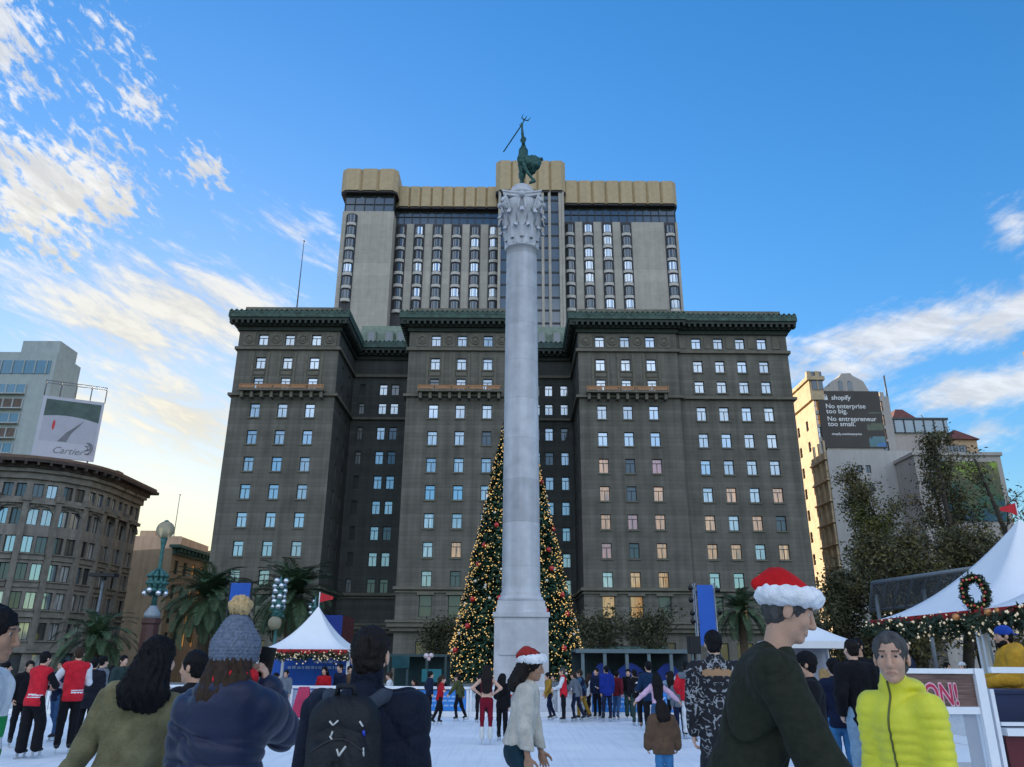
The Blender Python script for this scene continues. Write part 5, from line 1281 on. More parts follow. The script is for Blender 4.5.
# ================================================================== leaf cards
def cards(cen, nrmv, size, asp, rng, jit=.6):
    n = len(cen); d = nrmv + rng.normal(size=(n,3))*jit; d /= np.linalg.norm(d,axis=1)[:,None]
    r = rng.normal(size=(n,3)); u = np.cross(d,r); u /= np.linalg.norm(u,axis=1)[:,None]; v = np.cross(d,u)
    sz = size*(.6+.8*rng.random(n)) if np.isscalar(size) else size; su = (sz*asp)[:,None]*u; sv = sz[:,None]*v
    V = np.stack([cen-sv, cen+su*.9, cen+sv, cen-su*.9],1).reshape(-1,3); Q = np.arange(4*n).reshape(-1,4); return V, Q
LEAFM = {}
def leafmat(n, c, c2=None, rough=.6, sc=.7):
    return M(n, c, rough, .35, sc, col2=c2, spec=.3)
# ================================================================== christmas tree
CX_, CY_ = P(516,660,51)[0], 51.0; zt = P(516,372,51)[1]; z0 = PZ
XT = thing('christmas_tree', 'huge lit Christmas tree with gold lights and red baubles behind the column', 'christmas tree', (CX_,CY_,PZ))
rb_ = (P(586,665,51)[0]-P(446,665,51)[0])/2*1.0; rng = np.random.default_rng(5)
m = MB(); m.lathe([(rb_*.80,z0+1.0),(rb_*.05,zt-.6)], (CX_,CY_,0), 40); m.tube([(CX_,CY_,z0),(CX_,CY_,z0+1.2)], .5, 12)  # dark inner cone around the trunk stands in for the crown's shaded depth
part(m, 'trunk', [M('tree_inner_shade', (.008,.016,.010), 1, .3, 2)], XT)
def cone_pts(n, lo, hi, rng, zmin=.9):
    t = 1-np.sqrt(rng.random(n)); a = rng.random(n)*2*PI; z = z0+zmin+(zt-z0-zmin)*t
    lay = .92+.08*np.abs(np.sin(z*2.2+2*np.sin(a*3))); r = rb_*(1-t)*(lo+(hi-lo)*rng.random(n))*lay+.08
    return np.stack([CX_+r*np.cos(a), CY_+r*np.sin(a), z],1), a
c, a = cone_pts(26000, .80, 1.02, rng); V, Q = cards(c, np.stack([np.cos(a)*.5,np.sin(a)*.5,np.full(len(a),.9)],1), .21, .42, rng, .45)
link('foliage', npmesh('foliage', V-np.array(BASE[XT.name]), Q, leafmat('fir_green', (.018,.045,.026), (.03,.075,.04))), XT)
c, a = cone_pts(4200, 1.0, 1.05, rng); keep = np.sin(a) < .35; c = c[keep]
def octas(c, r):
    d = np.array([(1,0,0),(-1,0,0),(0,1,0),(0,-1,0),(0,0,1),(0,0,-1)],float); V = (c[:,None,:]+d[None]*(np.broadcast_to(np.asarray(r),(len(c),))[:,None,None])).reshape(-1,3)
    f = np.array([(0,2,4),(2,1,4),(1,3,4),(3,0,4),(2,0,5),(1,2,5),(3,1,5),(0,3,5)]); Q = (np.arange(len(c))[:,None,None]*6+f[None]).reshape(-1,3); return V, Q
V, Q = octas(c, .020+.024*rng.random(len(c))); LG = M('gold_light', (.5,.35,.12), .4, .1, emit=(1,.62,.22), estr=.24)
o = link('fairy_light', npmesh('fairy_light', V-np.array(BASE[XT.name]), Q, LG), XT); o['kind'] = 'stuff'
c, a = cone_pts(420, 1.0, 1.04, rng); c = c[np.sin(a) < .3][:90]
bw = MB(); bw.ball((0,0,0), .10, 12, 8); bwm = bw.mesh('bauble', [M('bauble_silver', (.7,.66,.55), .25, .1, 3, metal=.4)]); bg_ = MB(); bg_.ball((0,0,0), .11, 12, 8); bgm = bg_.mesh('bauble', [M('bauble_gold', (.6,.40,.12), .25, .1, 3, metal=.5)])
for i,p in enumerate(c[:72]): link('bauble', bwm if i % 3 else bgm, XT, tuple(p-np.array(BASE[XT.name])))
br_ = MB(); br_.ball((0,0,0), .17, 14, 9); brm = br_.mesh('bauble', [M('bauble_red', (.55,.03,.03), .25, .1, 3, spec=.6)])
for px,py in ((455,650),(473,597),(500,597),(479,560),(497,520),(541,470),(563,648),(577,673),(551,565),(557,520),(567,612),(548,545),(562,592),(485,540),(545,610),(468,625)):
    z = P(px,py,47)[1]; rr = rb_*(1-(z-z0-.9)/(zt-z0-.9))*1.02; xo = P(px,py,CY_-rr*.5)[0]-CX_; xo = max(-rr*.98,min(rr*.98,xo)); yo = -math.sqrt(max(.01,rr*rr-xo*xo))
    link('bauble', brm, XT, (xo, yo, z-PZ))

# ================================================================== trees on the right
BARK = M('dark_bark', (.055,.042,.032), .9, .3, 4, bump=.6)
def branch(mb, p, d, L, r, lev, rng, tips, up=.25):
    n = 4; pts = [p]; dd = d.copy()
    for i in range(n):
        dd = nrm(dd + rng.normal(size=3)*.13 + UP*up*.12); pts.append(pts[-1]+dd*L/n)
    mb.tube([tuple(q) for q in pts], [r*(1-.55*i/n) for i in range(n+1)], 6 if lev > 1 else 4)
    if lev <= 1: tips += [(q, dd) for q in pts[1:]]
    if lev == 0: return
    k = 5 if lev >= 2 else 4
    for j in range(k):
        t = .3+.7*(j+rng.random())/k; q = pts[min(n,int(t*n))]; a = rng.random()*2*PI; sdv = V3(math.cos(a),math.sin(a),.35+.5*rng.random())
        branch(mb, q, nrm(dd*.75+sdv*.75), L*(.55+.15*rng.random())*(1.12-.45*t), r*.45, lev-1, rng, tips, up)
def tree(name, label, x, y, h, w, nleaf, lm, lsize, seed, group=None, stems=1, low=.25, zb=PZ, spread=.32):
    T = thing(name, label, 'tree', (x,y,zb), group); rng = np.random.default_rng(seed); tips = []; mb = MB()
    for s_ in range(stems):
        p = V3(x+(s_-(stems-1)/2)*.5,y,zb); pts = [p]; d = nrm(V3(rng.normal()*.07+(s_-(stems-1)/2)*.12, rng.normal()*.06, 1)); n = 9
        for i in range(n): d = nrm(d+V3(rng.normal()*.05,rng.normal()*.05,.1)); pts.append(pts[-1]+d*h/n)
        mb.tube([tuple(q) for q in pts], [.022*h*(1-.9*i/n)**.9+.015 for i in range(n+1)], 8); tips += [(q,d) for q in pts[6:]]
        for i in range(int(2*n)):
            t = low+(1-low)*(i+rng.random())/(2*n); q = pts[int(t*n)]+ (pts[min(n,int(t*n)+1)]-pts[int(t*n)])*((t*n)%1); a = rng.random()*2*PI
            wl = w*(math.sin(PI*min(1,.25+.75*(t-low)/(1-low)))**.8+.15)
            branch(mb, q, nrm(V3(math.cos(a),math.sin(a),.55+.4*rng.random())), wl*(.7+.5*rng.random()), .055*(1-t*.6)*h/14, 1, rng, tips)
    part(mb, 'trunk', [BARK], T)
    tp = np.array([q for q,_ in tips]); idx = rng.integers(0,len(tp),nleaf//9); cl = tp[idx]+rng.normal(size=(len(idx),3))*spread*.6
    c = (cl[:,None,:]+rng.normal(size=(len(idx),9,3))*spread).reshape(-1,3); c[:,2] = np.maximum(c[:,2], zb+1)
    V, Q = cards(c, np.tile(V3(0,0,.6),(len(c),1)), lsize, .5, rng, .8)
    mi = (np.repeat(rng.random(len(idx)),9) < .4).astype(int)
    link('crown', npmesh('crown', V-np.array((x,y,zb)), Q, lm, mi), T); return T
LD = [leafmat('leaf_dark', (.045,.048,.024), (.085,.08,.036)), leafmat('leaf_olive', (.105,.09,.032), (.16,.13,.045))]
LY_ = [leafmat('leaf_yellow_green', (.09,.10,.02), (.15,.14,.03)), leafmat('leaf_dark', (.016,.028,.014))]
LA = [leafmat('leaf_autumn', (.08,.05,.02), (.13,.08,.03)), leafmat('leaf_dark', (.016,.028,.014))]
TG = 'trees on the right side of the square'
def treepx(name, label, px, ptop, Y, w, n, lm, ls, seed, **k):
    x, z = P(px,ptop,Y); xb = P(px+10,640,Y)[0]; tree(name, label, x, Y, z-PZ, w, n, lm, ls, seed, TG, **k)
treepx('tree','tallest dark tree with open feathery crown in front of the mural building',922,440,58,3.4,9000,LD,.11,3)
treepx('tree','slim olive leaved tree just left of the tallest dark tree',886,466,56,2.7,7500,[LD[1],LD[0]],.11,4)
treepx('tree','bushy dark tree nearest the hotel at the right',858,500,60,2.6,5200,LD,.12,5,low=.12)
treepx('tree','yellow green tree standing before the pale party wall',876,505,54,2.4,6000,LY_,.12,6,low=.12)
treepx('tree','thin russet tree in front of the mural banner',952,476,60,2.8,7000,LA,.11,21)
treepx('tree','almost bare tree rising beside the red flag at the right edge',1018,452,46,2.6,1300,LD,.11,8)
treepx('tree','dark low tree between the tall trees and the white tent',900,545,50,3.2,11000,LD,.13,9,low=.1,stems=2)
treepx('tree','dark low tree behind the peaked tent roof',975,540,50,3.2,9000,LD,.13,10,low=.1,stems=2)
treepx('tree','dark bush like tree at the foot of the sunlit building',846,585,52,2.6,10000,[LD[0],LD[0]],.13,12,low=.08,stems=2)
# dark shrubs in front of the hotel base
for px,Y,w,h,lab in ((438,66,2.6,5.2,'dark clipped shrub before the hotel left of the Christmas tree'),(600,68,3.4,5.6,'dark leafy tree mass before the hotel just right of the Christmas tree'),(645,68,3.6,5.8,'dark leafy tree mass before the hotel left of the blue banner')):
    x = P(px,650,Y)[0]; tree('shrub', lab, x, Y, h*.8, w*.85, 2600, [LD[0],LD[0]], .15, int(px), 'dark shrubs along the hotel front', low=.35, stems=2)

# ================================================================== palms
def palm(label, px, py, Y, rad, nf, seed, lm, trunk_r=.38, droop=.72, grp='palms around the square'):
    x, zc = P(px,py,Y); T = thing('palm_tree', label, 'palm tree', (x,Y,PZ), grp); rng = np.random.default_rng(seed)
    m = MB(); n = 14; pr = []
    for i in range(n*2+1): pr.append((trunk_r*(1.12 if i % 2 else .98)*(1.25 if i == 0 else 1), PZ+(zc-PZ)*i/(n*2)))
    m.lathe(pr, (x,Y,0), 14); part(m, 'trunk', [M('palm_trunk', (.10,.07,.045), .95, .35, 3, bump=.8)], T)
    V = []; Q = []; base = V3(x,Y,zc)
    for f in range(nf):
        a = 2*PI*f*.381966+rng.normal()*.1; t0 = 1-(f/nf); el0 = R(-35+115*(t0**.8))+rng.normal()*.08; L = rad*(.9+.22*rng.random()); ns = 11
        p = base.copy(); e = el0; hd = V3(math.cos(a),math.sin(a),0); sdv = V3(-math.sin(a),math.cos(a),0)
        for i in range(ns):
            dv = hd*math.cos(e)+UP*math.sin(e); q = p+dv*L/ns; nv = -hd*math.sin(e)+UP*math.cos(e)
            o = len(V); w_ = .035*(1-i/ns)+.008; V += [p-sdv*w_,p+sdv*w_,q+sdv*w_*.8,q-sdv*w_*.8]; Q.append((o,o+1,o+2,o+3))
            if i >= 1:
                for k in range(6):
                    b = p+(q-p)*(k/6); ll = rad*.21*math.sin(PI*min(1,.2+.8*(i+k/6)/ns))**.6*(.85+.3*rng.random())
                    for sg in (-1,1):
                        ld = nrm(dv*.75+sdv*sg*.85-nv*-.28-UP*.25*rng.random()); wd = nrm(np.cross(ld,nv))*.021*rad/3; o = len(V); tp = b+ld*ll-UP*.10*ll
                        V += [b-wd*.6,b+ld*ll*.5-wd,tp,b+ld*ll*.5+wd]; Q.append((o,o+1,o+2,o+3))
            p = q; e -= (1.75*droop/ns)*(1+.5*i/ns)
    link('crown', npmesh('crown', np.array(V)-np.array(BASE[T.name]), np.array(Q), lm), T)
    return T
PL = leafmat('palm_green', (.036,.07,.036), (.07,.115,.055)); PL2 = leafmat('palm_light_green', (.045,.085,.045), (.08,.13,.06))
palm('large dark palm beside the globe street lamp', 209, 600, 44, 2.9, 80, 1, PL, .30)
palm('large dark palm behind the white tent with red flag', 293, 597, 50, 3.3, 80, 2, PL, .32)
palm('low pale green palm beyond the skaters in red vests', 96, 640, 34, 1.9, 46, 3, PL2, .22, .8)
palm('small palm behind the blue banner truss', 741, 612, 46, 2.0, 60, 4, PL, .22)

# ================================================================== street lamps
TEAL = M('verdigris_iron', (.05,.15,.14), .5, .35, 8, metal=.3); REDGR = M('red_granite', (.075,.03,.03), .35, .3, 12); SILV = M('silver_ball', (.75,.76,.80), .18, .05, 3, metal=.75)
GLOBE = M('frosted_globe', (.62,.56,.42), .25, .12, 2, spec=.5)
gn = GLOBE.node_tree.nodes['Principled BSDF']; gn.inputs['Transmission Weight'].default_value = .55; gn.inputs['IOR'].default_value = 1.05; gn.inputs['Roughness'].default_value = .3
def globe_lamp(label, px, pybase, pyglobe, Y, rg, pillar=True):
    x, zg = P(px, pyglobe, Y); zp = P(px, pybase, Y)[1]
    T = thing('street_lamp', label, 'street lamp', (x,Y,PZ), 'ornate globe lamps of the square')
    if pillar:
        m = MB(); w = .37; m.lathe([(w*1.25,PZ),(w*1.25,PZ+.5),(w*1.02,PZ+.6),(w*.95,zp-.28),(w*1.08,zp-.22),(w*1.08,zp-.02)], (x,Y,0), 8, smooth=False); part(m, 'pillar', [REDGR], T)
        m = MB(); m.lathe([(.3,zp-.017),(.34,zp+.15),(.22,zp+.35),(.13,zp+.5)], (x,Y,0), 12); part(m, 'pole_base', [M('weathered_lead', (.25,.29,.33), .6, .2, 5)], T)
    m = MB(); z1 = zg-rg*.9; H_ = z1-zp; m.lathe([(.12,zp+.5 if pillar else PZ),(.08,zp+H_*.35),(.12,zp+H_*.42),(.08,zp+H_*.5),(.07,zp+H_*.85),(.12,zp+H_*.94),(.15,z1)], (x,Y,0), 12)
    zc = zp+H_*.38
    for k in range(9):
        a = 2*PI*k/9; r_ = .30; m.tube([(x,Y,zc-.1),(x+.2*math.cos(a),Y+.2*math.sin(a),zc-.32),(x+r_*math.cos(a),Y+r_*math.sin(a),zc+.1),(x+.3*math.cos(a),Y+.3*math.sin(a),zc+.55),(x+.08*math.cos(a),Y+.08*math.sin(a),zc+.75)], [.07,.09,.10,.08,.03], 6)
        for q in range(3): m.ball((x+(r_+.05)*math.cos(a+.35*q),Y+(r_+.05)*math.sin(a+.35*q),zc-.15+.3*q), .13, 7, 5, 0, (1,1,.7))
    part(m, 'pole', [TEAL], T)
    m = MB()
    for k in range(7): a = 2*PI*k/7; m.ball((x+.42*math.cos(a),Y+.42*math.sin(a),zc-.28+.12*(k % 2)), .12)
    part(m, 'silver_balls', [SILV], T)
    m = MB(); m.ball((x,Y,zg), rg, 28, 18); part(m, 'globe', [GLOBE], T)
    m = MB(); m.tube([(x,Y,zg-rg*.95),(x,Y,zg-rg*.2),(x,Y,zg+rg*.25)], [.12,.10,.07], 10); part(m, 'lamp_bulb', [M('bulb_cream', (.55,.50,.40), .5)], T)
    m = MB(); m.lathe([(.12,zg+rg*.96),(.10,zg+rg*1.04),(.03,zg+rg*1.16)], (x,Y,0), 10); part(m, 'finial', [TEAL], T)
globe_lamp('ornate green lamp with big globe on red granite pillar beside a palm', 165.5, 618, 530, 34, .38)
def hung_lamp(label, px, ptop, pbot, Y, globe=True, nb=6):
    x, zt_ = P(px,ptop,Y); zb_ = P(px,pbot,Y)[1]; T = thing('street_lamp', label, 'street lamp', (x,Y,PZ), 'ornate globe lamps of the square')
    m = MB(); m.tube([(x,Y,PZ),(x,Y,zb_-.3)], .07, 8); h = zt_-zb_
    m.lathe([(.10,zb_+.2),(.30,zb_+.35),(.16,zb_+h*.35),(.26,zb_+h*.45),(.12,zb_+h*.6),(.22,zb_+h*.72),(.08,zb_+h*.9),(.03,zt_+.25)], (x,Y,0), 10)
    for k in range(18): a = k*2.4; zz = zb_+.3+h*.8*k/18; m.ball((x+.24*math.cos(a),Y+.24*math.sin(a),zz), .12, 6, 4, 0, (1,1,.6))
    part(m, 'pole', [TEAL], T); m = MB()
    for k in range(nb):
        zz = zt_-h*.62*(k/(nb-1)); 
        for j in range(3 if globe else 2): a = 2*PI*j/3+k; m.ball((x+.25*math.cos(a),Y+.25*math.sin(a),zz), .13 if globe else .09, 9, 6)
    part(m, 'silver_balls', [SILV], T)
    if globe: m = MB(); m.ball((x-.06,Y-.1,zb_), .31, 22, 14); part(m, 'globe', [GLOBE], T)
hung_lamp('teal lamp standard wound with silver balls above a low globe beside the tent', 281, 581, 623, 38)
hung_lamp('slim teal standard with small silver balls behind the tent roof', 315.5, 601, 640, 42, False, 5)
# modern double headed lamp far left
m = MB(); x,z = P(104,576,60); T = thing('street_light', 'slim grey street light with flat double head before the corner building', 'street lamp', (x,60,-3))
m.tube([(x,60,-3),(x,60,z)], [.12,.08], 8); part(m, 'pole', [M('pole_grey_blue', (.14,.17,.2), .5)], T)
m = MB(); m.box(x-.95,x+.95,59.6,60.4,z-.05,z+.2); m.box(x-.15,x+.15,59.8,60.2,z-.3,z-.053); part(m, 'lamp_head', [M('lamp_black', (.02,.02,.022), .5)], T)

# ================================================================== banners, truss, boxes
BLUE = M('banner_blue', (.02,.11,.50), .6, .10, 1.2); BLUED = M('banner_deep_blue', (.012,.04,.26), .6, .15, 1.0); WHT = M('white_paint', (.74,.75,.78), .5, .05, 3); BLK = M('black_metal', (.012,.012,.014), .5, .2, 5)
PALE = M('pale_print', (.35,.45,.68), .6, .05)
# left banner on a pole
x0,z1 = P(231.5,583,40); x1,z0_ = P(248.5,606,40)
T = thing('blue_banner', 'small blue banner between the two large palms', 'banner', ((x0+x1)/2,40,PZ)); m = MB(); m.box(x0,x1,39.97,40,z0_,z1); part(m, 'cloth', [BLUE], T)
m = MB(); m.tube([(x0-.05,40.02,PZ),(x0-.05,40.02,z1+.1)], .04, 6); m.tube([(x1+.05,40.02,PZ),(x1+.05,40.02,z1+.1)], .04, 6); m.tube([(x0-.05,40.02,z1+.05),(x1+.05,40.02,z1+.05)], .035, 6); part(m, 'frame', [BLK], T)
# right truss with banner and lamps
YT = 30.0; x0,z1 = P(696.5,585,YT); x1,_ = P(712.5,585,YT); z0_ = P(705,645,YT)[1]
T = thing('lighting_truss', 'blue banner truss tower hung with dark floodlights, right of the centre', 'truss', ((x0+x1)/2,YT,PZ))
m = MB(); m.box(x0,x1,YT-.03,YT,z0_,z1); part(m, 'banner', [BLUE], T)
m = MB()
for x in (x0-.06,x1+.06):
    for y in (YT+.05,YT+.35): m.tube([(x,y,PZ),(x,y,z1+.08)], .025, 6)
zz = PZ; k = 0
while zz < z1-.4:
    for x in (x0-.06,x1+.06): m.tube([(x,YT+.05,zz),(x,YT+.35,zz+.4)], .012, 4)
    m.tube([(x0-.06,YT+.35,zz),(x1+.06,YT+.35,zz+.4)] if k % 2 else [(x1+.06,YT+.35,zz),(x0-.06,YT+.35,zz+.4)], .012, 4); zz += .4; k += 1
part(m, 'truss_frame', [M('truss_alu', (.35,.36,.38), .35, .1, 5, metal=.6)], T)
fl = MB(); fl.tube([(0,0,0),(-.02,-.17,-.06)], [.065,.095], 12); fl.tube([(0,0,.12),(0,0,-.02)], .02, 6); flm = fl.mesh('floodlight', [BLK])
for px,py in ((690,587),(690.5,599),(692,612),(692.5,620),(717,589),(719,611)):
    x,z = P(px,py,YT); link('floodlight', flm, T, (x-(x0+x1)/2, 0, z-PZ))
x,z = P(695,645,26.8); m = MB(); m.box(x-.19,x+.19,26.8,27.15,z-.28,z+.28); m.box(x-.17,x+.17,26.77,26.797,z-.26,z+.26,1); m.tube([(x,26.95,PZ),(x,26.95,z-.28)], .03, 6); alone(m, 'loudspeaker', [BLK, M('speaker_grille', (.02,.02,.022), .9)], 'black loudspeaker on a stand below the blue banner truss', 'speaker')
# blue and dark red box behind the tent
x0,z1 = P(316,615,43); x1,_ = P(343,615,43); x2,_ = P(354.5,617,47); m = MB(); 
T = thing('event_box', 'tall blue fronted container with dark red boarded side behind the white tent', 'container', ((x0+x1)/2,43,PZ))
m.quad((x0,43,PZ),(x1,43,PZ),(x1,43,z1),(x0,43,z1)); m.quad((x0,43,z1),(x1,43,z1),(x2,47,z1),(x0,47,z1)); m.quad((x0,47,PZ),(x0,43,PZ),(x0,43,z1),(x0,47,z1)); m.quad((x2,47,PZ),(x0,47,PZ),(x0,47,z1),(x2,47,z1)); part(m, 'front_panel', [BLUED], T)
m = MB(); m.quad((x1+.003,43,PZ),(x2+.003,47,PZ),(x2+.003,47,z1-.05),(x1+.003,43,z1-.05))
for k in range(1,8): t = k/8; m.tube([(x1+(x2-x1)*t,43+4*t-.02,PZ),(x1+(x2-x1)*t,43+4*t-.02,z1)], .04, 4)
part(m, 'side_boards', [M('dark_red_boards', (.10,.022,.022), .8, .3, 3)], T)

# ================================================================== tents
CANV = M('white_canvas', (.82,.83,.85), .75, .05, .6, bump=.15, bscale=2); VAL = M('red_valance', (.42,.015,.02), .7, .15, 2); GARL = leafmat('garland_green', (.02,.035,.022), (.04,.06,.03))
WL_ = M('garland_light', (.6,.5,.35), .4, .1, emit=(1,.85,.62), estr=.09)
def garland(label, pts, r, n, nl, seed, lr=.022):
    rng = np.random.default_rng(seed); P_ = np.array(pts); seg = rng.random(n)*(len(P_)-1); i = seg.astype(int); t = (seg-i)[:,None]; c = P_[i]*(1-t)+P_[i+1]*t+rng.normal(size=(n,3))*r*.55
    V, Q = cards(c, rng.normal(size=(n,3)), r*.55, .3, rng); o0 = P_.mean(0); T = thing('garland', label, 'garland', tuple(o0), 'fir garlands with lights on the tents')
    link('foliage', npmesh('foliage', V-o0, Q, GARL), T)
    seg = rng.random(nl)*(len(P_)-1); i = seg.astype(int); t = (seg-i)[:,None]; c = P_[i]*(1-t)+P_[i+1]*t+rng.normal(size=(nl,3))*r*.75
    V, Q = octas(c, lr*(.6+.8*rng.random(nl))); o = link('fairy_light', npmesh('fairy_light', V-o0, Q, WL_), T); o['kind'] = 'stuff'; return T
def tent(label, cx, cy, hw, hd, ze, zp, zg, flag=None, power=2.0, posts=True):
    T = thing('tent', label, 'tent', (cx,cy,zg), 'white peaked event tents'); n = 14; m = MB(); cs = [(-hw,-hd),(hw,-hd),(hw,hd),(-hw,hd)]; vs = []; fs = []
    per = 32
    for i in range(n+1):
        t = i/n; r = 1-t; z = ze+(zp-ze)*(t**power*.80+t*.20)
        for k in range(per):
            e = k/per*4; q = int(e); f = e-q; a, b = cs[q], cs[(q+1)%4]; x = a[0]+(b[0]-a[0])*f; y = a[1]+(b[1]-a[1])*f
            sag = 1-.05*math.sin(PI*f)*math.sin(PI*t); vs.append((cx+x*r*sag, cy+y*r*sag, z-.05*math.sin(PI*f)*r*(1-r)*4*.5))
    for i in range(n):
        for k in range(per): fs.append((i*per+k, i*per+(k+1)%per, (i+1)*per+(k+1)%per, (i+1)*per+k))
    m.add(vs, fs, 0, True); part(m, 'canopy', [CANV], T)
    m = MB()
    for k in range(4):
        a, b = cs[k], cs[(k+1)%4]; m.add([(cx+a[0]*1.004,cy+a[1]*1.004,ze-.20),(cx+b[0]*1.004,cy+b[1]*1.004,ze-.20),(cx+b[0]*1.004,cy+b[1]*1.004,ze+.02),(cx+a[0]*1.004,cy+a[1]*1.004,ze+.02)], [(0,1,2,3)])
    part(m, 'valance', [VAL], T)
    for a in cs:
        m = MB(); m.box(cx+a[0]*.975-.05,cx+a[0]*.975+.05,cy+a[1]*.975-.05,cy+a[1]*.975+.05,zg,ze); part(m, 'post', [WHT], T)
    if flag:
        m = MB(); m.tube([(cx,cy,zp-.1),(cx,cy,zp+.62*flag[1])], .025*flag[1], 6); part(m, 'flag_pole', [WHT], T)
        m = MB(); f, k = flag; k2 = 8
        for sg in (0,):
            up_ = [(cx+f*.62*k*j/k2, cy+.04*math.sin(j*1.1), zp+(.60-.18*j/k2)*k) for j in range(k2+1)]; lo_ = [(cx+f*.62*k*j/k2, cy+.04*math.sin(j*1.1), zp+(.16+.15*j/k2)*k) for j in range(k2+1)]
        m.add(up_+lo_, [(j,j+1,k2+2+j,k2+1+j) for j in range(k2)]); part(m, 'flag', [M('red_flag', (.55,.02,.03), .7, .1, 3)], T)
    return T
# left tent
YL = 31.0; xl_ = P(257,654,YL-1.7)[0]; xr_ = P(349.5,654,YL-1.7)[0]; zpk = P(303,606,YL)[1]; cxl = (xl_+xr_)/2; hwl = (xr_-xl_)/2; zev = 2.0
tent('white peaked tent with red pennant and blue wall left of the centre', cxl, YL, hwl, hwl, zev, zpk, PZ, (1,.85))
gp = [(cxl-hwl+2*hwl*t, YL-hwl-.07, zev-.16-.10*abs(math.sin(t*PI*5))) for t in np.linspace(0,1,26)]
garland('fir garland with white lights along the eave of the left tent', gp, .13, 1500, 170, 2, .026)
m = MB(); m.box(cxl-hwl-.9,cxl+hwl+.6,YL+hwl+.3,YL+hwl+.4,PZ,1.75); T = thing('sponsor_wall', 'bright blue printed wall with pale lines of lettering under the left tent', 'wall', (cxl,YL+hwl+.35,PZ)); part(m, 'panel', [BLUE], T)
m = MB(); yy = YL+hwl+.3
for z,a,b in ((1.52,-.45,.42),(1.30,-1.5,1.15)):
    x = cxl+a; rr_ = random.Random(int(z*100))
    while x < cxl+b: w_ = .05+.14*rr_.random(); m.box(x,min(x+w_,cxl+b),yy-.006,yy-.003,z,z+.09+.03*rr_.random()); x += w_+.05
m.box(cxl+1.2,cxl+1.62,yy-.006,yy-.003,1.0,1.45); m.box(cxl-.3,cxl+.45,yy-.006,yy-.003,.1,.5)
part(m, 'lettering', [PALE], T)
# right tents
PKX = P(1019,519,22.8)[0]
tent('white peaked tent with red flag and wreath at the right', PKX, 22.8, PKX-11.5, 2.85, 2.95, P(1018,519,22.8)[1], .32, (-1,.8), 1.8)
tent('nearer white peaked tent mostly outside the right frame edge', 14.5, 16.9, 3.0, 2.95, 2.95, 5.7, .32, None, 1.8)
gp = [(11.42, 25.7-11.5*t, 2.72-.13*abs(math.sin(t*PI*6))) for t in np.linspace(0,1,60)]
garland('thick fir garland with gold lights along the eaves of the right tents', gp, .20, 5200, 420, 3, .034)
T = thing('wreath', 'dark fir wreath with red and gold baubles standing on the corner of the right tent', 'wreath', (11.3,19.9,2.9)); rng = np.random.default_rng(8); n = 2200; a = rng.random(n)*2*PI; dv = Vector((11.3,19.9)).normalized(); wu = V3(dv.y,-dv.x,0)
wc = V3(*[P(974,593,19.9)[0],19.85,P(974,593,19.9)[1]])
c = wc+ (np.cos(a)[:,None]*wu*.25 + np.sin(a)[:,None]*UP*.36)*(1+rng.normal(size=n)*.09)[:,None]+rng.normal(size=(n,3))*.035; V, Q = cards(c, rng.normal(size=(n,3)), .075, .28, rng)
link('foliage', npmesh('foliage', V-np.array(BASE[T.name]), Q, GARL), T)
m = MB()
for k in range(22): a = 2*PI*k/22; q = wc+(math.cos(a)*wu*.25+math.sin(a)*UP*.36)*(1+.12*math.sin(k*5))-V3(.1,.1,0); m.ball(tuple(q), .032, 8, 6, k % 2)
part(m, 'baubles', [M('bauble_red', (.55,.03,.03), .25), M('bauble_gold', (.6,.40,.12), .25)], T)
for q,wd in (((1000,611),'rightmost of the three'),((990,612),'middle of the three'),((958,617),'leftmost of the three')): gb2 = MB(); gb2.ball((P(q[0],q[1],18.9)[0]-.05,18.9,P(q[0],q[1],18.9)[1]), .085, 10, 7); alone(gb2, 'bauble', [M('bauble_copper', (.6,.25,.08), .3, metal=.4)], wd+' copper baubles in the garland under the wreath', 'bauble', 'copper baubles of the right tent')
# white pop up tent
YP = 33.0; xa,z = P(781,640,YP); xb,_ = P(857,640,YP); zpk = P(818,620,YP+1.3)[1]
T = thing('pop_up_tent', 'low white pop up canopy with side wall behind the man in dark jacket', 'tent', ((xa+xb)/2,YP+1.4,PZ)); cx2 = (xa+xb)/2; hw2 = (xb-xa)/2; ze = P(818,641,YP)[1]; 
m = MB(); c4 = [(-1,-1),(1,-1),(1,1),(-1,1)]; n = 6; vs = []; fs = []
for i in range(n+1):
    t = i/n
    for k in range(16): e = k/16*4; q = int(e); f = e-q; a, b = c4[q], c4[(q+1)%4]; vs.append((cx2+(a[0]+(b[0]-a[0])*f)*hw2*(1-t), YP+1.6+(a[1]+(b[1]-a[1])*f)*1.6*(1-t), ze+(zpk-ze)*(t**1.25)))
for i in range(n):
    for k in range(16): fs.append((i*16+k,i*16+(k+1)%16,(i+1)*16+(k+1)%16,(i+1)*16+k))
m.add(vs, fs, 0, True)
for y0,y1,x0,x1 in ((YP,YP,cx2-hw2,cx2+hw2),): m.quad((x0,y0,ze-.28),(x1,y0,ze-.28),(x1,y0,ze),(x0,y0,ze))
m.quad((cx2-hw2,YP+3.2,ze-.28),(cx2-hw2,YP,ze-.28),(cx2-hw2,YP,ze),(cx2-hw2,YP+3.2,ze)); m.quad((cx2+hw2,YP,ze-.28),(cx2+hw2,YP+3.2,ze-.28),(cx2+hw2,YP+3.2,ze),(cx2+hw2,YP,ze))
part(m, 'canopy', [CANV], T)
m = MB(); N_ = 30
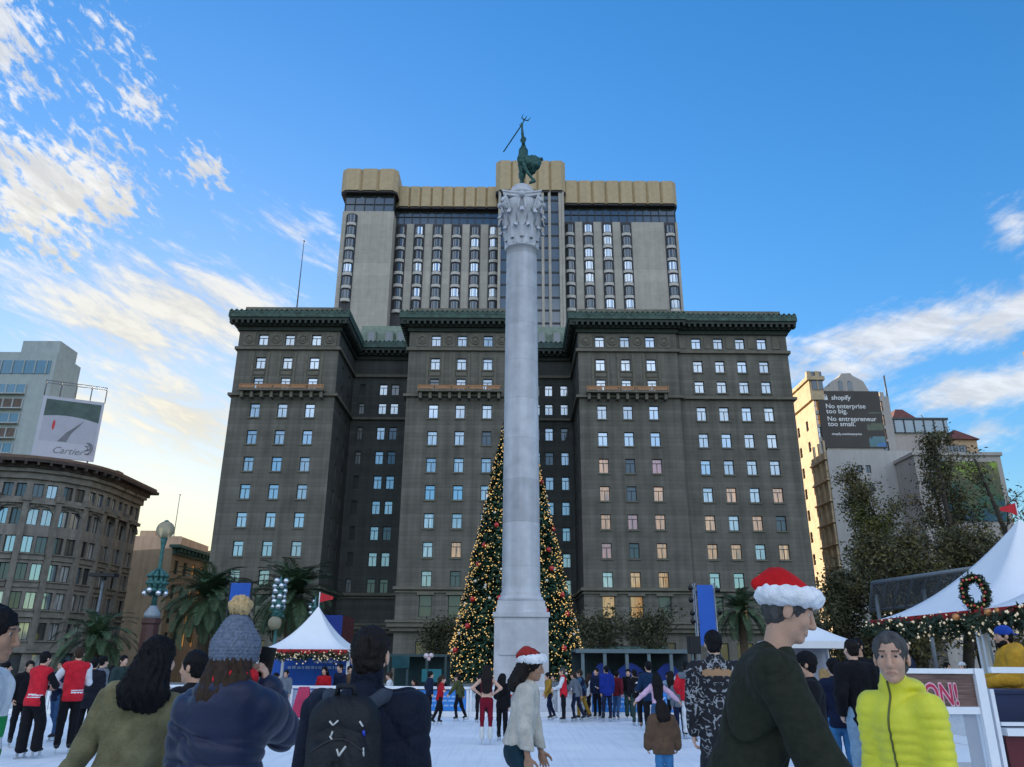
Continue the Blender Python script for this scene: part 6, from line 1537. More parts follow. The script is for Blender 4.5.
for i in range(N_): x0 = cx2-hw2+.05+(2*hw2-.1)*i/N_; x1 = cx2-hw2+.05+(2*hw2-.1)*(i+1)/N_; y = lambda x: YP+3.1+.05*math.sin(x*9); m.quad((x0,y(x0),PZ),(x1,y(x1),PZ),(x1,y(x1),ze),(x0,y(x0),ze))
part(m, 'side_wall', [M('lilac_canvas', (.48,.50,.62), .8, .06, .8)], T)
for dx in (-1,1):
    for dy in (0.05,3.0): m = MB(); m.box(cx2+dx*(hw2-.06)-.03,cx2+dx*(hw2-.06)+.03,YP+dy,YP+dy+.06,PZ,ze); part(m, 'post', [WHT], T)

# ================================================================== rink barriers
PLEX = bpy.data.materials.new('clear_panel'); PLEX.use_nodes = True; b_ = PLEX.node_tree.nodes['Principled BSDF']; b_.inputs['Base Color'].default_value = (.75,.8,.86,1); b_.inputs['Roughness'].default_value = .12; b_.inputs['Alpha'].default_value = .28
BLP = M('barrier_blue', (.035,.22,.62), .5, .08, .8)
def barrier(root, a, b, kind, h=.90, z=0.0):
    a = Vector((a[0],a[1],z)); b = Vector((b[0],b[1],z)); u = (b-a).normalized(); L_ = (b-a).length; n_ = Vector((u.y,-u.x,0)); Mr = Matrix(((u.x,-n_.x,0),(u.y,-n_.y,0),(0,0,1))); c = (a+b)/2; m = MB()
    def bx(x, zz, w, hh, d=.07): m.obox(tuple(a+u*x+Vector((0,0,zz))), w, d, hh, Mr)
    bx(L_/2, h-.04, L_-.01, .08, .11); bx(L_/2, .09, L_-.01, .16, .09)
    for x in (.05,L_-.05,L_/2) if kind != 'blue' else (.05,L_-.05): bx(x, h/2+.04, .075, h-.27, .07)
    o = part(m, 'barrier_frame', [WHT], root); m = MB()
    m.obox(tuple(c+Vector((0,0,h/2+.03))-n_*-.0), L_-.14, .012, h-.30, Mr); part(m, 'barrier_sheet', [BLP if kind == 'blue' else PLEX], o)
    if kind == 'blue':
        m = MB(); rr_ = random.Random(int(L_*99+a.x*7))
        for i,zz in enumerate((.60,.48,.34)):
            x = L_*.16
            while x < L_*.84: w_ = .06+.16*rr_.random(); m.obox(tuple(a+u*(x+w_/2)+n_*.012+Vector((0,0,zz))), w_, .004, .05, Mr); x += w_+.05
        part(m, 'lettering', [M('barrier_print', (.30,.50,.80), .5)], o)
BR = thing('rink_barrier', 'long low white barrier of clear and blue panels along the far edge of the ice', 'barrier', (-3,RY1,0))
xs_ = list(np.arange(RX0, RX1-.5, 1.9)); kinds = {}
for i,x in enumerate(xs_):
    c = x+.95; px = 512+770*c/(RY1*.95)
    kd = 'blue' if abs(px-470) < 29 or 575 < px < 690 or (150 < px < 240) else 'clear'
    barrier(BR, (x,RY1), (min(x+1.9,RX1),RY1), kd)
# side barrier with higher rail from the far right corner to the near gate
BS = thing('rink_side_barrier', 'white railed barrier along the right edge of the ice behind the skaters', 'barrier', (10.2,20,0))
y = 26.3
while y > 12: barrier(BS, (10.25+.0*(26-y),y), (10.25,y-1.9), 'clear', 1.45); y -= 1.9
# the near gate with wood look banner and plastic sheets
GYF = 8.7; xg0 = P(893,690,GYF)[0]; xg1 = P(974.5,690,GYF)[0]; xg2 = xg1+2.2; zt_ = P(940,668.5,GYF)[1]; zm_ = P(945,704.5,GYF)[1]
NG = thing('rink_gate_panel', 'white framed rink panel with wood print banner in red letters beside the yellow jacket', 'barrier', ((xg0+xg1)/2,GYF,0))
m = MB(); m.box(xg0,xg1+.003,GYF-.04,GYF+.04,zt_-.05,zt_); m.box(xg0,xg1+.003,GYF-.04,GYF+.04,zm_-.09,zm_-.02); m.box(xg0,xg1+.003,GYF-.04,GYF+.04,.05,.2); m.box(xg1+.006,xg1+.10,GYF-.06,GYF+.06,0,zt_+.003); m.box(xg1+.15,xg1+.19,GYF-.02,GYF+.10,0,zt_-.2); m.box(xg0-.06,xg0-.003,GYF-.05,GYF+.05,0,zt_)
part(m, 'frame', [WHT], NG)
m = MB(); m.box(xg0,xg1,GYF-.01,GYF+.01,zm_-.017,zt_-.053); part(m, 'wood_print_banner', [mat('wood_print', (.10,.055,.045), .6, .45, 2.2, col2=(.17,.10,.08), stretch=(1.2,1,22), detail=6)], NG)
lh = .195; tx1 = P(957,690,GYF)[0]
def season(mi, d, off, mbx): text_mb(mbx, 'SEASON!', lh*1.5, (tx1+off, GYF-.011-d, zm_+.0), (1,0,0), (0,0,1), mi, .004, align='RIGHT', bold=.016 if mi else .002, sx=.66)
m = MB(); season(1, .003, .0, m); season(0, .008, .0, m); part(m, 'banner_lettering', [M('letter_red', (.45,.02,.07), .5), M('letter_pink', (.75,.45,.52), .5)], NG)
m = MB(); m.box(xg0,xg1,GYF-.006,GYF+.006,.203,zm_-.093); part(m, 'clear_sheet', [PLEX], NG)
xs0 = P(931,720,GYF)[0]; xs1 = P(946,720,GYF)[0]; m = MB(); m.box(xs0-.35,xs1,GYF-.015,GYF-.009,.25,zm_-.10,0); m.box(xs0-.2,xs1-.04,GYF-.019,GYF-.016,.62,zm_-.17,1); m.box(xs0-.1,xs1-.02,GYF-.022,GYF-.0195,.3,.9,2)
part(m, 'colour_notice', [M('notice_blue', (.03,.17,.55), .4), M('notice_green', (.05,.40,.12), .4), M('notice_teal', (.05,.3,.4), .4)], NG)
# right of the post: deck rail with dark skirt
DR = thing('deck_rail', 'white handrail and dark red skirt of the rental deck at the right edge', 'railing', (xg1+1.3,GYF,0)); m = MB()
zr1 = P(1000,667,GYF+.1)[1]; zr2 = P(1000,722,GYF+.1)[1]; zr3 = P(1000,735,GYF+.1)[1]
m.box(xg1+.25,xg2,GYF+.06,GYF+.12,zr1-.06,zr1); m.box(xg1+.25,xg2,GYF+.06,GYF+.12,zr2-.035,zr2); m.box(xg1+.25,xg2,GYF-.02,GYF+.14,zr3,zr3+.07); m.box(xg2,xg2+.1,GYF,GYF+.12,0,zr1)
part(m, 'rail', [WHT], DR); m = MB(); m.box(xg1+.25,xg2,GYF+.03,GYF+.06,.0,zr3-.003); part(m, 'skirt', [M('deck_skirt_red', (.10,.012,.018), .6, .2, 2)], DR)
m = MB(); m.box(xg1+.26,xg2+.5,GYF+.16,GYF+3.2,.004,.45); ground(m, 'rental_deck', M('deck_boards', (.16,.11,.075), .7, .3, 4, stretch=(1,8,1)))
DKZ = .45
m = MB(); m.box(xg1+.32,xg1+1.35,GYF+.35,GYF+.9,DKZ+.003,zr1-.28); m.box(xg1+.30,xg1+1.4,GYF+.33,GYF+.95,zr1-.277,zr1-.24); alone(m, 'navy_counter', [M('navy_counter', (.012,.02,.07), .5, .2, 2)], 'dark navy counter behind the white rail in front of the yellow hoodie', 'counter')
# glass canopy behind the right tent
T = thing('glass_canopy', 'sloping grey glass canopy on posts behind the right tent', 'canopy', (13,34,PZ)); a0 = P3(872,583,36); a1 = P3(990,566,31); 
m = MB(); dv = Vector((.35,.9,0)).normalized()*5.0
for s0_,s1_ in ((a0,a1),): m.add([s0_,s1_,s1_+dv+Vector((0,0,-.9)),s0_+dv+Vector((0,0,-.9))], [(0,1,2,3)]); m.add([s0_+Vector((0,0,-.1)),s1_+Vector((0,0,-.1)),s1_+dv+Vector((0,0,-1.0)),s0_+dv+Vector((0,0,-1.0))], [(3,2,1,0)])
part(m, 'glass_roof', [M('canopy_glass', (.10,.13,.15), .2, .2, 1, alpha=.35)], T)
m = MB()
m.tube([a0,a1], .10, 6); m.tube([a0+dv+Vector((0,0,-.95)),a1+dv+Vector((0,0,-.95))], .08, 6)
for t in np.linspace(0,1,9): q = a0.lerp(a1,t); m.tube([q,q+dv+Vector((0,0,-.95))], .06, 6)
for t in (.05,.5,.95): q = a0.lerp(a1,t)+dv*.4; m.tube([(q.x,q.y,PZ),(q.x,q.y,q.z-.4)], .09, 8)
part(m, 'canopy_frame', [M('canopy_steel', (.16,.18,.20), .4, .1, 4)], T)
# teal glass shelter left of the Christmas tree, and the long shelter right of it
T = thing('glass_kiosk', 'teal glass kiosk with lit panel beyond the barrier left of the Christmas tree', 'kiosk', (P(420,660,38)[0],38,PZ)); xa = P(388,655,38)[0]; xb = P(447,655,38)[0]; zt_ = P(420,654,38)[1]
m = MB(); m.box(xa,xb,38,40.5,zt_-.12,zt_); 
for x in np.linspace(xa+.05,xb-.05,4): m.box(x-.05,x+.05,38.0,38.1,PZ,zt_-.123)
m.box(xa,xb,40.35,40.45,PZ,zt_-.123,1); part(m, 'frame', [M('kiosk_frame', (.04,.07,.075), .5), M('kiosk_back', (.02,.05,.055), .4)], T)
x0,z1 = P(422,669,37.9); x1,z0_ = P(441,682,37.9); m = MB(); m.box(x0,x1,37.9,37.95,z0_,z1); part(m, 'lit_panel', [M('teal_screen', (.015,.10,.14), .3, .1, emit=(.05,.5,.6), estr=.02)], T)
x0,z1 = P(392,656,37.9); x1,z0_ = P(409,668,37.9); m = MB(); m.box(x0,x1,37.93,37.95,z0_,z1); part(m, 'glass', [M('kiosk_glass', (.025,.08,.09), .15)], T)
x,z = P(428.5,656,37); m = MB(); m.ball((x-.10,37,z), .12, 10, 7); m.ball((x+.12,37,z+.02), .11, 10, 7); m.ball((x+.02,37,z-.13), .09, 8, 6); m.tube([(x,37,PZ),(x,37,z-.2)], .025, 6, 1); alone(m, 'balloon_sign', [M('pale_pink', (.75,.60,.62), .5), BLK], 'small pale pink cluster sign before the teal kiosk', 'sign')
T = thing('long_shelter', 'long blue and grey shelter with flat beam roof behind the skaters at centre right', 'shelter', (P(640,652,36)[0],36,PZ)); xa = P(576,652,36)[0]; xb = P(700,652,36)[0]; zt_ = P(640,652,36)[1]
m = MB(); m.box(xa,xb,36,36.35,zt_-.05,zt_+.12); m.box(xa,xb,36.36,39,zt_+.0,zt_+.10)
for x in np.linspace(xa+.3,xb-.3,6): m.box(x-.07,x+.07,36.05,36.2,PZ,zt_-.053)
part(m, 'frame', [M('shelter_grey', (.13,.18,.20), .5, .1, 3)], T)
for k,(q0,q1) in enumerate(((592,611),(615,645),(655,680))):
    x0 = P(q0,660,36.5)[0]; x1 = P(q1,660,36.5)[0]; m = MB(); n = 10
    poly = [(x0+(x1-x0)*i/n, PZ+.1) for i in range(n+1)]+[(x1-(x1-x0)*i/n, 1.15+.42*math.sin(PI*i/n)) for i in range(n+1)]
    m.add([(x,36.5,z) for x,z in poly]+[(x,36.55,z) for x,z in poly], [tuple(range(len(poly)-1,-1,-1)),tuple(range(len(poly),2*len(poly)))]+[(i,(i+1)%len(poly),len(poly)+(i+1)%len(poly),len(poly)+i) for i in range(len(poly))]); part(m, 'arched_blue_panel', [BLUED], T)
m = MB(); m.box(xa,xb,38.6,38.7,PZ,zt_-.003); part(m, 'back_wall', [M('shelter_back', (.03,.05,.06), .6)], T)
# red skating aid frame by the left tent
x,_ = P(303,700,25.9); T = thing('floor_sign', 'red folding floor sign at the barrier below the left tent', 'sign', (x,25.9,0)); 
for sg,nm in ((-1,'front_board'),(1,'back_board')):
    m = MB(); m.add([(x-.30,25.9+sg*.22,.02),(x+.30,25.9+sg*.22,.02),(x+.16,25.9+sg*.02,.88),(x-.16,25.9+sg*.02,.88),(x-.30,25.93+sg*.22,.02),(x+.30,25.93+sg*.22,.02),(x+.16,25.93+sg*.02,.88),(x-.16,25.93+sg*.02,.88)], [(0,1,2,3),(7,6,5,4),(0,4,5,1),(1,5,6,2),(2,6,7,3),(3,7,4,0)]); part(m, nm, [M('floor_sign_red', (.42,.02,.08), .5)], T)
# ================================================================== people
def groundY(px, py, z=0.0):
    lo, hi = 2.0, 200.0
    for _ in range(60):
        m_ = (lo+hi)/2
        if P(px,py,m_)[1] < z: hi = m_
        else: lo = m_
    return lo
def who(label, px, py, Y, head=0, feet=None, z=0.0, hgt=None, lean=0.0, side=0.0, boot='skate', **k):
    """place a person by the head centre in the photo (px, py) and the distance Y (or the feet row)"""
    if feet is not None: Y = groundY(px, feet, z)
    X, Z = P(px, py, Y); skl = .10 if boot == 'skate' else .03
    full = .915+.545*math.cos(lean)*math.cos(side)+.165*.99
    if hgt is None: hgt = 1.75*max(.5, min(1.16, (Z-z-skl)/full))
    s = hgt/1.75; disp = .66*s*math.sin(lean)+.03; h = R(head); sd = .66*s*math.sin(side)
    x = X + math.sin(h)*disp - math.cos(h)*sd; y = Y - math.cos(h)*disp - math.sin(h)*sd
    return person(label, x, y, head, hgt, z=z, lean=lean, side=side, boot=boot, **k)
c = cloth
NAVY = c('navy_cloth', (.012,.018,.045)); BLACK = c('black_cloth', (.009,.009,.012)); RED = c('red_cloth', (.42,.012,.02)); VRED = c('vest_red', (.55,.02,.035)); WHITE = c('white_cloth', (.66,.67,.70)); JEAN = c('blue_jeans', (.035,.085,.19)); LJEAN = c('pale_jeans', (.20,.31,.42)); BJEAN = c('bright_jeans', (.05,.18,.38)); DJEAN = c('dark_teal_jeans', (.012,.035,.05))
CREAMW = c('cream_wool', (.50,.46,.40), bs=60, bump=.6); OLIVE = c('olive_wool', (.150,.130,.068), bs=70, bump=.6, col2=(.21,.185,.10)); PINK = c('pink_cloth', (.58,.38,.50)); BROWN = c('brown_coat', (.115,.07,.045)); ROYAL = c('royal_blue', (.012,.03,.22)); MUST = c('mustard', (.33,.19,.03)); GREENP = c('dark_green_cloth', (.03,.055,.05)); GREYC = c('grey_cloth', (.14,.16,.19)); GREENJ = c('jersey_green', (.02,.26,.08)); GOLDY = c('gold_yellow', (.50,.27,.03)); MAROON = c('maroon_knit', (.16,.008,.022), bump=.1)
PUFFN = mat('navy_nylon', (.005,.010,.042), .5, .15, 9, bump=.25, bscale=22, spec=.4, sheen=.1); PUFFY = mat('yellow_green_nylon', (.70,.66,.035), .5, .08, 7, bump=.25, bscale=26, spec=.4, sheen=.1); DOLIVE = c('dark_olive_wool', (.022,.024,.016), sc=30)
KNIT = c('grey_blue_knit', (.13,.155,.21), var=.35, sc=60, bump=.6); POMM = c('tan_fur', (.50,.34,.17), var=.3, sc=60); SRED = c('santa_red', (.50,.012,.015)); SFUR = c('white_fur', (.80,.80,.82), bump=.5, bs=140)
SKG = 'skaters on the ice'; SPG = 'spectators beyond the rink edge'; NRG = 'people close to the camera'
VSTR = lambda K, p: (((np.abs((p-K['Hc'])@K['ta']-.075) < .010)|(np.abs((p-K['Hc'])@K['ta']-.035) < .010))&((p-K['Hc'])@K['rt'] > -.03)&((p-K['Hc'])@K['ft'] < 0)).astype(int)
JSTR = lambda K, p: ((((p-K['Hc'])@K['ta'] < .40)&((p-K['Hc'])@K['ta'] > .30))|((p-K['Hc'])@K['ta'] < .24)).astype(int)
J = lambda m_, **k: dict(dict(name='jacket', mat=m_, th=.020, hem=.10), **k)
T_ = lambda m_, **k: dict(dict(mat=m_), **k)

# ---- near people
def scarf(K):
    A = Sh(.02); nb, ta, ft, s = K['nb'], K['ta'], K['ft'], K['s']
    for k in range(10): 
        a0, a1 = 2*PI*k/10, 2*PI*(k+1)/10; f = lambda a: nb+ta*(.075+.01*math.cos(a))*s+K['rt']*.092*s*math.cos(a)+ft*(.095*math.sin(a)-.018)*s
        A.rc(f(a0), f(a1), .040*s, .040*s)
    A.rc(nb-ft*.06*s+ta*.03*s, nb-ft*.09*s-ta*.02*s+K['rt']*.03*s, .045*s,.03*s); A.disp.append(folds(.005,2,3)); addm(K, A, 'scarf', c('red_scarf', (.50,.02,.03)))
KP = who('woman in navy puffer jacket and grey knit hat with tan pompom, taking a photo', 234.5, 660, 4.25, 4, fem=True, skin='light', hair=('straight','brown',.004,.03), hat=('pom',KNIT,POMM), hyaw=-8,
    top=[J(PUFFN,th=.040,hem=.16,quilt=(.115,.018),hood=1.35,collar=.03,fold=.012,bulk=1)], legs=T_(BLACK), bulk=1.02, arms=(('ik',(-.12,.28,-.30),(-.35,-.25,-1),(.2,.3,.8)), ('ik',(.150,.15,-.135),(.30,-.1,-1),(-.15,.15,1.2))), group=NRG, extras=(scarf,), curl=.75, hand_res=.0035)
wr = KP['ja'][1][2]; hb = KP['ja'][1][3]
m = MB(); 
pc = Vector(wr)+Vector(hb)*.10+Vector((-.005,.045,.03)); m.obox(tuple(pc), .078, .010, .155, Matrix.Rotation(.12,3,'Y')); m.obox(tuple(pc+Vector((-.018,.006,.045))), .03, .004, .03, None, 1)
ph = link('phone', m.mesh('phone', [M('phone_black', (.012,.012,.014), .25, .1), M('phone_lens', (.03,.03,.035), .15, .1)])); ph.matrix_world = KP['root'].matrix_basis.copy() if False else Matrix.Translation(KP['root'].location) @ Matrix.Rotation(R(4),4,'Z'); tag(ph, 'black phone held up beside the head of the pompom hat woman', 'phone')
KB = who('man with short dark hair seen from behind, black backpack over navy jacket', 370.5, 657, 3.85, 0, skin='light', hair=('crop','dark'), top=[J(c('navy_shell', (.007,.010,.022), rough=.6, bs=40),th=.036,hem=.14,collar=.075,fold=.010)], legs=T_(BLACK), bulk=1.10, arms=('down','down'), group=NRG)
# the backpack, worn a little to the left
def backpack(K):
    s, ta, ft, rt, nb = K['s'], K['ta'], K['ft'], K['rt'], K['nb']; B = Sh(.05)
    o = nb - ft*.195*s - rt*.050*s - ta*.235*s; F = np.stack([rt,ft,ta])
    def at(a,b,e): return o+rt*a*s+ft*b*s+ta*e*s
    B.rc(at(-.075,0,-.20), at(-.075,0,.13), .085*s,.078*s, fr=F, sv=(1,.95,1)); B.rc(at(.075,0,-.20), at(.075,0,.13), .085*s,.078*s); B.rc(at(-.05,0,.18), at(.05,0,.18), .075*s,.075*s); B.rc(at(0,0,-.2),at(0,0,.15),.09*s,.085*s)
    B.rc(at(-.06,-.055,-.18), at(-.06,-.05,.03), .075*s,.070*s,k=.02); B.rc(at(.06,-.055,-.18), at(.06,-.05,.03), .075*s,.070*s,k=.02); B.cut(at(0,0,-.26), -ta); B.disp.append(folds(.006,1.5,21))
    root = thing('backpack', 'black backpack with small pale logo marks worn by the man seen from behind', 'backpack', tuple(K['root'].location)); root.rotation_euler = K['root'].rotation_euler
    K2 = dict(K, root=root); PK = mat('backpack_nylon', (.004,.0045,.007), .65, .2, 12, bump=.4, bscale=60)
    addm(K2, B, 'bag', PK)
    A = Sh(.012)
    for sg in (-1,1):
        pts = [at(sg*.075,.03,.20), nb+rt*sg*.115*s-rt*.03*s-ft*.085*s+ta*.005*s, nb+rt*sg*.125*s-rt*.02*s+ft*.02*s-ta*.005*s, nb+rt*sg*.12*s+ft*.115*s-ta*.13*s, nb+rt*sg*.14*s+ft*.10*s-ta*.30*s]
        for a,b in zip(pts[:-1],pts[1:]): A.rc(a,b,.030*s,.030*s,fr=F,sv=(1,1,1))
    addm(K2, A, 'strap', c('strap_grey', (.045,.055,.075)))
    m = MB(); m.tube([tuple(at(-.04,-.01,.235)),tuple(at(-.03,-.035,.285)),tuple(at(.03,-.035,.285)),tuple(at(.04,-.01,.235))], .013*s, 8); link('handle', m.mesh('handle', [PK]), root)
    def back(a, e):     # the real back surface under this point
        b = -.30
        while b < .05 and B.ev(np.array([at(a,b,e)]))[0] > .002: b += .003
        return at(a,b-.002,e)
    m = MB(); 
    def mark(a0,e0,a1,e1,w=.007): m.tube([tuple(back(a0,e0)),tuple(back((a0+a1)/2,(e0+e1)/2)),tuple(back(a1,e1))], w*s*.55, 5)
    mark(-.005,.055,.005,.03); mark(.005,.03,.030,.065,.009); mark(-.035,.10,-.03,.118); mark(-.045,.155,-.03,.140); mark(-.03,.140,-.01,.158); mark(-.03,-.045,-.026,-.075,.008); mark(-.03,-.05,-.036,-.078,.005); mark(.075,.155,.09,.135); mark(.10,.06,.104,.03,.006); mark(-.04,.10,-.027,.085)
    for k in range(8): q = back(.048-.001*k, -.065-.019*k); m.obox(tuple(q), .010*s, .004, .011*s)
    link('logo_marks', m.mesh('logo_marks', [M('pale_print_mark', (.55,.55,.52), .5)]), root)
    m = MB(); m.tube([tuple(back(.092,.12)),tuple(back(.094,.10))], .006, 5); link('zip_pull', m.mesh('zip_pull', [M('zip_blue', (.03,.06,.5), .4)]), root)
    for z_ in (.06,-.10):
        m = MB(); pts = [tuple(back(a,z_+.05*math.cos(a*14)-.02)) for a in np.linspace(-.11,.11,13)]; m.tube(pts, .0035, 5); link('zip', m.mesh('zip', [M('zip_dark', (.02,.02,.024), .35)]), root)
backpack(KB)
who('woman with long black wavy hair in olive knit sweater leaning left', 157, 661, 4.9, 12, fem=True, skin='light', hair=('wavy','black',.014,.18), hyaw=-25, side=.19, top=[J(OLIVE,name='sweater',th=.026,hem=.10,fold=.012,ff=.8)], legs=T_(JEAN), arms=(((.42,.18,-1),(.50,.22,-.9)),((.05,.25,-1),(-.1,.5,-.8))), group=NRG)
who('man at the left frame edge in white and green jersey, facing right', -4, 635, 4.1, -82, skin='brown', hair=('short','black'), lean=.10, top=[J([WHITE,GREENJ],name='jersey',th=.022,hem=.02,mi=JSTR),J(GREENJ,name='jersey_hem',th=.026,hem=.22,sleeve=None,neck=-.44)], legs=T_(BLACK), arms=('down','down'), group=NRG)
who('man in dark olive coat and bright red Santa hat, profile to the right', 791, 608, 3.25, -104, skin='tan', hair=('crop','grey'), hat=('santa',SRED,SFUR,.0), lean=.34, hpitch=0, hsc=.84, hgt=2.10, top=[J(DOLIVE,name='coat',th=.022,hem=.20,fold=.012,ff=.8)], legs=T_(c('dull_red_trousers', (.20,.012,.018))), bulk=.98,
    arms=(('ik',(-.15,.34,-.66),(-.4,-.6,-.4)),('ik',(.13,.26,-.60),(.1,-.9,-.5),(0,.9,-.25))), group=NRG, hand_res=.0035)
KY = who('man in bright yellow green quilted puffer jacket facing the camera', 889, 659, 4.35, 124, fem=True, skin='tan', hair=('crop','grey'), hyaw=24, top=[J(PUFFY,th=.010,hem=.18,quilt=(.047,.013),collar=.05,hood=.9,fold=.006,k=.02)], legs=T_(DJEAN), bulk=.70, arms=(((.05,.02,-1),(-.02,.14,-1)),((.05,-.02,-1),(-.02,.12,-1))), group=NRG, leg=('wide','stand'), head_res=.0042)
def zipper(K):
    s, ta, ft, nb = K['s'], K['ta'], K['ft'], K['nb']; m = MB(); pts = []
    for t in np.linspace(.02,-.60,26): pts.append(nb+ta*t*s+ft*(.085+.055*min(1,max(0,(.02-t)*5)))*s)
    dg = bpy.context.evaluated_depsgraph_get(); jk = [o for o in K['root'].children if o.name.startswith('jacket')][0]
    from mathutils.bvhtree import BVHTree
    bv = BVHTree.FromPolygons([v.co for v in jk.data.vertices], [tuple(p.vertices) for p in jk.data.polygons]); out = []
    for t in np.linspace(.06,-.66,40):
        o = Vector(nb+ta*t*s+ft*.6); h = bv.ray_cast(o, Vector(-ft))
        if h[0] is not None: out.append(h[0]+Vector(ft)*.002)
    m.tube(out, .006, 6); link('zip', m.mesh('zip', [M('zip_olive', (.10,.11,.02), .4)]), K['root'])
zipper(KY)
# ---- middle distance
who('woman in cream knit sweater and faded Santa hat skating right', 533, 664, 7.8, -95, fem=True, skin='brown', hair=('wavy','dark',.022,.10), hat=('santa',c('faded_santa_red', (.30,.03,.025)),SFUR,.0), hyaw=-8, lean=.17, top=[J(CREAMW,name='sweater',th=.026,hem=-.02,fold=.010)], legs=T_(DJEAN), leg=(((.03,.10,-1),(.03,-.30,-1)),((.03,.42,-1),(.03,-.05,-1))), arms=(((.10,.20,-1),(.02,.30,-1)),((.10,-.02,-1),(.02,.12,-1))), group=NRG, hand_res=.0042)
COATP = bpy.data.materials.new('patterned_coat'); COATP.use_nodes = True; nt3 = COATP.node_tree; b3 = nt3.nodes['Principled BSDF']; b3.inputs['Roughness'].default_value = .9
tc3 = nd(nt3,'ShaderNodeTexCoord'); s3 = nd(nt3,'ShaderNodeSeparateXYZ'); nt3.links.new(tc3.outputs['Object'], s3.inputs[0])
ab = nd(nt3,'ShaderNodeMath', operation='ABSOLUTE'); nt3.links.new(s3.outputs['X'], ab.inputs[0]); cb = nd(nt3,'ShaderNodeCombineXYZ'); nt3.links.new(ab.outputs[0], cb.inputs[0]); nt3.links.new(s3.outputs['Z'], cb.inputs[1])
vo = nd(nt3,'ShaderNodeTexVoronoi', feature='F1'); vo.inputs['Scale'].default_value = 7.5; nt3.links.new(cb.outputs[0], vo.inputs['Vector'])
no = nd(nt3,'ShaderNodeTexNoise'); no.inputs['Scale'].default_value = 16; no.inputs['Detail'].default_value = 3; nt3.links.new(cb.outputs[0], no.inputs['Vector'])
l1 = nd(nt3,'ShaderNodeMapRange'); sb_ = nd(nt3,'ShaderNodeMath', operation='SUBTRACT'); sb_.inputs[1].default_value = .5; nv_ = nd(nt3,'ShaderNodeTexNoise'); nv_.inputs['Scale'].default_value = 12; nv_.inputs['Detail'].default_value = 1.5; nv_.inputs['Distortion'].default_value = .8; nt3.links.new(cb.outputs[0], nv_.inputs['Vector']); nt3.links.new(nv_.outputs['Fac'], sb_.inputs[0]); sa_ = nd(nt3,'ShaderNodeMath', operation='ABSOLUTE'); nt3.links.new(sb_.outputs[0], sa_.inputs[0]); l1.inputs['From Min'].default_value = .045; l1.inputs['From Max'].default_value = .03; nt3.links.new(sa_.outputs[0], l1.inputs['Value'])
l2 = nd(nt3,'ShaderNodeMapRange'); l2.inputs['From Min'].default_value = .44; l2.inputs['From Max'].default_value = .50; nt3.links.new(no.outputs['Fac'], l2.inputs['Value'])
mu = nd(nt3,'ShaderNodeMath', operation='MULTIPLY'); nt3.links.new(l1.outputs[0], mu.inputs[0]); nt3.links.new(l2.outputs[0], mu.inputs[1])
lz = nd(nt3,'ShaderNodeMapRange'); lz.inputs['From Min'].default_value = .85; lz.inputs['From Max'].default_value = 1.0; nt3.links.new(s3.outputs['Z'], lz.inputs['Value']); mu2 = nd(nt3,'ShaderNodeMath', operation='MULTIPLY'); nt3.links.new(mu.outputs[0], mu2.inputs[0]); nt3.links.new(lz.outputs[0], mu2.inputs[1])
mx3 = nd(nt3,'ShaderNodeMix', data_type='RGBA'); mx3.inputs['A'].default_value = (.008,.008,.012,1); mx3.inputs['B'].default_value = (.27,.28,.30,1); nt3.links.new(mu2.outputs[0], mx3.inputs['Factor'])
zb1 = nd(nt3,'ShaderNodeMath', operation='SUBTRACT'); zb1.inputs[1].default_value = 1.66; nt3.links.new(s3.outputs['Z'], zb1.inputs[0]); zb2 = nd(nt3,'ShaderNodeMath', operation='ABSOLUTE'); nt3.links.new(zb1.outputs[0], zb2.inputs[0])
no2 = nd(nt3,'ShaderNodeTexNoise'); no2.inputs['Scale'].default_value = 30; nt3.links.new(cb.outputs[0], no2.inputs['Vector']); zb4 = nd(nt3,'ShaderNodeMath', operation='MULTIPLY_ADD'); zb4.inputs[1].default_value = .10; nt3.links.new(no2.outputs['Fac'], zb4.inputs[0]); nt3.links.new(zb2.outputs[0], zb4.inputs[2])
zb3 = nd(nt3,'ShaderNodeMath', operation='LESS_THAN'); zb3.inputs[1].default_value = .085; nt3.links.new(zb4.outputs[0], zb3.inputs[0]); xm = nd(nt3,'ShaderNodeMath', operation='LESS_THAN'); xm.inputs[1].default_value = .15; nt3.links.new(ab.outputs[0], xm.inputs[0]); mu3 = nd(nt3,'ShaderNodeMath', operation='MULTIPLY'); nt3.links.new(zb3.outputs[0], mu3.inputs[0]); nt3.links.new(xm.outputs[0], mu3.inputs[1])
mx4 = nd(nt3,'ShaderNodeMix', data_type='RGBA'); nt3.links.new(mx3.outputs['Result'], mx4.inputs['A']); mx4.inputs['B'].default_value = (.33,.19,.10,1); nt3.links.new(mu3.outputs[0], mx4.inputs['Factor']); nt3.links.new(mx4.outputs['Result'], b3.inputs['Base Color'])
who('man in long black coat with white tribal pattern, back to the camera', 713, 643, 8.6, -6, skin='light', hair=('crop','black'), hgt=1.98, top=[J(COATP,name='coat',th=.032,hem=.50,flare=.03,fold=.010,collar=.03)], legs=T_(NAVY), arms=('down','down'), bulk=1.06, group=NRG)
who('child in brown hooded coat and jeans skating away', 661, 712, 11.4, 4, hgt=1.13, skin='tan', hair=('straight','dark',.012,.10), top=[J(BROWN,th=.045,hem=.16,hood=1.2,fold=.012)], legs=T_(BJEAN,th=.016), arms=(((.35,.1,-1),(.1,.2,-1)),((.35,.1,-1),(.1,.2,-1))), group=SKG)
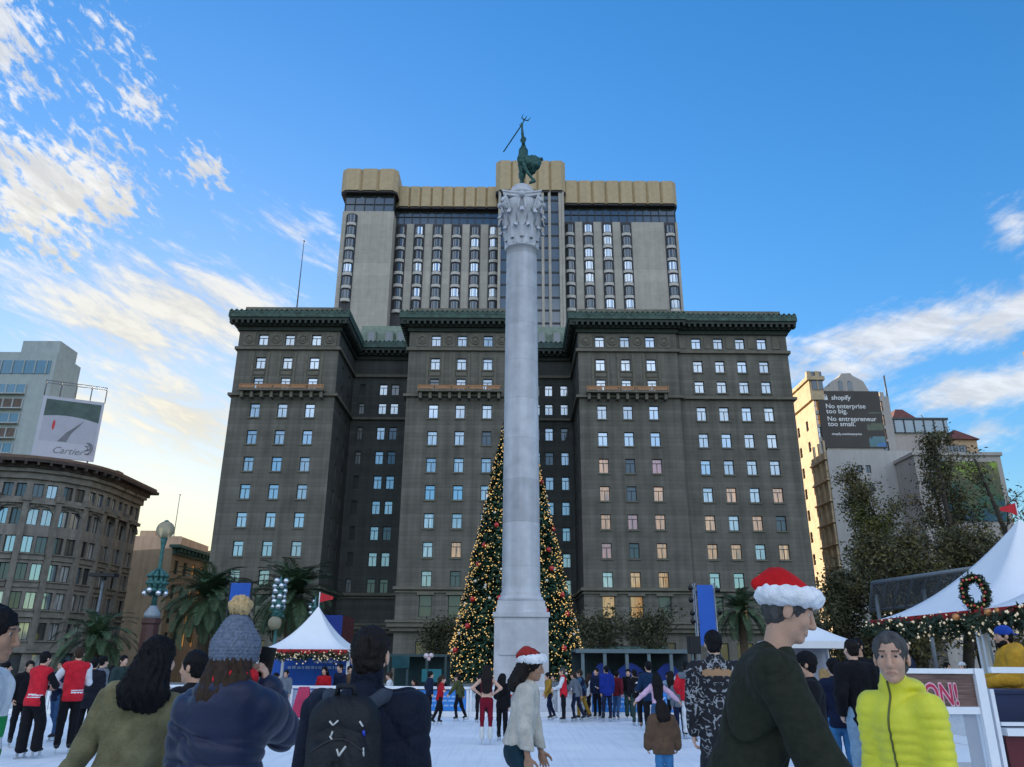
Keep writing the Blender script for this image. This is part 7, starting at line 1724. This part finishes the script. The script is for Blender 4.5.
who('woman in pink top skating away with both arms stretched out', 656, 678, 0, 2, feet=748, fem=True, skin='light', hair=('straight','black',.016,.42), top=[J(PINK,name='top',th=.016,hem=-.06)], legs=T_(JEAN,th=.018,wide=.02), arms=(((1,.0,-.8),(1,.1,-.85)),((1,.0,-.8),(1,.1,-.85))), leg=('wide','wide'), group=SKG, lean=.12)
who('woman in red crop top and red leggings with hands on hips', 487, 671, 0, 0, feet=745, fem=True, skin='light', hair=('straight','dark',.012,.40), top=[dict(name='crop_top',mat=MAROON,th=.004,hem=-.20,sleeve=None,fold=.001,neck=-.10)], legs=T_(MAROON,th=.000,fold=.001,len=.62,name='leggings'), bootm=BOOTW, arms=('hips','hips'), group=SKG,
    extras=(lambda K: [addm(K, Sh(.02).rc(K['jl'][i][1]+(K['jl'][i][2]-K['jl'][i][1])*.55, K['jl'][i][2], .060,.055), 'boot_cover', BOOTW) for i in (0,1)],))
who('woman all in black beside the woman in red leggings', 503, 679, 0, -25, feet=742, fem=True, skin='light', hair=('straight','black',.016,.30), top=[J(BLACK,th=.025,hem=.14)], legs=T_(BLACK), arms=('fold','down'), group=SKG)
who('slim man in black stepping behind the woman in red leggings', 479, 678, 24.0, 40, skin='light', hair=('short','black'), top=[J(BLACK,th=.015)], legs=T_(BLACK), leg=('stand','kick'), arms=('hips','down'), group=SKG)
who('rink steward in red vest at right of the Christmas tree', 562, 672, 0, 80, feet=723, skin='light', hair=('crop','grey'), top=[dict(name='shirt',mat=WHITE,th=.012,hem=.0),dict(name='vest',mat=VRED,th=.026,hem=.16,sleeve=None)], legs=T_(BLACK), arms=(((.05,.35,-.9),(-.1,.8,-.4)),'down'), group=SKG)
who('man in dark vest and mustard trousers walking left', 579, 673, 0, 75, feet=721, skin='light', hair=('short','brown'), top=[dict(name='shirt',mat=c('slate_blue_shirt', (.06,.13,.22)),th=.014,hem=.02),dict(name='vest',mat=NAVY,th=.026,hem=.12,sleeve=None)], legs=T_(MUST), leg=('stepf','stepb'), lean=.1, arms=('swing','back'), group=SKG)
who('man in dark navy jacket next to the royal blue coat', 596, 672, 0, 150, feet=720, skin='light', hair=('short','black'), top=[J(NAVY)], legs=T_(BLACK), group=SKG)
who('man in royal blue coat with dark trousers standing on the ice', 606, 670, 0, 20, feet=722, skin='light', hair=('short','black'), top=[J(ROYAL,th=.03,hem=.16)], legs=T_(NAVY), leg=('wide','stand'), group=SKG)
who('man in black jacket and dark green trousers holding up a phone', 628, 673, 25.4, 170, skin='light', hair=('short','black'), top=[J(BLACK)], legs=T_(GREENP,wide=.02), arms=('phone','down'), group=SKG)
who('man in black suit over white shirt at centre right', 641, 676, 0, 160, feet=731, skin='light', hair=('short','black'), top=[dict(name='shirt',mat=WHITE,th=.008,hem=.0,sleeve=None),J(BLACK,th=.015,neck=-.06)], legs=T_(BLACK), leg=('glide','stepb'), group=SKG)
who('man in dark blue skating away left of the pink top', 648, 667, 0, 10, feet=741, skin='light', hair=('short','black'), top=[J(c('dark_blue_cloth', (.010,.03,.075)))], legs=T_(BLACK), leg=('stand','stepb'), arms=('fwd','down'), group=SKG)
who('person in white trousers and red jacket with grey scarf', 686, 667, 0, -15, feet=739, skin='light', hair=('short','black'), top=[J(VRED,th=.03,hem=.12),dict(name='scarf',mat=GREYC,th=.045,hem=-.42,sleeve=None)], legs=T_(WHITE,wide=.015), arms=('pocket','fwd'), group=SKG)
who('small skater in white helmet beside the red jacket', 677.5, 681, 20.0, 0, skin='light', hair=('short','black'), hat=('helmet',WHITE), top=[J(GREYC)], legs=T_(NAVY), group=SKG)
# left group
who('rink steward with black sleeves under red vest at left', 46, 659, 0, -18, feet=759, skin='light', hair=('short','black'), lean=.06, top=[dict(name='shirt',mat=BLACK,th=.012,hem=.02),dict(name='vest',mat=[VRED,WHITE],th=.038,hem=.12,sleeve=None,mi=VSTR)], legs=T_(BLACK,wide=.035,th=.02), arms=(('ik',(-.10,.30,-.5),(-.7,-.4,-.5)),('ik',(.12,.30,-.45),(.7,-.4,-.5))), leg=('stand','stepf'), group=SKG)
who('rink steward with white sleeves under red vest at left', 79.5, 654, 0, 30, feet=754, skin='light', hair=('short','brown'), top=[dict(name='shirt',mat=WHITE,th=.012,hem=.02),dict(name='vest',mat=[VRED,WHITE],th=.038,hem=.12,sleeve=None,mi=VSTR)], legs=T_(BLACK,th=.018), arms=(((.45,.15,-.8),(-.45,.75,-.35)),'fold'), group=SKG)
who('man in navy jacket and jeans between the two red vests', 62, 666, 0, 160, feet=742, skin='tan', hair=('short','black'), top=[J(NAVY)], legs=T_(JEAN), leg=('stand','stepb'), group=SKG, arms=('fold','fold'))
who('person in black puffer coat right of the white sleeved steward', 95, 664, 0, 15, feet=748, skin='light', hair=('short','black'), top=[J(c('black_puffer', (.012,.013,.022), rough=.6),th=.035,hem=.22,quilt=(.09,.010))], legs=T_(BLACK), group=SKG)
who('person in black with hood left of the red vests', 30, 667, 0, -140, feet=748, skin='tan', hair=('short','dark'), top=[J(BLACK,hood=1.0,th=.03)], legs=T_(BLACK), group=SKG, arms=('pocket','pocket'))
who('dark haired man near the left frame edge behind the jersey', 7, 668, 17.5, -60, skin='light', hair=('short','black'), top=[J(BLACK)], legs=T_(NAVY), group=SKG)
who('woman with raised pale phone beyond the olive sweater', 113, 670, 24.0, -40, fem=True, skin='light', hair=('straight','black'), top=[J(GREENP)], legs=T_(BLACK), arms=('phone','phone'), group=SKG)
who('man with dark jacket looking right beyond the olive sweater', 124, 661, 20.0, -120, skin='light', hair=('short','black'), top=[J(c('slate_green', (.03,.05,.05)))], legs=T_(NAVY), group=SKG)
who('man seen between olive sweater and knit hat, looking left', 193, 668, 6.6, 75, skin='tan', hair=('short','black'), top=[J(BLACK,th=.03)], legs=T_(BLACK), arms=('phone','down'), group=SKG)
# by the left tent
who('woman in long white top in front of the blue wall', 277, 677, 23.6, -60, fem=True, skin='light', hair=('short','black'), top=[J(WHITE,name='long_top',th=.03,hem=.42,flare=.03)], legs=T_(WHITE), group=SKG)
who('man in charcoal jacket and jeans beside the white top', 286, 674, 24.6, 170, skin='tan', hair=('short','black'), top=[J(GREYC)], legs=T_(JEAN), group=SKG)
for lab,px,py,Y,hd,fem,top,hr,leg_ in (
    ('long haired woman in red top under the left tent',324.5,671,28.2,170,True,RED,('straight','black',.014,.36),BLACK),
    ('man in navy under the left tent at its right end',340,668,28.6,140,False,NAVY,('short','black'),BLACK),
    ('person in brown top beside the navy man under the tent',350,670,29.2,-150,False,BROWN,('short','black'),JEAN),
    ('person in white jacket beyond the barrier behind the backpack man',389,676,28.0,90,False,WHITE,('short','brown'),JEAN),
    ('spectator in dark red by the teal kiosk',414,682,29.5,120,True,c('wine_cloth',(.12,.012,.02)),('straight','dark',.014,.3),BLACK),
    ('spectator in black with arms folded at the tree foot',441,679,31.0,180,False,BLACK,('short','brown'),NAVY),
    ('spectator in grey right of the column foot',553,678,30.5,160,False,GREYC,('short','black'),NAVY),
    ('spectator in navy coat behind the mustard trousers',588,678,30.0,180,False,NAVY,('short','dark'),BLACK),
    ('spectator in black cap before the blue arches',616,676,30.2,170,False,BLACK,('short','black'),BLACK),
    ('woman in plum coat before the blue arches',636,679,31.5,-170,True,c('plum_cloth',(.07,.015,.05)),('straight','black',.014,.3),BLACK),
    ('spectator in dark green left of the pattern coat',668,676,30.4,170,False,GREENP,('short','black'),BLACK),
    ('spectator in pale grey near the loudspeaker',697,679,30.0,160,False,c('pale_grey_cloth',(.3,.31,.33)),('short','black'),JEAN)):
    who(lab, px, py, Y, hd, z=PZ, boot='shoe', fem=fem, skin='light', hair=hr, top=[J(top)], legs=T_(leg_), arms=('fold','fold') if 'folded' in lab else ('down','pocket'), group=SPG)
# right
who('tall man in black jacket and pale jeans, back to the camera', 851, 650, 11.2, 12, skin='light', hair=('crop','dark'), top=[J(BLACK,th=.035,hem=.14)], legs=T_(LJEAN,th=.02,wide=.015), arms=('pocket','down'), group=SKG)
who('shorter person in navy sweater and bright blue jeans beside the tall man', 833, 668, 11.8, -10, fem=True, skin='light', hair=('short','black'), top=[J(NAVY,th=.026)], legs=T_(BJEAN,th=.018), group=SKG)
who('blond haired girl left of the navy sweater', 823.5, 676, 15.0, 0, fem=True, skin='light', hair=('straight','blond',.014,.26), top=[J(c('pale_blue_cloth',(.22,.30,.40)))], legs=T_(JEAN), group=SKG)
FLAME = c('flame_print', (.45,.10,.02), col2=(.62,.42,.03), var=.5, sc=16)
def flame(K):
    s, ta, ft, rt, nb = K['s'], K['ta'], K['ft'], K['rt'], K['nb']; A = Sh(.01); A.rc(nb-ta*.22*s+ft*.135*s+rt*.02*s, nb-ta*.46*s+ft*.14*s+rt*.05*s, .04*s,.022*s); addm(K, A, 'jacket_emblem', FLAME)
who('person in black jacket with orange flame print behind the Santa hat man', 805, 665, 8.6, 70, skin='tan', hair=('short','black'), hat=('beanie',BLACK), top=[J(BLACK,th=.03)], legs=T_(BLACK), arms=(((.1,.1,-1),(.1,.45,-1)),'down'), group=SKG, extras=(flame,))
who('dark bearded man looking over the tall man in black', 856, 641, 13.4, 120, z=0, skin='tan', hair=('crop','black'), top=[J(BLACK,th=.02)], legs=T_(BLACK), group=SKG)
who('bald man in navy jacket under the right tent', 903, 649, 14.5, 60, z=.32, boot='shoe', skin='light', hair=None, top=[J(NAVY,th=.03)], legs=T_(BLACK), group=SPG)
KH = who('man in golden yellow hoodie and blue backward cap at the white rail', 1003, 637, 10.0, 78, z=DKZ, boot='shoe', skin='tan', hair=('crop','black'), hat=('cap',c('cap_blue',(.02,.06,.32)),-1), top=[J(GOLDY,name='hoodie',th=.04,hem=.14,hood=1.25,fold=.012)], legs=T_(BLACK), bulk=1.2, arms=(((.05,.35,-.9),(.0,.9,-.15)),((.05,.35,-.9),(.0,.9,-.15))), group=SPG)
Bd = Sh(.02); [Bd.el(KH['hp'](a,b,e_), V3(*r)*KH['hs'], KH['FH']) for a,b,e_,r in ((0,.062,-.095,(.050,.040,.035)),(.045,.03,-.075,(.025,.045,.04)),(-.045,.03,-.075,(.025,.045,.04)))]; Bd.disp.append(fur(.003,2,90)); addm(KH, Bd, 'beard', HAIRM['black'], res=.007)
who('far spectator in yellow jacket and white cap behind the rink panel', 962, 666, 19.5, 120, z=.32, boot='shoe', skin='light', hair=('short','black'), hat=('beanie',WHITE), hgt=1.38, top=[J(c('bright_yellow',(.55,.42,.03)))], legs=T_(NAVY), group=SPG)
who('far spectator in dark red behind the rink panel', 948, 668, 20.5, -160, z=.32, boot='shoe', skin='light', hair=('short','black'), hgt=1.36, top=[J(c('wine_cloth',(.12,.012,.02)))], legs=T_(NAVY), group=SPG)

# more skaters scattered over the far half of the ice
for lab,px,feet,py,hd,fem,tp,hr,lg,ar,ln in (
    ('skater in grey hooded top gliding before the blue panels',573,722,675,60,False,GREYC,('short','brown'),NAVY,('swing','back'),.12),
    ('girl in white jacket skating behind the mustard trousers',590,719,677,-70,True,WHITE,('straight','brown',.014,.3),BLACK,('out','out'),.08),
    ('skater in wine red jumper right of the royal blue coat',617,721,674,-30,False,c('wine_cloth',(.12,.012,.02)),('short','black'),JEAN,('swing','back'),.10),
    ('skater in black bobble hat between pink top and royal blue coat',634,726,674,15,False,BLACK,('short','black'),GREENP,('down','swing'),.05),
    ('skater in pale blue coat right of the pink top',671,727,675,-20,True,c('pale_blue_cloth',(.22,.30,.40)),('straight','dark',.014,.3),BLACK,('out','down'),.06),
    ('skater in mustard jumper by the column foot',547,721,676,110,False,MUST,('short','black'),NAVY,('swing','down'),.08),
    ('child in red coat skating near the red leggings',518,730,690,-40,False,VRED,('short','dark'),NAVY,('out','out'),.05),
    ('skater in dark coat at the barrier by the kiosk',431,719,675,-60,False,NAVY,('short','black'),BLACK,('pocket','down'),.0),
    ('skater in olive parka far left of the red leggings',457,722,677,70,False,c('olive_cloth',(.07,.075,.03)),('short','dark'),BLACK,('swing','back'),.10),
    ('skater in bright red jumper right of the backpack man',443,726,679,-80,True,RED,('tail','brown',.012,.3),BLACK,('out','out'),.10),
    ('skater in teal fleece near the loudspeaker',699,730,672,30,False,c('teal_cloth',(.02,.11,.12)),('short','black'),NAVY,('down','swing'),.05),
    ('skater in cream coat between white trousers and pattern coat',693,735,674,160,True,CREAMW,('straight','brown',.014,.3),JEAN,('down','fold'),.0),
    ('tall skater in charcoal beyond the left red vests',104,742,662,-30,False,GREYC,('short','black'),BLACK,('down','pocket'),.0),
    ('skater in maroon hoodie beyond the olive sweater',135,735,668,50,False,c('maroon_cloth',(.12,.015,.03)),('short','black'),JEAN,('pocket','pocket'),.0)):
    who(lab, px, py, 0, hd, feet=feet, fem=fem, skin='light', hair=hr, top=[J(tp)], legs=T_(lg), arms=ar, lean=ln, leg=('glide','stepb') if ln > .05 else ('stand','stand'), group=SKG)
